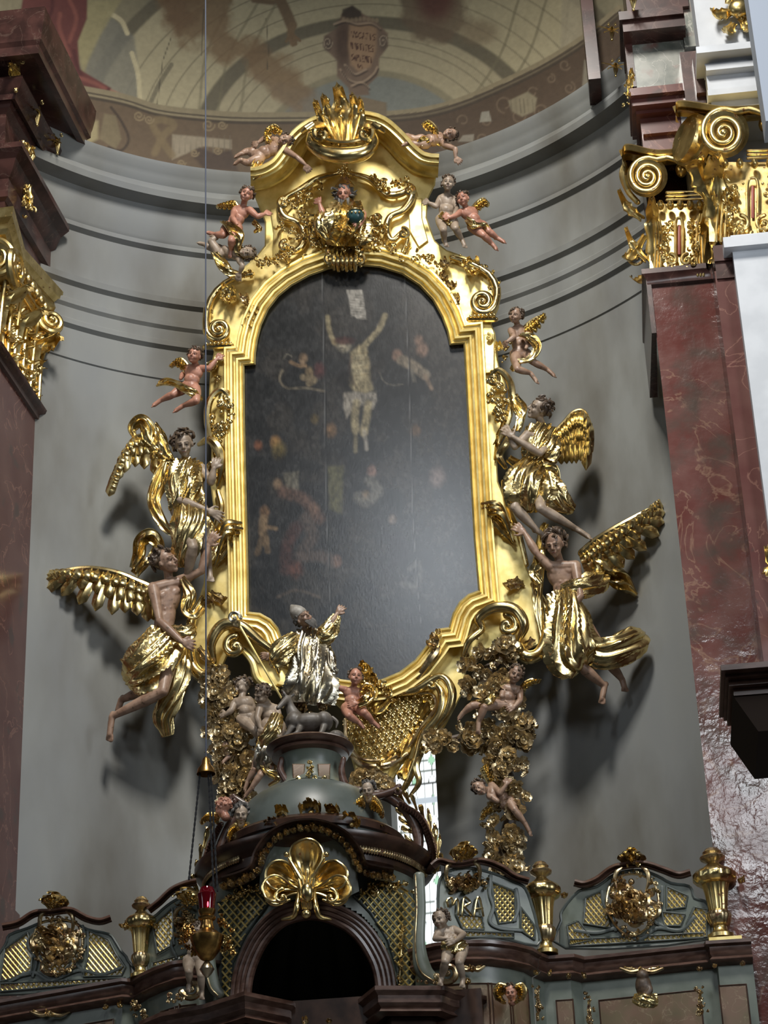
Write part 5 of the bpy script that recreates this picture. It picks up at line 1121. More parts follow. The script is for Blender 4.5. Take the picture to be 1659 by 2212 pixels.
# ---- winged children around the frame
def pu(label, J, u, m_, look, **k):
    return figure(label, 'putto', J, u, m_, look, **k)[0]
r = pu('putto flying at the top left of the pediment, legs stretched to the left', dict(h=(616, 303, .1), n=(604, 314), p=(556, 338), sl=(596, 302), sr=(616, 324, .08), el=(572, 298, -.05), wl=(558, 308, .02), fl=(546, 312), er=(642, 340, .12), wr=(660, 356, .1), fr=(670, 372, .06), hl=(548, 330, -.05), kl=(536, 326, -.05), al=(520, 332, 0), tl=(508, 338, 0), kr=(534, 352, .05), ar=(518, 346, .1), tr=(506, 354, .08), d=.3), 36, flesh, (.1, .4, 1), seed=11)
wing(r, ALT, [(584, 305), (574, 285), (590, 270), (606, 278)], [(.2, 1), (0, 1), (.3, 1)], [18, 26, 20], 6, .3, 5, 2, lw=4); scarf(r, ALT, [(560, 345, .35), (552, 362, .35), (562, 376, .3), (545, 384, .28)], [10, 12, 9, 5], seed=1)
r = pu('putto lying on the right end of the pediment cornice with an arm hanging down', dict(h=(972, 290, .15), n=(960, 300, .05), p=(918, 306), sl=(950, 292), sr=(962, 314, .1), er=(984, 322, .14), wr=(984, 340, .12), fr=(996, 352, .1), el=(938, 290), wl=(930, 306, .1), kl=(896, 300), al=(878, 292), tl=(868, 296), kr=(900, 312, .05), ar=(882, 308, .05), tr=(872, 312, .05), d=.34), 34, flesh, (.2, .3, 1), seed=12)
wing(r, ALT, [(945, 300), (940, 275), (925, 262), (912, 268)], [(.3, 1), (.1, 1), (.5, 1)], [20, 26, 22], 6, .36, 5, 2, lw=4); scarf(r, ALT, [(925, 298, .42), (910, 306, .42), (900, 320, .38)], [8, 9, 5], seed=2)
r = pu('ruddy putto at the left of the pediment, arm stretched to the gold edge', dict(h=(533, 420, .1), n=(526, 444), p=(502, 492), sl=(510, 452), sr=(540, 454, .04), er=(556, 468, .06), wr=(572, 462, .04), fr=(584, 456), el=(502, 470, .1), wl=(512, 484, .15), kl=(482, 508, .08), al=(462, 506), tl=(446, 500), kr=(500, 520, .15), ar=(500, 540, .05), tr=(496, 552, .05), d=.2), 38, flesh_pink, (.1, .25, 1), seed=13)
wing(r, ALT, [(516, 450), (506, 436), (490, 440), (476, 448)], [(-.2, 1), (-.6, 1), (-1, .3)], [18, 24, 12], 6, .12, 5, 2, lw=4); scarf(r, ALT, [(482, 478, .26), (500, 492, .34), (516, 512, .36), (512, 540, .3), (528, 560, .24)], [8, 12, 14, 14, 6], seed=3)
scarf(r, ALT, [(546, 478, .16), (560, 492, .16), (548, 500, .14)], [6, 8, 4], seed=23)
r = pu('dusty grey putto sprawled under the ruddy one at the left shoulder of the frame', dict(h=(534, 546, .15), n=(520, 548, .08), p=(474, 544), sl=(512, 540), sr=(516, 560, .1), er=(524, 574, .12), wr=(518, 590, .08), fr=(514, 604, .05), el=(500, 530), kl=(452, 534), al=(442, 528), tl=(430, 524), kr=(456, 522, .08), ar=(466, 512, .08), tr=(456, 508, .05), d=.14), 36, flesh_pale, (.3, .5, 1), seed=14)
scarf(r, ALT, [(462, 545, .24), (480, 570, .26), (496, 590, .22), (520, 592, .2)], [9, 13, 12, 6], seed=4, m_=gold); scarf(r, ALT, [(495, 530, .24), (520, 540, .28), (545, 560, .24)], [12, 13, 8], seed=24, m_=silver)
r = pu('pale putto seated at the right of the pediment, holding its edge', dict(h=(968, 396, .1), n=(966, 418), p=(964, 474), sl=(952, 428), sr=(980, 430), el=(942, 446, .06), wl=(926, 438, .06), fl=(914, 432, .04), er=(988, 450, .05), wr=(980, 466, .12), fr=(974, 474, .14), kl=(958, 498, .18), al=(960, 520, .08), tl=(966, 532, .1), kr=(984, 494, .16), ar=(998, 518, .06), tr=(1006, 534, .08), d=.16), 36, flesh_pale, (.1, .25, 1), seed=15)
scarf(r, ALT, [(950, 462, .28), (964, 474, .32), (980, 480, .28), (992, 490, .2)], [8, 9, 8, 4], seed=5)
r = pu('rosy putto leaning on the pale one at the right of the pediment, legs kicking outward', dict(h=(1000, 430, .1), n=(1006, 448, .04), p=(1030, 488), sl=(996, 458, .06), el=(984, 466, .12), wl=(972, 470, .16), fl=(964, 466, .16), sr=(1022, 454, -.02), kl=(1044, 508, .1), al=(1062, 526, .02), tl=(1076, 540, .02), kr=(1056, 500, .02), ar=(1074, 514, -.04), tr=(1094, 524, -.04), d=.18), 36, flesh_pink, (-.2, .2, 1), seed=16)
wing(r, ALT, [(1016, 456), (1030, 438), (1044, 430), (1054, 438)], [(.3, 1), (.3, 1), (.2, 1)], [20, 22, 14], 6, .12, 5, 2, lw=4); scarf(r, ALT, [(1006, 474, .26), (1024, 486, .3), (1046, 486, .26), (1052, 500, .2)], [8, 11, 9, 4], seed=6)
r = pu('pink putto on the left stile, arm on the frame, legs swung left', dict(h=(420, 768, .1), n=(423, 788), p=(410, 838), sl=(408, 794, -.02), sr=(434, 796, .02), er=(452, 796, .05), wr=(468, 776, .05), fr=(480, 762, .03), el=(396, 806, -.08), wl=(390, 818), kl=(374, 852, .06), al=(348, 864), tl=(326, 878), kr=(424, 866, .12), ar=(396, 876, .04), tr=(372, 890, .04), d=.16), 38, flesh_pink, (-.1, .1, 1), seed=17)
wing(r, ALT, [(412, 798), (398, 780), (386, 776), (370, 792)], [(0, 1), (-.3, 1), (-.6, 1)], [22, 24, 10], 6, .1, 5, 2, lw=4); scarf(r, ALT, [(340, 830, .1), (356, 824, .14), (376, 828, .2), (396, 840, .3), (420, 850, .3), (438, 862, .22)], [8, 9, 8, 10, 9, 6], seed=7); scarf(r, ALT, [(446, 800, .1), (460, 785, .12), (472, 768, .08)], [8, 12, 6], seed=27)
r = pu('brownish putto on the right stile with gilded wing and legs swung right', dict(h=(1114, 682, .1), n=(1118, 702), p=(1124, 764), sl=(1104, 714, .04), sr=(1132, 712), el=(1110, 728, .14), wl=(1096, 738, .16), fl=(1084, 748, .1), er=(1146, 734, .05), wr=(1136, 752, .12), kl=(1118, 798, .16), al=(1146, 806, .08), tl=(1164, 828, .08), kr=(1152, 782, .1), ar=(1182, 798, .02), tr=(1202, 814, .02), d=.16), 35, flesh, (-.4, .2, 1), seed=18)
wing(r, ALT, [(1130, 712), (1142, 698), (1158, 688), (1174, 680)], [(.2, 1), (.4, .9), (.8, .4)], [28, 30, 10], 7, .14, 5, 2, lw=4); scarf(r, ALT, [(1124, 722, .28), (1146, 728, .3), (1160, 750, .28), (1144, 775, .28), (1118, 780, .3), (1104, 800, .22)], [8, 12, 10, 12, 10, 5], seed=8)
r = pu('dark rosy putto right of the bishop statue with one arm reaching up left', dict(h=(768, 1462, .08), n=(764, 1484), p=(762, 1530), sl=(750, 1492), sr=(778, 1494), el=(734, 1486, .04), wl=(722, 1478, .05), fl=(712, 1470, .04), er=(784, 1514, .06), wr=(770, 1520, .14), fr=(758, 1520, .14), kl=(754, 1546, .14), al=(774, 1560, .08), tl=(788, 1572, .06), kr=(788, 1540, .12), ar=(806, 1560, .06), tr=(822, 1572, .04), d=.3), 36, flesh_pink, (.3, .1, 1), seed=19)
scarf(r, ALT, [(774, 1522, .44), (792, 1512, .46), (806, 1496, .4), (798, 1480, .36)], [8, 11, 10, 5], seed=9); wing(r, ALT, [(778, 1496), (790, 1478), (804, 1482)], [(.2, 1), (.4, 1)], [22, 20], 5, .3, 5, 2, lw=4)
r = pu('pale putto among flowers left of the bishop statue, curly hair turned away', dict(h=(524, 1482, -.02), n=(522, 1506), p=(536, 1552), sl=(508, 1516), sr=(538, 1512), el=(500, 1534, .06), wl=(488, 1544, .06), fl=(478, 1540, .04), er=(548, 1530, .0), kl=(548, 1576, .1), al=(560, 1594, .06), tl=(566, 1608, .06), kr=(560, 1566, .1), ar=(572, 1590, .02), d=.26), 38, flesh_pale, (-.6, .3, .5), hair='curly', seed=20)
r = pu('putto with brown hair looking down beside the bishop staff', dict(h=(566, 1500, .1), n=(578, 1518), p=(590, 1566), sl=(562, 1526, .06), sr=(596, 1530), el=(556, 1550, .12), wl=(562, 1572, .12), fl=(564, 1586, .1), er=(604, 1552, .06), kl=(582, 1592, .1), kr=(600, 1590, .1), d=.34), 38, flesh_pale, (-.7, .5, .6), seed=21)
drape(r, ALT, [(598, 1545, .4), (590, 1575, .46), (572, 1600, .44), (556, 1618, .38)], [12, 16, 14, 6], nf=7, seed=41, name='cloth', nu=24, nv=44)
r = pu('upside down putto below the bishop staff, only its legs and gold cloth showing', dict(h=(588, 1612, -.1), n=(585, 1625, -.05), p=(570, 1646), kl=(550, 1662, .08), al=(535, 1688, .05), tl=(526, 1712, .04), kr=(562, 1674, .12), ar=(542, 1704, .1), tr=(524, 1724, .08), d=.28), 32, flesh, (0, .3, 1), seed=22)
drape(r, ALT, [(576, 1600, .36), (572, 1622, .4), (566, 1650, .38), (574, 1672, .34)], [12, 20, 16, 8], nf=7, seed=42, name='cloth', nu=24, nv=44, m_=silver); scarf(r, ALT, [(560, 1640, .36), (575, 1665, .4), (600, 1680, .36), (580, 1695, .3)], [5, 8, 8, 4], seed=43)
r = pu('putto half hidden in the left flower garland, one thin leg hanging down', dict(h=(486, 1585, -.08), n=(488, 1600, -.06), p=(490, 1622, -.04), kl=(488, 1606, .06), al=(492, 1636, .06), tl=(478, 1648, .08), d=.22), 30, flesh, (0, .3, 1), seed=23)
r = pu('smiling putto rising from the right flower garland with a small wing', dict(h=(1114, 1456, .1), n=(1106, 1478, .02), p=(1094, 1520), sl=(1092, 1484), sr=(1122, 1490), er=(1124, 1512, .06), wr=(1112, 1526, .12), fr=(1100, 1530, .14), el=(1084, 1504, .08), hl=(1070, 1520), kl=(1046, 1528, .16), al=(1034, 1560, .12), tl=(1032, 1586, .12), kr=(1020, 1524, .12), ar=(1000, 1540, .1), tr=(988, 1554, .08), d=.26), 36, flesh, (.1, .4, 1), seed=24)
wing(r, ALT, [(1122, 1490), (1134, 1474), (1150, 1468), (1166, 1472)], [(.1, 1), (.3, 1), (.8, .4)], [18, 18, 8], 6, .22, 5, 2, lw=3); scarf(r, ALT, [(1068, 1500, .4), (1052, 1515, .42), (1018, 1520, .36)], [8, 10, 5], seed=25)
r = pu('putto hanging sideways in the right garland, head to the left', dict(h=(1036, 1702, .1), n=(1052, 1706, .04), p=(1092, 1728), sl=(1062, 1696), sr=(1058, 1720, .06), el=(1082, 1714, .12), wl=(1094, 1694, .14), fl=(1098, 1684, .12), er=(1074, 1730, .1), kl=(1112, 1750, .1), al=(1134, 1778, .06), tl=(1150, 1806, .04), kr=(1106, 1738, .0), ar=(1120, 1730, -.02), d=.26), 34, flesh, (-.3, .5, 1), seed=26)
wing(r, ALT, [(1058, 1696), (1046, 1676), (1040, 1662), (1050, 1656)], [(.8, .3), (.9, 0), (.6, -.2)], [16, 20, 10], 6, .2, 5, 2, lw=3); wing(r, ALT, [(1066, 1722), (1058, 1740), (1044, 1752), (1038, 1768)], [(.2, .6), (.5, .5), (.2, .6)], [18, 18, 10], 6, .2, 5, 2, lw=3, name='lower_wing')

# ---- God the Father in the pediment
r, K_ = figure('bearded God the Father bust in the pediment under a triangular nimbus', 'statue', dict(h=(743, 418, .16), n=(745, 448, .05), p=(747, 510), er=(786, 462, .1), wr=(782, 480, .22), fr=(768, 486, .26), el=(700, 470, .1), wl=(690, 440, .12), fl=(684, 424, .1), d=.14), 42, flesh_pink, (0, .5, 1), 'long', kind='adult', seed=31, beard=True, name='god_father_statue', hairm=hair_gr)
drape(r, ALT, [(746, 446, .2), (746, 475, .26), (748, 505, .24), (748, 530, .18)], [34, 44, 46, 30], nf=13, amp=.5, seed=51, name='robe'); drape(r, ALT, [(704, 455, .2), (700, 485, .26), (716, 515, .24)], [16, 22, 12], nf=7, seed=52, name='sleeve', nu=24, nv=44)
g = G(); a_ = [(722, 404), (743, 372), (766, 402)]; plate(g, ALT, a_, .3, .34, 2); obj('nimbus', g, gold_dk, r)
g = G(); crust(g, ALT, [(716, 470), (746, 500), (785, 510)], 34, 9, 91, .3, .06); obj('flowers', g, gold, r)
t = thing('globe', 'blue-green globe with a gold band held by the bearded figure in the pediment', 'globe', P(768, 486, .3)); g = G(); g.ell(P(768, 467, .38), 19/PXM, n=28, m=18); sp_ = obj('sphere', g, mat('globe_paint', (.025, .07, .075), .3), t)
g = G(); c_ = P(768, 467, .38); g.tube([c_+19.4/PXM*(math.cos(x)*EX+.2*math.sin(x)*EY+.98*math.sin(x)*EN)+EY*.02 for x in np.linspace(0, 2*math.pi, 28)], .006, 6); bd_ = obj('band', g, gold, sp_)
for i in range(5): g = G(); g.ell(P(752+i*8, 459+abs(i-2)*-1, .46), .012, n=8, m=6); obj('star', g, gold, t)

# ---- the bishop above the canopy
BM = kmap(660, 1450, 1.8)
r, K_ = figure('bishop saint statue in silver and gold vestments pointing up to the painting', 'statue', dict(h=(656, 1336, .1), n=(660, 1366), p=(668, 1440), sl=(636, 1378), sr=(690, 1374), er=(712, 1352, .05), wr=(728, 1326, .05), fr=(742, 1306, .05), el=(610, 1392, .06), wl=(584, 1414, .1), fl=(562, 1418, .1), kl=(650, 1490, .1), kr=(692, 1490, .1), al=(648, 1525), ar=(690, 1525), d=.1), 44, flesh, (.5, -.2, .9), 'short', kind='adult', M=BM, seed=41, beard=True, name='bishop_statue', hairm=hair_gr)
g = G(); f_, w_, s_ = head_frame(BM, (.5, -.2, .9), nrm(K_['h']-K_['n'])); c_ = K_['h']; u_ = 44/BM.k; rows = []
for z_, a_, b_ in ((.2, .37, .4), (.35, .4, .42), (.6, .36, .3), (.8, .22, .16), (.95, .05, .04)): rows.append([c_+w_*z_*u_+s_*a_*u_*math.cos(x)+f_*(b_*math.sin(x)-.04)*u_ for x in np.linspace(0, 6.283, 20, endpoint=False)])
g.grid(np.array(rows), cv=True, capu=True); obj('mitre', g, mat('mitre_paint', (.3, .28, .25), .5, 0, (.2, .18, .15), 20), r)
drape(r, BM, [(662, 1368, .1), (664, 1405, .14), (668, 1440, .18), (670, 1480, .2), (668, 1520, .16)], [30, 38, 36, 48, 46], nf=13, amp=.42, seed=61, name='robe', m_=silver, nv=110)
drape(r, BM, [(640, 1375, .16), (618, 1400, .22), (598, 1425, .24), (586, 1440, .2)], [16, 24, 20, 6], nf=7, seed=62, name='cape', nu=30, nv=56); drape(r, BM, [(688, 1372, .14), (704, 1372, .16), (716, 1352, .14), (728, 1330, .14)], [16, 22, 16, 9], nf=7, seed=63, name='sleeve', nu=30, nv=56)
drape(r, BM, [(700, 1385, .1), (708, 1420, .12), (716, 1446, .12), (730, 1452, .1)], [12, 14, 12, 5], nf=7, seed=64, name='cape_end', nu=24, nv=44, m_=silver)
g = G(); tuft(g, BM, 650, 1530, 26, 7, .1, 31); crust(g, BM, [(625, 1520), (665, 1535), (705, 1525)], 26, 13, 32, .06, .1); obj('cloud_base', g, gold_dk, r)
t = thing('crozier', 'long gilded crozier leaning across the lower left scrolls', 'staff', BM(608, 1510, .2)); g = G(); S(g, BM, [(608, 1508, .2), (518, 1352, .3)], 2.6, 8, 1); obj('shaft', g, gold_leaf, t)
g = G(); volute(g, BM, 505, 1335, 15, 1.2, 0, 1, 4.5, 2.5, .3, .03); tuft(g, BM, 512, 1348, 12, 6, .3, 5); obj('crook', g, silver, t)
# ---- deer on its rock
BM = kmap(670, 1580, 1.65); d_ = lambda x, y, z=0.: BM(x, y, z+.12); k_ = 1/BM.k; g = G()
g.ell(d_(668, 1562), (46*k_, .11, 21*k_), None, 20, 12); g.ell(d_(700, 1558), (20*k_, .1, 21*k_), None, 16, 10); g.ell(d_(636, 1560), (20*k_, .1, 22*k_), None, 16, 10)
g.tube([d_(638, 1552), d_(628, 1530), d_(622, 1512, .02)], np.array([17, 11, 8])*k_, 14, smooth=4); g.tube([d_(622, 1510, .02), d_(612, 1518, .06), d_(600, 1530, .1)], np.array([9, 7, 4.5])*k_, 12, smooth=4)
for a_ in ([(648, 1572, .06), (640, 1584, .12), (622, 1588, .1)], [(700, 1568, .05), (690, 1586, .1), (662, 1586, .12)], [(630, 1572, .05), (618, 1590, .06), (605, 1594, .05)]): g.tube([d_(*q_) for q_ in a_], np.array([8, 5, 3])*k_, 10, smooth=4)
g.tube([d_(626, 1508), d_(634, 1500), d_(640, 1494)], np.array([3, 4, 1])*k_, 8); g.tube([d_(620, 1508, .04), d_(614, 1498, .05), d_(610, 1490, .05)], np.array([3, 4, 1])*k_, 8)
t = thing('deer_statue', 'dark carved deer lying on a rock under the bishop statue', 'statue', BM(670, 1610)); put('body', fuse(g, .008, 'body'), stone_gr, t)
g = G(); g.tube([d_(718, 1550), d_(728, 1560), d_(726, 1572)], np.array([4, 4, 1.5])*k_, 8, smooth=4); obj('tail', g, stone_gr, t)
g = G(); rs = random.Random(8)
for i in range(26): g.ell(BM(612+i*5+rs.uniform(-5, 5), 1598+rs.uniform(-8, 12), rs.uniform(0, .12)), (rs.uniform(.04, .08), .07, rs.uniform(.03, .05)), None, 8, 6)
put('rock', fuse(g, .014, 'rock', 1), stone_gr, t)
g = G(); leaf(g, BM, (712, 1585, .1), (742, 1604, .1), 8, .03, 3); obj('fern', g, stone_gr, t)
# ================================================================ flower garlands
def flower_mesh(seed, petals=6):
    g = G(); rs = random.Random(seed)
    for ring, (n, r, h, ti) in enumerate(((petals, 1., .1, .35), (petals-1, .62, .3, .75))):
        for i in range(n):
            a_ = 2*math.pi*i/n+ring*.5; rows = []
            for j in range(6):
                u_ = j/5; hw = .42*r*math.sin(math.pi*min(1, .12+u_*.8))**.6; row = []
                for s2, th in ((1, 0), (-1, .06)):
                    for v in (-1, 0, 1):
                        x = r*u_*math.cos(ti*u_); z = h+r*math.sin(ti)*u_*u_*.8-th+.12*abs(v)*u_; y = hw*v*s2
                        row.append((x*math.cos(a_)-y*math.sin(a_), x*math.sin(a_)+y*math.cos(a_), z))
                rows.append(row)
            g.grid(np.array(rows), cv=True, capu=True)
    g.ell((0, 0, .3), (.25, .25, .2), None, 8, 6)
    me = bpy.data.meshes.new('flower'); me.from_pydata(g.arr().tolist(), [], g.f); me.update(); me.shade_smooth(); me.set_sharp_from_angle(angle=.8); return me
FL = [flower_mesh(i, n) for i, n in ((1, 6), (2, 5), (3, 7))]
for m_ in FL[:2]: m_.materials.append(gold_fl)
FL[2].materials.append(gold_fl)
GLf = bpy.data.meshes.new('leaf'); g = G(); M0 = Map(lambda x, y, d=0.: np.array([x, y, d]), np.array([1., 0, 0]), np.array([0, 1., 0]), np.array([0, 0, 1.]), 1.)
leaf(g, M0, (0, 0), (1.6, 0), .45, .4, 4, nu=14, nv=7, thick=.05); GLf.from_pydata(g.arr().tolist(), [], g.f); GLf.update(); GLf.shade_smooth(); GLf.materials.append(gold_dk)
def garland(label, pts, wid, n, seed, M=ALT, d=.1, base=None, size=(.055, .1)):
    """pts: centre line in photo scale, wid: half widths; each flower and leaf is its own part"""
    rs = random.Random(seed); q = cr(np.array(pts, float), 8); ws = cr(np.array(wid, float)[:, None], 8)[:, 0]; t = thing('flower_garland', label, 'garland', M(*(base or pts[-1]), 0)); b = np.array(t.location)
    g = G(); S(g, M, [(x, y, d-.04) for x, y in pts], [w_*.3 for w_ in wid], 8); obj('stem', g, hair_br, t)
    fr = np.array([M.ex, M.ey, M.en])
    for i in range(n):
        j = rs.randrange(len(q)) if i > n//3 else int(i/(n/3)*(len(q)-1)); x, y = q[j]; o = rs.uniform(-1, 1); tx = q[min(j+1, len(q)-1)]-q[max(0, j-1)]; tx = tx/(np.linalg.norm(tx)+1e-9)
        x += -tx[1]*o*ws[j]+rs.uniform(-6, 6); y += tx[0]*o*ws[j]+rs.uniform(-6, 6); dd = d+.14*math.sqrt(max(0, 1-o*o))+rs.uniform(0, .04)
        isf = rs.random() < .62; me = rs.choice(FL) if isf else GLf; s_ = rs.uniform(*size)*(1 if isf else .8)
        if i >= 100: break
        ob = bpy.data.objects.new('flower' if isf else 'leaf', me); COL.objects.link(ob); ob.parent = t
        nv_ = nrm(M.en+M.ex*(o*-tx[1]*.9+rs.uniform(-.5, .5))+M.ey*rs.uniform(-.6, .4)); a_ = rs.uniform(0, 6.28); e1 = nrm(np.cross(nv_, [math.cos(a_), .3, math.sin(a_)])); e2 = np.cross(nv_, e1)
        mm = Matrix([[*(v) , 0] for v in np.array([e1, e2, nv_]).T]+[[0, 0, 0, 1]]); loc = M(x, y, dd)-b
        ob.matrix_local = Matrix.Translation(Vector(loc)) @ mm @ Matrix.Scale(s_, 4)
    return t
garland('left flower garland, upper mass hanging below the lower left scroll', [(468, 1450), (478, 1490), (492, 1540), (490, 1590)], [10, 34, 46, 42], 62, 1, d=.1)
garland('left flower garland, lower mass falling behind the lamp cord', [(490, 1600), (500, 1650), (510, 1700), (500, 1745)], [42, 44, 42, 30], 62, 2, d=.1)
garland('small gilded flower bunch between the two putti left of the bishop', [(560, 1560), (590, 1600), (600, 1640)], [18, 22, 16], 26, 3, d=.16)
garland('right flower garland, upper mass under the lower right scroll', [(1092, 1392), (1078, 1430), (1050, 1455), (1060, 1500), (1090, 1545)], [10, 26, 50, 50, 44], 64, 4, d=.12)
garland('right flower swag reaching left towards the stained window', [(1110, 1580), (1060, 1590), (1010, 1590), (960, 1600), (935, 1605)], [26, 26, 26, 22, 12], 44, 5, d=.1)
garland('right flower garland, narrow middle part above the hanging putto', [(1118, 1560), (1110, 1610), (1092, 1650), (1104, 1690)], [24, 28, 36, 34], 50, 6, d=.1)
garland('right flower garland, lower end hanging down to the railing', [(1104, 1700), (1104, 1760), (1090, 1810), (1080, 1850), (1108, 1880)], [32, 42, 36, 28, 16], 54, 7, d=.12)
garland('small flower cluster behind the cherub head right of the canopy', [(770, 1690), (800, 1700), (840, 1700)], [10, 14, 12], 26, 8, d=.2)
# ================================================================ the canopy in front of the altar
CY = 1.55; CX = W(683, 1960, CY)[0]
KC = FPX/((W(683, 1950, CY)-CAMO)@_F)
def zof(py, y=CY, px=683): return W(px, py, y)[2]
def cylmap(R, k=None):
    def fn(x, y, d=0.):
        r = _ray(x, y); rr = R+d; o = CAMO-np.array([CX, CY, 0]); a = r[0]**2+r[1]**2; b = 2*(o[0]*r[0]+o[1]*r[1]); c = o[0]**2+o[1]**2-rr*rr; D = b*b-4*a*c
        t = (-b-math.sqrt(max(0, D)))/2/a; return CAMO+r*t
    return Map(fn, np.array([1., 0, 0]), np.array([0, 0, 1.]), np.array([0, -1., 0]), k or KC)
RB = 228/KC; CM = cylmap(RB)
def ang(x, y):
    q = CM(x, y)-np.array([CX, CY, 0]); return math.atan2(q[0], -q[1])
def cyl(a, z, R): return np.array([CX+R*math.sin(a), CY-R*math.cos(a), z])
t = thing('altar_canopy', 'round domed canopy in sage and walnut with a big gilded shell over its dark arch', 'canopy', (CX, CY, 5.2)); CAN = t
# drum with an arched opening
zt, zb = zof(1905), 5.5
opn = crc([(520, 2230), (512, 2130), (530, 2060), (575, 1990), (640, 1948), (700, 1940), (765, 1962), (815, 2010), (845, 2080), (856, 2230)], 6)
nu, nv = 90, 170; pm = Paint(np.zeros((1, 1)), np.zeros((1, 1)), (0, 0, 0)); g = G(); A = np.array([[cyl(-2.2+4.4*j/(nv-1), zb+(zt-zb)*i/(nu-1), RB) for j in range(nv)] for i in range(nu)])
pm.X, pm.Y = proj(A.reshape(-1, 3)); ins = pm.inpoly(opn.tolist()).reshape(nu, nv); aa = np.abs(np.linspace(-2.2, 2.2, nv)) < 1.4; ins &= aa[None, :]
f = [(i*nv+j, i*nv+j+1, (i+1)*nv+j+1, (i+1)*nv+j) for i in range(nu-1) for j in range(nv-1) if not (ins[i, j] and ins[i+1, j+1])]
g.add(A.reshape(-1, 3), f); obj('drum', g, green_p, t)
g = G(); sweep(g, CM, [(506, 2240), (505, 2150), (514, 2090), (545, 2010), (590, 1962), (640, 1936), (690, 1930), (745, 1945), (795, 1980), (832, 2040), (850, 2110), (856, 2240)][::1], [(-6, -.02), (-6, .03), (-2, .05), (2, .03), (8, .03), (14, .06), (20, .03), (24, .01), (30, .02), (34, -.1)][::-1]) if 0 else None
arch = cr(np.array([(506, 2240), (503, 2150), (514, 2085), (544, 2020), (586, 1974), (630, 1954), (676, 1948), (726, 1958), (780, 1988), (822, 2040), (848, 2110), (856, 2240)], float), 5)
g = G()
for o, w_, dd in ((0, 6, .03), (10, 6, .015), (20, 6, .0), (32, 8, -.02)): S(g, CM, [(p[0], p[1], dd) for p in off_open(arch, -o)], w_, 8, 1)
obj('archivolt', g, wood, t); sweepf = [(-22, -.22), (-22, .0), (14, .0), (14, -.05)]
g = G(); rows = [[CM(p[0], p[1], dd) for p in off_open(arch, o)] for o, dd in ((-38, -.3), (-38, -.03), (4, .02))]; g.grid(np.array(rows)); obj('arch_band', g, wood, t)
# dark conch inside
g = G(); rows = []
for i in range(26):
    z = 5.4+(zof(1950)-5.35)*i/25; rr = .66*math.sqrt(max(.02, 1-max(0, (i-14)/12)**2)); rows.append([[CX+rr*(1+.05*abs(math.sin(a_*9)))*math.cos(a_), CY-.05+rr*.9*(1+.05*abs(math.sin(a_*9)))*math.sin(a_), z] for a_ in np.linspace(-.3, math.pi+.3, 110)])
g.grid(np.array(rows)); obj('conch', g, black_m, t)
# lattice in the spandrels
g = G()
def lat(poly, sp, w_, M, d, g, sl=1.15, ph=0):
    """crossing strands clipped to an outline"""
    xs = [p[0] for p in poly]; ys = [p[1] for p in poly]; n = 0
    for sg in (1, -1):
        c0 = min(ys)-abs(sl)*(max(xs)-min(xs))-20
        for k_ in range(400):
            c_ = c0+k_*sp*1.5
            if c_ > max(ys)+abs(sl)*(max(xs)-min(xs)): break
            pts = []; X_ = np.arange(min(xs), max(xs)+1, 2.); Y_ = c_+sg*sl*(X_-(min(xs) if sg > 0 else min(xs))); pm.X, pm.Y = X_[None], Y_[None]; m_ = pm.inpoly(poly)[0]
            run = []
            for x_, y_, o in list(zip(X_, Y_, m_))+[(0, 0, False)]:
                if o: run.append((x_, y_, d+.004*sg))
                else:
                    if len(run) > 2: S(g, M, run[::max(1, len(run)//6)] if len(run) > 7 else run, w_, 5, 1)
                    run = []
spR = [(765, 1935), (830, 1918), (895, 1925), (902, 2000), (900, 2140), (868, 2170), (860, 2100), (838, 2030), (800, 1970)]; spL = [(470, 1950), (540, 1930), (600, 1925), (570, 1965), (530, 2020), (502, 2080), (494, 2170), (478, 2180), (480, 2050)]
for pl_ in (spR, spL): g = G(); lat(pl_, 13, 1.9, CM, .02, g); lt_ = obj('lattice', g, gold_leaf, t); g = G(); S(g, CM, [(p[0], p[1], .01) for p in pl_+pl_[:1]], 3, 6, 1); obj('lattice_rim', g, blue_p, lt_)
for p_, n_, r_, s_ in (([(790, 1925), (830, 1905), (880, 1925)], 30, 13, 61), ([(480, 1945), (530, 1925), (585, 1925)], 26, 13, 62), ([(470, 2040), (485, 2020), (500, 2050)], 16, 13, 63), ([(870, 2000), (862, 2120)], 14, 8, 64)): g = G(); S(g, CM, [(x_, y_, .03) for x_, y_ in p_], 3); crust(g, CM, p_, n_, r_, s_, .03, .04); obj('garland_relief', g, gold, t)
# ring cornice
zc_ = zof(1903); g = G(); g.lathe([(RB, zc_-.12), (RB+.03, zc_-.1), (RB+.03, zc_-.03), (RB+.06, zc_), (RB+.1, zc_+.03), (RB+.12, zc_+.06), (RB+.12, zc_+.09), (RB-.1, zc_+.12), (.62, zc_+.14)], (CX, CY, 0), 96); obj('cornice', g, wood_dk, t)
g = G(); rs = random.Random(5)
for i in range(110):
    a_ = -1.5+3*i/109
    if abs(a_+.02) < .55: continue
    g.ell(cyl(a_, zc_-.03, RB+.05), (.016, .016, .03), None, 6, 5)
obj('dentil_leaf', g, gold_dk, t)
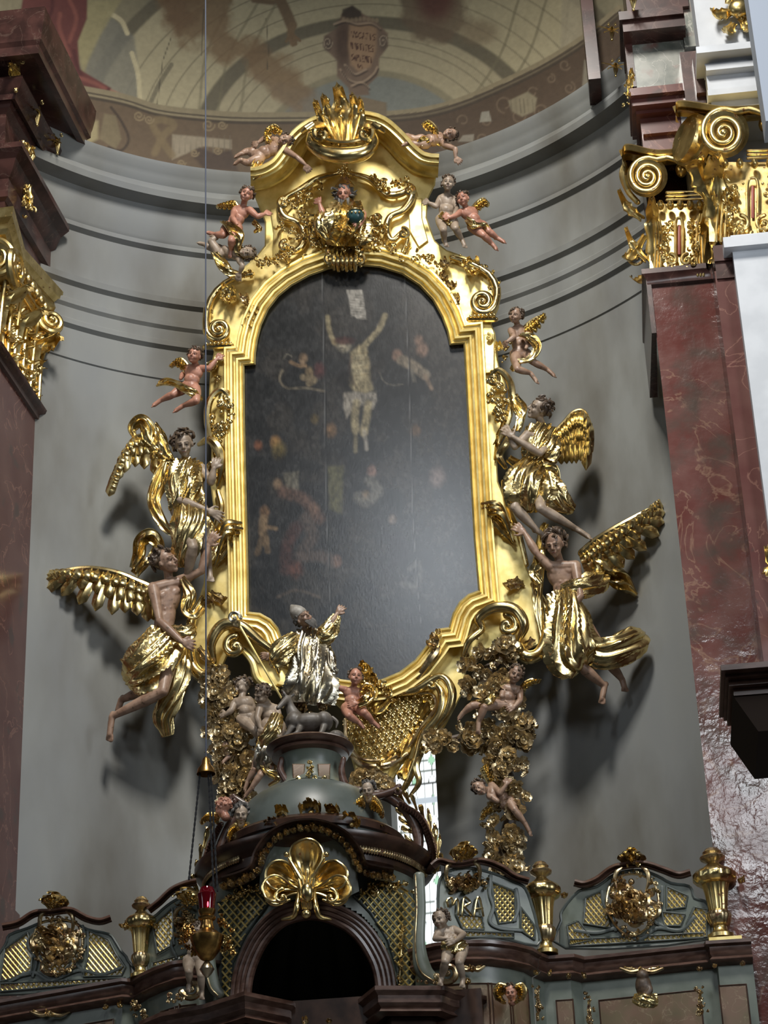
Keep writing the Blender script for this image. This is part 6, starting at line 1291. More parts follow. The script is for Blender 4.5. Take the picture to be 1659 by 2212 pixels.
# arched gable
AM = kmap(665, 1850, CY-RB-.06); arc = cr(np.array([(480, 1902), (520, 1890), (546, 1874), (558, 1840), (584, 1805), (622, 1784), (665, 1777), (708, 1784), (746, 1805), (772, 1838), (786, 1868), (815, 1878), (850, 1884)], float), 5)
g = G(); rows = [[AM(p[0], p[1], dd) for p in off_open(arc, o)] for o, dd in ((-22, -.7), (-22, .0), (-18, .04), (-8, .05), (-2, .1), (3, .12), (6, .16), (10, .17), (10, -.75))]; g.grid(np.array(rows)); ga_ = obj('gable_arch', g, wood_dk, t)
g = G()
for i, p in enumerate(off_open(arc, -13)[::2]): tuft(g, AM, p[0], p[1], 13, 6, .08, i, False)
obj('gable_leaves', g, gold_dk, ga_)
g = G(); ty = [(560, 1920)]+[tuple(p) for p in cr(np.array([(562, 1880), (582, 1832), (622, 1803), (665, 1796), (708, 1803), (746, 1832), (770, 1880)], float), 4)]+[(776, 1925), (735, 1945), (665, 1938), (600, 1950)]; plate(g, AM, ty, -.3, -.02); obj('tympanum', g, green_p, t)
# dome, band, lantern pedestal
g = G(); pr_ = [(.64, zc_+.1), (.64, zof(1865)), (.66, zof(1855)), (.66, zof(1845)), (.62, zof(1842))]; g.lathe(pr_, (CX, CY, 0), 80); obj('dome_band', g, blue_p, t)
g = G(); g.lathe([(.64, zof(1838)-.03), (.69, zof(1838)-.02), (.7, zof(1830)), (.66, zof(1826)+.02), (.6, zof(1824)+.03)], (CX, CY, 0), 80); obj('dome_ring', g, wood_dk, t)
g = G(); ps = [(.6, 1832), (.6, 1815), (.585, 1790), (.55, 1765), (.49, 1740), (.40, 1722), (.31, 1712), (.27, 1706)]; q = cr(np.array([(r_, zof(y_)) for r_, y_ in ps]), 4); g.lathe([tuple(p) for p in q], (CX-.02, CY, 0), 80); obj('dome', g, blue_p, t)
g = G(); ps = [(.29, 1708), (.25, 1700), (.235, 1690), (.225, 1670), (.23, 1655), (.25, 1640), (.27, 1634)]; g.lathe([(r_, zof(y_)) for r_, y_ in ps], (CX-.02, CY, 0), 8*6); obj('pedestal', g, green_p, t)
g = G(); g.lathe([(.25, zof(1640)), (.3, zof(1636)), (.31, zof(1631)), (.28, zof(1629)), (.33, zof(1624)), (.345, zof(1618)), (.33, zof(1614)), (0, zof(1612))], (CX-.02, CY, 0), 60); obj('pedestal_cap', g, wood, t)
PM = kmap(675, 1670, CY-.24); g = G(); crust(g, PM, [(668, 1645), (672, 1662), (670, 1675)], 16, 9, 71, .02, .04); crust(g, PM, [(645, 1700), (672, 1692), (700, 1700)], 20, 10, 72, .02, .05)
for s_ in (-1, 1): volute(g, PM, 672+s_*30, 1688, 9, 1.1, 90, s_, 4, 3, .04, .02)
obj('pedestal_ornament', g, gold, t)
for s_, x_ in ((-1, 645), (1, 700)): g = G(); plate(g, PM, [(x_-14, 1650), (x_+14, 1650), (x_+12, 1685), (x_-12, 1685)], -.05, .0, 2); obj('pedestal_panel', g, panel_m, t)
DM = kmap(680, 1780, CY-.55)
g = G(); tuft(g, DM, 672, 1756, 32, 7, .02, 81, True, 90, 170)
for x_, y_ in ((582, 1790), (610, 1768), (718, 1758), (760, 1782)): tuft(g, DM, x_, y_, 26, 6, .02, int(x_), True, 90, 150)
for x_ in (800, 815, 832): leaf(g, DM, (x_, 1830, -.25), (x_-6, 1775, -.2), 11, .04, 3)
obj('dome_leaves', g, gold_cap, t)
g = G()
for i in range(9):
    x_ = 800+i*8.; 
for i, (x_, y_) in enumerate(((812, 1858), (832, 1866), (850, 1872), (520, 1868), (535, 1860))): S(g, cylmap(.66), [(x_, y_-16, .0), (x_-3, y_+6, .02)], 5, 8, 1)
obj('gadroon', g, silver, t)
# large shell
SX = 662
def petal(g, M, x, y, a, L, w_, d=.0, cup=.09, n=22, m=17):
    """smooth cupped lobe with a raised rolled rim"""
    ca, sa = math.cos(math.radians(a)), -math.sin(math.radians(a)); rows = []; rim = []
    for i in range(n):
        u = i/(n-1); hw = w_*(.18+.82*sm(np.array(u), .0, .75))*(math.sqrt(max(0, 1-((u-.72)/.28)**2)) if u > .72 else 1)*(1-.06*math.sin(u*9)); row = []
        for s2, th in ((1, 0), (-1, .018)):
            for j in range(m):
                v = (-1+2*j/(m-1))*s2; h = d+.05+cup*(u**2)*.9-cup*1.1*(1-v*v)*math.sin(math.pi*min(1, u*1.02))+.008*math.cos(v*14)*(1-u)-th
                row.append(M(x+ca*L*u-sa*hw*v, y+sa*L*u+ca*hw*v, h))
        rows.append(row); rim.append((x+ca*L*u-sa*hw, y+sa*L*u+ca*hw, d+.05+cup*u*u*.9))
    g.grid(np.array(rows), cv=True, capu=True)
    rim2 = []
    for i in range(n-1, -1, -1):
        u = i/(n-1); hw = w_*(.18+.82*sm(np.array(u), .0, .75))*(math.sqrt(max(0, 1-((u-.72)/.28)**2)) if u > .72 else 1)*(1-.06*math.sin(u*9)); rim2.append((x+ca*L*u+sa*hw, y+sa*L*u-ca*hw, d+.05+cup*u*u*.9))
    S(g, M, (rim+rim2)[::2], 3, 7, 2)
for a_, ln, w_ in ((90, 112, 36), (150, 98, 32), (30, 98, 32)): g = G(); petal(g, AM, SX, 1924, a_, ln, w_, .04+.02*(a_ == 90), .07); obj('shell_lobe', g, gold, t)
for sg in (-1, 1):
    g = G(); petal(g, AM, SX+sg*12, 1925, 90-sg*84, 84, 28, .06, .06); volute(g, AM, SX+sg*52, 1938, 18, 1.1, 90, -sg, 5, 3, .12, .04, 10); S(g, AM, [(SX+sg*90, 1915, .1), (SX+sg*86, 1942, .12), (SX+sg*66, 1954, .12), (SX+sg*36, 1944, .12)], [2, 4, 5, 3], 10); obj('shell_volute', g, gold, t)
    g = G(); S(g, AM, [(SX+sg*16, 1925, .12), (SX+sg*20, 1955, .18), (SX+sg*28, 1980, .16), (SX+sg*52, 1986, .12)], [4, 6, 6, 3], 10); obj('shell_tendril', g, gold, t)
g = G(); g.ell(AM(SX+2, 1928, .2), (.05, .05, .075)); g.ell(AM(SX, 1975, .18), .035)
for i in range(5): S(g, AM, [(SX-18+i*9, 1895, .13), (SX-10+i*5, 1930, .18), (SX-8+i*4, 1962, .15)], 4)
obj('shell_heart', g, gold, t)
for a_ in (60, 120): g = G(); aa = math.radians(a_); S(g, AM, [(SX+14*math.cos(aa), 1920-14*math.sin(aa), .12), (SX+76*math.cos(aa), 1920-76*math.sin(aa), .2)], [6, 3], 8); g.ell(AM(SX+86*math.cos(aa), 1920-86*math.sin(aa), .2), .02); obj('shell_pistil', g, gold, t)

# scroll buttresses either side of the dome
def buttress(label, main, stem, curl, spikes, M, seed):
    t = thing('scroll_buttress', label, 'bracket', M(main[-1][0], main[-1][1], -.1)); g = G(); S(g, M, main, [7, 10, 12, 12, 12, 10, 8][:len(main)], 12); volute(g, M, *curl); obj('scroll', g, wood, t)
    g = G(); S(g, M, stem, [6, 9, 11, 12, 9][:len(stem)], 10)
    q = cr(np.array([(p[0], p[1]) for p in stem], float), 8)
    for i in range(0, len(q)-1): leaf(g, M, (q[i][0], q[i][1], .05), (q[i+1][0]*1.6-q[i][0]*.6, q[i+1][1]*1.6-q[i][1]*.6, .07), 9, .02, 1, nu=7, nv=5)
    obj('scaly_stem', g, wood, t); g = G(); rs = random.Random(seed)
    for (x0, y0), (x1, y1) in spikes: leaf(g, M, (x0, y0, rs.uniform(-.05, .05)), (x1, y1, rs.uniform(-.02, .1)), rs.uniform(5, 8), .03, 2, nu=12, nv=5)
    obj('gilded_leaves', g, gold, t); return t
SMp = kmap(880, 1790, CY-.1)
buttress('dark scroll buttress with spiky gilded leaves right of the dome, against the window', [(745, 1700), (790, 1712), (840, 1722), (880, 1755), (902, 1800), (902, 1840), (885, 1862)], [(860, 1735), (905, 1765), (930, 1815), (938, 1860), (928, 1882)], (876, 1846, 16, 1.2, -60, 1, 8, 4, .0, .02), [((870, 1730), (852, 1690)), ((885, 1735), (868, 1700)), ((900, 1748), (885, 1705)), ((915, 1770), (905, 1725)), ((930, 1795), (925, 1745)), ((940, 1825), (940, 1775)), ((945, 1850), (952, 1800)), ((944, 1880), (958, 1830)), ((895, 1790), (850, 1760)), ((900, 1800), (855, 1785)), ((905, 1830), (865, 1800)), ((890, 1770), (845, 1745)), ((938, 1885), (950, 1850))], SMp, 1)
buttress('dark scroll buttress with spiky gilded leaves left of the dome, beside the lamp chain', [(600, 1718), (560, 1745), (515, 1762), (490, 1800), (474, 1850), (488, 1880), (505, 1885)], [(478, 1780), (458, 1820), (445, 1870), (452, 1908)], (512, 1872, 14, 1.1, 200, 1, 8, 4, .0, .02), [((470, 1775), (482, 1730)), ((455, 1790), (462, 1745)), ((440, 1830), (452, 1780)), ((432, 1860), (436, 1815)), ((425, 1890), (428, 1850)), ((420, 1915), (415, 1880)), ((430, 1930), (418, 1905)), ((500, 1830), (520, 1790)), ((505, 1845), (530, 1815)), ((515, 1800), (540, 1780))], kmap(480, 1820, CY-.1), 2)
def pscroll(label, pts, M):
    t = thing('small_scroll', label, 'bracket', M(pts[0][0], pts[0][1]+30, -.05)); g = G(); S(g, M, pts, [6, 8, 9, 9, 8, 6][:len(pts)], 12); volute(g, M, pts[-1][0], pts[-1][1]+8, 10, 1., 90, 1, 6, 3, pts[-1][2] if len(pts[-1]) > 2 else 0, .02); obj('scroll', g, wood, t)
pscroll('brown wooden scroll flowing left from the pedestal under the deer', [(608, 1640, 0), (606, 1665), (622, 1700), (590, 1725), (540, 1740), (505, 1722)], kmap(560, 1700, CY-.15))
pscroll('brown wooden scroll flowing right from the pedestal under the deer', [(742, 1640, 0), (738, 1670), (752, 1705), (790, 1722), (840, 1712), (862, 1700)], kmap(790, 1700, CY-.15))
def cherub(label, x, y, u, M, look, fm, hm, wings, seed, d=.1, hs='curly'):
    t = thing('cherub_head', label, 'sculpture', M(x, y+u*.6, d)); c = M(x, y, d); f, w_, s = head_frame(M, look, M.ey); U_ = u/M.k; g = G(); add_head(g, c, f, w_, s, U_, True); g.cap(c-w_*.3*U_, c-w_*.62*U_, .2*U_, .26*U_, 10)
    put('head', fuse(g, U_*.033, 'head'), fm, t); face_bits(t, c, f, w_, s, U_); add_hair(t, c, f, w_, s, U_, hm, hs, seed)
    for i, (ld, dr, ln) in enumerate(wings): wing(t, M, ld, dr, ln, 6, d-.05, 5, 2, lw=4)
    return t
cherub('cherub head with blue-grey hair above the left scroll buttress', 521, 1758, 40, kmap(520, 1760, CY-.3), (.1, .5, 1), flesh_pale, hair_gr, [([(532, 1778), (548, 1775), (560, 1790)], [(-.2, 1), (.2, 1)], [30, 26]), ([(510, 1780), (498, 1790), (492, 1805)], [(.3, 1), (.3, 1)], [26, 22])], 51)
cherub('pink cherub head seen from behind, left of the one with blue-grey hair', 481, 1745, 38, kmap(480, 1745, CY-.1), (-.9, .3, -.3), flesh_pink, flesh_pink, [([(470, 1760), (452, 1758), (440, 1770)], [(0, 1), (-.4, .8)], [22, 18])], 52, hs='short')
cherub('small cherub head with curls on the right shoulder of the dome', 795, 1706, 36, kmap(795, 1706, CY-.3), (-.1, .5, 1), flesh_pale, hair_gr, [([(782, 1722), (765, 1735), (745, 1745)], [(.2, 1), (-.3, .8)], [26, 18]), ([(808, 1722), (820, 1735), (828, 1752)], [(-.2, 1), (0, 1)], [30, 22])], 53)
# sage side console right of the arch with putto, another at the left
def console(label, pts, w_, vol, M):
    t = thing('console', label, 'bracket', M(pts[-1][0], pts[-1][1], -.05)); g = G(); S(g, M, pts, w_, 12, 6, .6); obj('stem', g, green_p, t); g = G(); volute(g, M, *vol); crust(g, M, [(vol[0]-60, vol[1]+22), (vol[0]-20, vol[1]+26)], 12, 8, int(vol[0]), .02, .03); S(g, M, [(p[0]-8, p[1], .04) for p in pts], 2); obj('gilded_volute', g, gold_dk, t)
console('sage green console with a gilded volute right of the canopy arch', [(905, 1890), (908, 1960), (905, 2040), (915, 2095), (945, 2120)], [12, 12, 14, 18, 10], (968, 2100, 26, 1.3, 200, 1, 8, 4, .02, .04), kmap(920, 2010, 1.0))
console('console with a gilded ring volute left of the canopy arch, under the lamp', [(446, 1930), (450, 2000), (452, 2080), (462, 2130), (478, 2150)], [12, 12, 14, 14, 10], (415, 2135, 24, 1.3, 200, 1, 8, 4, .02, .04), kmap(440, 2060, 1.0))
g = G(); cm = kmap(945, 1930, 1.1)
PMR = kmap(965, 2040, .85)
r = pu('putto with folded arms sitting on the console right of the canopy', dict(h=(952, 1986, .05), n=(962, 2006), p=(985, 2048), sl=(948, 2014, .04), sr=(980, 2008), el=(940, 2028, .1), wl=(962, 2028, .14), fl=(978, 2022, .12), er=(1002, 2018, .06), wr=(984, 2032, .14), fr=(968, 2034, .16), kl=(962, 2078, .14), al=(954, 2112, .06), tl=(950, 2128, .1), kr=(992, 2080, .14), ar=(1000, 2114, .08), tr=(998, 2132, .12), d=.1), 42, flesh_pale, (-.5, .3, 1), M=PMR, seed=61)
drape(r, PMR, [(985, 2036, .12), (980, 2052, .16), (978, 2062, .16)], [24, 26, 16], nf=7, seed=71, name='cloth', nu=20, nv=44)
PML = kmap(425, 2070, .85)
r = pu('putto half hidden behind the hanging lamp, its legs on the ring volute', dict(h=(428, 2012, .0), n=(426, 2030), p=(420, 2075), kl=(408, 2100, .12), al=(410, 2125, .06), tl=(404, 2142, .08), kr=(434, 2108, .12), ar=(436, 2142, .06), tr=(436, 2158, .1), d=.1), 38, flesh_pale, (.3, .3, 1), M=PML, seed=62)
# ---- panelling with cornice either side
ZS = 6.5
def led(pts): return [tuple(Zp(x, y, ZS)[:2]) for x, y in pts]
LL = led([(-160, 2186), (0, 2159), (140, 2134), (262, 2112), (285, 2114), (300, 2104)])
LC = led([(300, 2104), (330, 2090), (370, 2076), (415, 2070), (480, 2075)])
RC = led([(880, 2050), (940, 2036), (1000, 2030), (1060, 2030), (1110, 2036), (1150, 2046), (1170, 2058)])
RR = led([(1170, 2058), (1185, 2064), (1240, 2060), (1262, 2066), (1520, 2038), (1524, 2032), (1622, 2026)])
cp = [(-.12, .03), (0, .0), (.0, -.025), (-.03, -.04), (-.03, -.09), (-.045, -.11), (-.02, -.135), (-.04, -.155), (-.09, -.17)]
def bay(label, path, seed):
    t = thing('choir_panelling', label, 'panelling', (path[0][0], path[0][1], 5.0)); g = G(); mould(g, path, [(o, ZS+z) for o, z in cp]); mould(g, path, [(-.12, ZS+.03), (-.5, ZS+.03)][::-1]); obj('cornice', g, wood, t)
    g = G(); mould(g, path, [(-.09, ZS-.17), (-.09, 5.0)]); obj('frame', g, green_p, t)
    return t
def inset(t, path, i, u0, u1, z0, z1, m_=panel_m, d=-.075):
    a, b = np.array(path[i]), np.array(path[i+1]); e = (b-a)/np.linalg.norm(b-a); n_ = np.array([e[1], -e[0]]); L = np.linalg.norm(b-a); q = lambda u, z, dd: [*(a+e*u*L+n_*dd), z]
    g = G(); g.prism([q(u0, z0, d), q(u1, z0, d), q(u1, z1, d), q(u0, z1, d)], [q(u0, z0, -.12), q(u1, z0, -.12), q(u1, z1, -.12), q(u0, z1, -.12)]); pn_ = obj('panel', g, m_, t)
    g = G(); g.tube([q(u0, z1, d), q(u1, z1, d)], .006, 5); g.tube([q(u0, z0, d), q(u0, z1, d)], .006, 5); g.tube([q(u1, z0, d), q(u1, z1, d)], .006, 5); obj('beading', g, wood_dk, pn_)
zq = ZS-.3
t1 = bay('marbled choir panelling with walnut cornice at the far left', LL, 1); inset(t1, LL, 0, .05, .98, 5.0, zq); inset(t1, LL, 2, .1, .78, 5.0, zq+.02)
inset(t1, LL, 1, .0, .95, 5.0, zq)
t2 = bay('curved panelling between the left railing and the canopy', LC, 2); inset(t2, LC, 1, .0, 1, 5.0, zq-.02); inset(t2, LC, 2, 0, 1, 5.0, zq-.02)
t3 = bay('curved marbled panelling right of the canopy with a cherub head', RC, 3)
for i in range(0, 5): inset(t3, RC, i, 0, 1, 5.0, zq)
t4 = bay('marbled choir panelling with walnut cornice at the right', RR, 4); inset(t4, RR, 1, .15, .8, 5.0, zq-.02); inset(t4, RR, 3, .08, .92, 5.0, zq-.02); inset(t4, RR, 5, .2, .8, 5.0, zq-.02)
def gbit(t, x, y, w_, kind, seed, yd):
    M = kmap(x, y, yd); g = G()
    if kind == 'swag':
        for s_ in (-1, 1): S(g, M, [(x, y, .03), (x+s_*w_*.5, y+4, .04), (x+s_*w_, y-4, .03)], [5, 4, 3], 6); leaf(g, M, (x+s_*4, y), (x+s_*w_, y-5), 6, .02, 4)
        tuft(g, M, x, y+2, 13, 6, .03, seed)
    elif kind == 'drop': crust(g, M, [(x-3, y-w_), (x+3, y), (x, y+w_)], 22, 9, seed, .01, .03); leaf(g, M, (x, y-w_*.5), (x+2, y+w_), 6, .02, 5)
    else: tuft(g, M, x, y, w_, 5, .02, seed); g.ell(M(x, y, .03), w_*.4/M.k, None, 10, 7)
    obj('gilded_mount', g, gold_dk, t)
yl, yr = LL[2][1], RR[4][1]
for a_ in ((t1, 108, 2190, 42, 'swag', 1, 1.6), (t1, 228, 2176, 10, 'ros', 2, 1.45), (t1, 260, 2172, 10, 'ros', 3, 1.42), (t1, 292, 2172, 10, 'drop', 4, 1.35), (t1, 310, 2200, 14, 'drop', 5, 1.25), (t4, 1386, 2096, 46, 'swag', 6, 1.4), (t4, 1262, 2108, 10, 'ros', 7, 1.4), (t4, 1510, 2092, 10, 'ros', 8, 1.4), (t4, 1543, 2086, 10, 'ros', 9, 1.35), (t4, 1604, 2082, 11, 'ros', 10, 1.35), (t4, 1228, 2108, 11, 'ros', 11, 1.35), (t4, 1272, 2180, 34, 'drop', 12, 1.4), (t4, 1512, 2160, 34, 'drop', 13, 1.4), (t3, 1158, 2102, 10, 'ros', 14, 1.3), (t4, 1187, 2104, 9, 'ros', 15, 1.35), (t3, 1162, 2165, 36, 'drop', 16, 1.3), (t3, 1020, 2092, 26, 'swag', 17, 1.0), (t3, 1010, 2120, 12, 'ros', 18, 1.0)): gbit(*a_)
cherub('cherub head in a gilded wing wreath on the curved panelling right of the canopy', 1104, 2144, 34, kmap(1102, 2150, 1.05), (-.1, .3, 1), flesh_pink, hair_br, [([(1094, 2130), (1078, 2126), (1068, 2140), (1072, 2160)], [(.3, 1), (.5, 1), (.9, .5)], [20, 30, 30]), ([(1114, 2130), (1128, 2126), (1136, 2140), (1130, 2160)], [(-.3, 1), (-.5, 1), (-.9, .5)], [20, 30, 30])], 54, .08)
t = thing('relief_figure', 'small dark winged figure over gilded cloth on the right panelling', 'sculpture', kmap(1393, 2150, 1.35)(1393, 2170, 0)); M_ = kmap(1393, 2150, 1.38); g = G(); g.ell(M_(1390, 2130, .08), (.06, .06, .09)); g.ell(M_(1388, 2108, .1), .045); S(g, M_, [(1396, 2120, .08), (1404, 2140, .12), (1390, 2156, .12)], 7); put('body', fuse(g, .006, 'body'), hair_br, t)
drape(t, M_, [(1370, 2158, .08), (1393, 2160, .12), (1420, 2160, .1)], [10, 16, 12], nf=7, seed=81, name='cloth', nu=24, nv=44)
# ---- pierced cresting
def vmap(p, q, k):
    p = np.array(p); q = np.array(q); e = q-p; e = e/np.linalg.norm(e); e3 = np.array([e[0], e[1], 0]); n_ = np.array([e[1], -e[0], 0]); a = np.array([p[0], p[1], 0])
    def fn(x, y, d=0.):
        r = _ray(x, y); q_ = a+n_*(d-.12); return CAMO+r*(((q_-CAMO)@n_)/(r@n_))
    return Map(fn, e3, np.array([0, 0, 1.]), n_, k)
def crest(label, M, outline, topi, bands, cart, fin, seed, lats):
    """outline: sage plate border; topi: its moulded top edge; bands: sage straps; cart: centre field; fin: crown ornament"""
    t = thing('pierced_cresting', label, 'railing', M((outline[0][0]+outline[-1][0])/2, outline[0][1], 0), 'pierced crestings on the choir cornice'); g = G()
    xs = np.arange(min(p[0] for p in outline)-4, max(p[0] for p in outline)+5, 2.); ys = np.arange(min(p[1] for p in outline)-4, max(p[1] for p in outline)+5, 2.); XX_, YY_ = np.meshgrid(xs, ys); pm.X, pm.Y = XX_, YY_
    oc = [tuple(p) for p in crc(np.array(outline, float), 3)]; ok = pm.inpoly(oc)
    for l_ in lats+[[tuple(p) for p in crc(np.array(cart, float), 4)]]*(len(cart) > 3): ok &= ~pm.inpoly(l_)
    V_ = np.array([[M(x, y, 0) for x in xs] for y in ys]); nx = len(xs); f_ = [(i*nx+j, (i+1)*nx+j, (i+1)*nx+j+1, i*nx+j+1) for i in range(len(ys)-1) for j in range(nx-1) if ok[i, j] and ok[i+1, j+1]]
    g.add(V_.reshape(-1, 3), f_); pl_ = obj('strapwork', g, green_p, t); sd_ = pl_.modifiers.new('thick', 'SOLIDIFY'); sd_.thickness = .03
    g = G(); S(g, M, oc+[oc[0]], 3.2, 6, 1)
    for l_ in lats: S(g, M, [(p[0], p[1], .01) for p in l_+[l_[0]]], 2.2, 6, 1)
    for b_ in bands: S(g, M, [(p[0], p[1], .01) for p in b_], 4, 6, 5, .6)
    obj('raised_edge', g, blue_p, pl_); g = G()
    for l_ in lats: lat(l_, 9, 1.9, M, -.01, g, 1.2)
    obj('gilded_net', g, gold_leaf, t); g = G(); q = cr(np.array(topi, float), 6); rows = [[M(p[0], p[1], dd) for p in off_open(q, o)] for o, dd in ((-7, -.05), (-7, .03), (-3, .05), (0, .04), (5, .08), (9, .07), (10, -.05))]; g.grid(np.array(rows)); obj('top_rail', g, wood, t)
    g = G(); rs = random.Random(seed); S(g, M, [(p[0], p[1], .02) for p in crc(np.array(cart, float), 4)], 2.5, 6, 1) if len(cart) > 3 else None; crust(g, M, cart, 70, 10, seed, .0, .03); crust(g, M, [(np.mean([p[0] for p in cart])-12, np.mean([p[1] for p in cart])), (np.mean([p[0] for p in cart])+12, np.mean([p[1] for p in cart]))], 60, 32 if len(cart) > 5 else 16, seed+7, .0, .02); obj('arabesque', g, gold_dk, t)
    g = G(); x_, y_ = fin; [leaf(g, M, (x_+k_*6, y_+28, .0), (x_+k_*15, y_-22+abs(k_)*9, .06), 14-abs(k_), .05, 2, nu=14, nv=7) for k_ in (-2, -1, 0, 1, 2)]; tuft(g, M, x_, y_+12, 15, 6, .07, seed); crust(g, M, [(x_-10, y_+25), (x_+10, y_+25)], 10, 9, seed+1, .04, .03); obj('crown_shell', g, gold, t)
    g = G()
    for s_, e_ in ((-1, topi[0]), (1, topi[-1])): S(g, M, [(x_+s_*22, y_+34, .04), (x_+s_*34, y_+44, .05), (x_+s_*36, y_+66, .04), (x_+s_*30, y_+84, .03)], [3, 5, 4, 2], 8)
    obj('gilded_scroll', g, gold_dk, t); return t
K1 = 278.
crest('gilded pierced cresting with shell crown at the far left of the photo', vmap(LL[1], LL[3], K1), [(-20, 2150), (-18, 2090), (12, 2040), (20, 2020), (60, 2005), (100, 1990), (150, 1990), (190, 2008), (235, 2018), (250, 2035), (262, 2055), (276, 2075), (272, 2118)],
    [(5, 2004), (40, 1996), (75, 1975), (110, 1972), (150, 1968), (185, 1985), (215, 1992), (240, 1985)], [[(75, 2010), (60, 2040), (78, 2075), (70, 2110)], [(178, 2000), (185, 2040), (165, 2075), (180, 2100)], [(20, 2120), (70, 2100), (110, 2118), (170, 2096), (220, 2105), (262, 2090)], [(85, 2020), (125, 2030), (170, 2015)]], [(82, 2000), (122, 1985), (168, 1998), (178, 2040), (162, 2080), (125, 2104), (92, 2082), (72, 2040)], (122, 1935), 91,
    [[(10, 2050), (60, 2015), (70, 2060), (66, 2105), (0, 2120)], [(190, 2010), (235, 2030), (250, 2060), (270, 2090), (262, 2108), (180, 2110), (190, 2060)], [(0, 2125), (270, 2112), (268, 2118), (0, 2142)], [(85, 2040), (165, 2040), (150, 2085), (120, 2110), (90, 2085)]])
crest('pierced cresting on the curved cornice between the left urn and the lamp', vmap(LC[0], LC[3], K1), [(322, 2095), (322, 2000), (340, 1975), (370, 1950), (400, 1935), (425, 1930), (430, 2065), (380, 2075)], [(322, 1968), (345, 1950), (372, 1925), (400, 1912), (425, 1906)], [[(378, 1960), (385, 2000), (370, 2040), (382, 2070)]], [(400, 1960), (405, 2000), (400, 2040)], (415, 1925), 92,
    [[(330, 2000), (372, 1962), (376, 2040), (340, 2060)], [(330, 2080), (420, 2055), (420, 2064), (330, 2090)]])
MR = vmap(RC[1], RC[5], K1)
crest('pierced cresting with gold interlaced letters, next to the canopy on the right', MR, [(950, 2030), (946, 1960), (950, 1900), (975, 1880), (1010, 1875), (1060, 1885), (1110, 1905), (1135, 1920), (1150, 1960), (1160, 2000), (1160, 2042), (1060, 2022)], [(935, 1872), (950, 1862), (975, 1868), (1000, 1868), (1040, 1862), (1080, 1875), (1110, 1895), (1142, 1905)],
    [[(968, 1890), (1000, 1900), (1035, 1895), (1050, 1905)], [(1060, 1890), (1058, 1930), (1066, 1960), (1058, 1990), (1080, 2005), (1130, 2010)], [(1115, 1920), (1120, 1960), (1110, 1990)]], [(965, 1905), (1000, 1915), (1045, 1905)], (1000, 1828), 93, [[(1062, 1905), (1112, 1925), (1114, 1990), (1078, 1995), (1068, 1960)], [(1125, 1960), (1155, 2000), (1155, 2030), (1125, 2010)], [(960, 2010), (1110, 2015), (1110, 2026), (960, 2024)], [(985, 1975), (1040, 1980), (1045, 2008), (1000, 2008)]])
t = COL.objects[-1]
t = [o for o in COL.objects if o.name.startswith('pierced_cresting') and 'letters' in o.get('label', '')][0]; g = G()
for st in ([(968, 1958), (966, 1945), (976, 1940), (978, 1955), (986, 1942), (990, 1950), (990, 1975)], [(998, 1978), (1002, 1942), (1008, 1940), (1016, 1950), (1004, 1958), (1018, 1976)], [(1024, 1980), (1030, 1945), (1036, 1940), (1044, 1978)], [(1026, 1964), (1042, 1962)]): S(g, MR, [(x_, y_, .03) for x_, y_ in st], 2.4, 7, 4)
obj('monogram', g, gold, t)
crest('large gilded pierced cresting at the right, between the two urns', vmap(RR[3], RR[4], K1), [(1222, 2048), (1212, 1990), (1215, 1965), (1250, 1925), (1290, 1915), (1330, 1888), (1380, 1880), (1420, 1892), (1450, 1908), (1490, 1915), (1500, 1940), (1530, 1955), (1532, 2028)],
    [(1240, 1908), (1262, 1912), (1290, 1902), (1320, 1880), (1345, 1872), (1390, 1868), (1430, 1880), (1465, 1892), (1492, 1886)], [[(1300, 1925), (1305, 1955), (1325, 1985), (1330, 2010)], [(1430, 1915), (1428, 1955), (1410, 1985), (1440, 2005)], [(1240, 2010), (1290, 2015), (1340, 2005), (1380, 2030), (1420, 2005), (1470, 2010), (1500, 1980)], [(1325, 1930), (1365, 1945), (1410, 1930)]], [(1322, 1905), (1365, 1888), (1410, 1905), (1422, 1955), (1402, 2000), (1365, 2022), (1332, 2002), (1310, 1955)], (1365, 1840), 94,
    [[(1265, 1940), (1300, 1925), (1310, 1970), (1320, 2005), (1260, 1995)], [(1440, 1915), (1485, 1935), (1480, 1960), (1440, 1965)], [(1225, 2000), (1250, 1990), (1280, 2030), (1230, 2042)], [(1430, 1970), (1480, 1975), (1470, 2000), (1435, 2000)], [(1500, 1960), (1528, 1965), (1526, 2024), (1470, 2028), (1480, 2005)], [(1230, 2030), (1520, 2015), (1520, 2026), (1230, 2044)]])
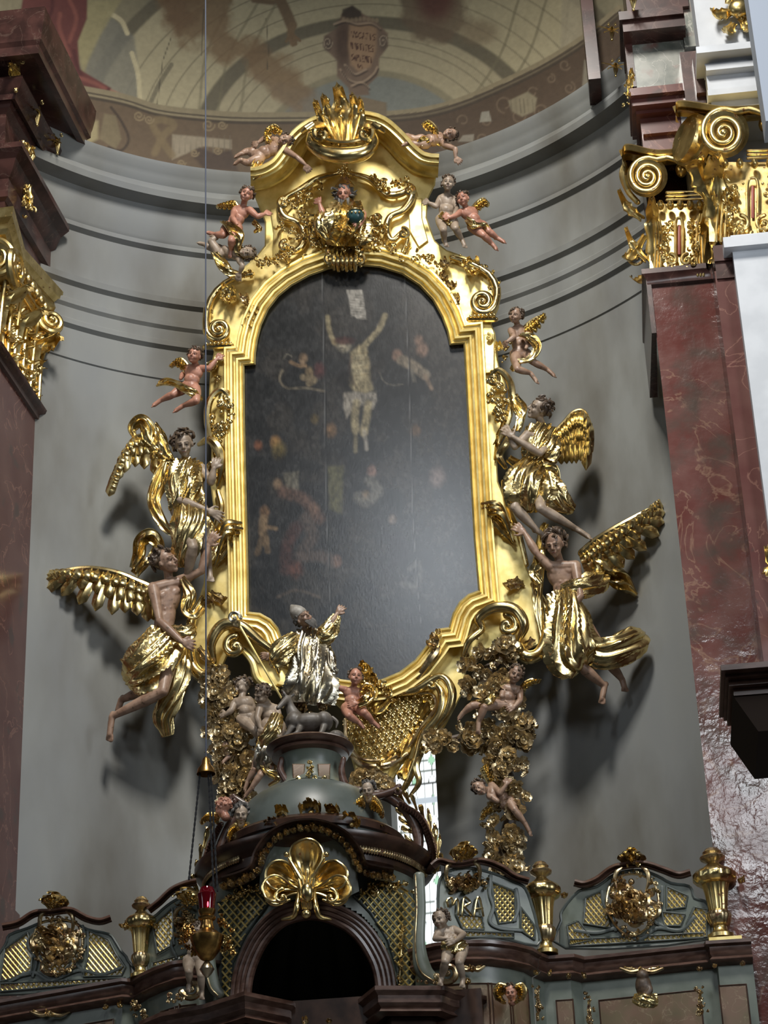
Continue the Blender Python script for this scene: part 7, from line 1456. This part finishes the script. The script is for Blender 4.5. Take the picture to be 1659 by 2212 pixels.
# ---- urns
def urn(label, x, yb, yt, w_, y, flut=True, parts=()):
    M = kmap(x, (yb+yt)/2, y); h = (yb-yt)/M.k*1.08; c = M(x, yb); r = w_/M.k; t = thing('gilded_urn', label, 'urn', c)
    def lt(name, prof, m_, fl=0):
        g = G(); n = 64; a = np.linspace(0, 2*math.pi, n, endpoint=False); g.grid(np.array([[[c[0]+r*R_*(1+fl*abs(math.sin(a_*6)))*math.cos(a_), c[1]+r*R_*(1+fl*abs(math.sin(a_*6)))*math.sin(a_), c[2]+h*z_] for a_ in a] for R_, z_ in prof]), cv=True, capu=True); obj(name, g, m_, t)
    lt('base', [(.62, 0), (.62, .04), (.5, .05), (.35, .09), (.32, .13)], gold_cap); lt('foot', [(.34, .13), (.45, .15), (.5, .18), (.58, .23), (.55, .27), (.42, .3)], gold_dk, .06); lt('shaft', [(.4, .3), (.42, .34), (.5, .5), (.56, .56), (.6, .58)], gold_cap, .12)
    lt('bowl', [(.62, .58), (.85, .6), (1.0, .64), (1.0, .69), (.85, .73), (.5, .77), (.3, .81)], gold, .05); lt('lid', [(.25, .81), (.3, .83), (.55, .86), (.6, .885), (.55, .9), (.35, .91), (.45, .94), (.3, .98), (.05, 1.0)], gold_dk, .03)
    for s_ in (-1, 1): g = G(); M2 = M; tuft(g, M2, x+s_*w_*.95, yb-(yb-yt)*.66, 13, 6, .02, int(x)+s_); obj('handle_leaf', g, gold_dk, t)
    return t
urn('gilded urn with silvery lid at the left between the two crestings', 303, 2112, 1944, 34, LL[5][1]+.1); urn('dark gilded urn between the lettered cresting and the large right cresting', 1181, 2062, 1868, 40, RC[6][1]+.12); urn('tall gilded urn at the right end of the choir cornice, topmost knob against red marble', 1558, 2028, 1838, 46, RR[5][1]+.16)
t = [o for o in COL.objects if 'topmost knob' in o.get('label', '')][0]; g = G(); c_ = kmap(1570, 2026, RR[5][1])(1568, 2030); g.box(c_+np.array([0, .16, .02]), (.12, .12, .018)); obj('plinth_block', g, gold_leaf, t)
# ---- dark ledges at the very bottom
zl = W(528, 2150, .55)[2]; pth = [tuple(Zp(x, y, zl)[:2]) for x, y in [(300, 2215), (345, 2196), (440, 2178), (528, 2150), (634, 2172), (650, 2190), (752, 2185), (810, 2138), (960, 2138), (985, 2148), (1052, 2160)]]
t = thing('lower_cornice', 'dark stepped cornice under the canopy arch, cut by the bottom edge', 'cornice', (pth[5][0], pth[5][1], 5)); g = G(); mould(g, pth, [(-.5, zl+.06), (-.1, zl+.05), (0, zl+.03), (.0, zl), (-.03, zl-.03), (-.03, zl-.08), (-.06, zl-.11), (-.04, zl-.14), (-.1, zl-.16)]); obj('moulding', g, wood, t)
g = G(); mould(g, pth, [(-.16, zl-.15), (-.2, zl-.5), (-.2, zl-.9)]); obj('frieze', g, wood_dk, t)
g = G(); tuft(g, kmap(690, 2206, .6), 660, 2206, 12, 5, .0, 3); tuft(g, kmap(690, 2206, .6), 712, 2206, 12, 5, .0, 4); obj('gilded_crown', g, gold_dk, t)
for x0, x1, yy in ((450, 600, .9), (870, 1000, .9)):
    pass
g = G(); box2(g, Zp(360, 2190, zl)[0], Zp(1040, 2150, zl)[0], .95, 1.6, 4.6, zl+.05); obj('core', g, wood_dk, t)
# ---- sanctuary lamp
LM = kmap(447, 2000, .1); c_ = LM(447, 2000)
t = thing('sanctuary_lamp', 'hanging brass sanctuary lamp with a dark red glass at lower left', 'lamp', LM(447, 2100))
def ll(name, prof, m_, par=t):
    g = G(); c0 = LM(447, 2000); g.lathe([(r_/LM.k, LM(447, y_)[2]) for r_, y_ in prof], (c0[0], c0[1], 0), 32); return obj(name, g, m_, par)
brass = mat('brass', (.55, .33, .1), .28, 1, (.3, .17, .06), 20, .004, 60); redg = mat('red_glass', (.07, .0, .003), .06, 0, spec=.8)
ll('glass', [(16, 1970), (18, 1950), (21, 1932), (19, 1930), (14, 1918), (4, 1914)], redg); ll('stem', [(6, 2046), (14, 2010), (16, 2004), (14, 1998), (13, 1990), (18, 1986), (19, 1982), (14, 1978), (17, 1974), (19, 1966)], brass)
ll('bowl', [(2, 2078), (14, 2072), (28, 2054), (33, 2040), (36, 2030), (37, 2024), (32, 2020), (16, 2008)], brass); ll('drop', [(2, 2112), (10, 2104), (16, 2094), (12, 2086), (6, 2078)], silver)
g = G(); g.ell(LM(449, 1953, .085), (.006, .005, .02), None, 8, 6); obj('flame', g, mat('flame', (1, .1, .1), .5, emit=(1, .05, .08, 6)), t)
g = G(); crust(g, LM, [(415, 2000), (400, 2030), (420, 2060)], 30, 12, 95, -.1, .1); crust(g, LM, [(478, 1990), (500, 2020), (490, 2060)], 18, 11, 96, -.1, .1); obj('filigree', g, brass, t)
t = thing('lamp_canopy', 'small bell-shaped smoke cap above the lamp where the chains meet', 'lamp', LM(445, 1668)); c1 = LM(445, 1655); g = G(); g.lathe([(21/LM.k, LM(445, 1672)[2]), (19/LM.k, LM(445, 1662)[2]), (11/LM.k, LM(445, 1652)[2]), (8/LM.k, LM(445, 1640)[2]), (2/LM.k, LM(445, 1634)[2])], (c1[0], c1[1], 0), 24); obj('cap', g, brass, t)
for (x0, y0), (x1, y1) in (((432, 1670), (408, 1900)), ((455, 1670), (470, 1925)), ((450, 1672), (462, 1930))):
    g = G(); a_, b_ = LM(x0, y0), LM(x1, y1)
    for i in range(40): p_ = a_+(b_-a_)*i/40; q_ = a_+(b_-a_)*(i+.9)/40; g.tube([p_, q_], .006+.002*(i % 2), 5)
    obj('chain', g, iron, t)
g = G(); p_ = LM(445, 1640); g.tube([p_+np.array([0, 0, .1*i]) for i in range(130)], .006, 6); o = obj('lamp_rope', g, mat('rope', (.06, .07, .1), .8)); tag(o, 'thin dark rope running straight up from the smoke cap to the vault', 'rope')
# things of one kind belong together
GR = {'angel': 'large carved angels holding the altar frame', 'putto': 'carved putti on the altar and canopy', 'cherub_head': 'carved cherub heads', 'flower_garland': 'gilded flower garlands under the altar frame', 'gilded_urn': 'gilded urns on the choir cornice', 'gilded_bracket': 'gilded leaf brackets under the high cornice', 'scroll_buttress': 'scroll buttresses of the canopy', 'small_scroll': 'wooden scrolls at the pedestal', 'choir_panelling': 'choir panelling bays', 'console': 'consoles beside the canopy arch', 'marble_pilaster': 'marble pilasters of the niche', 'gilded_mask': 'gilded drops on the frieze ends'}
for o in list(COL.objects):
    k_ = o.name.split('.')[0]
    if o.parent is None and k_ in GR and 'label' in o: o['group'] = GR[k_]
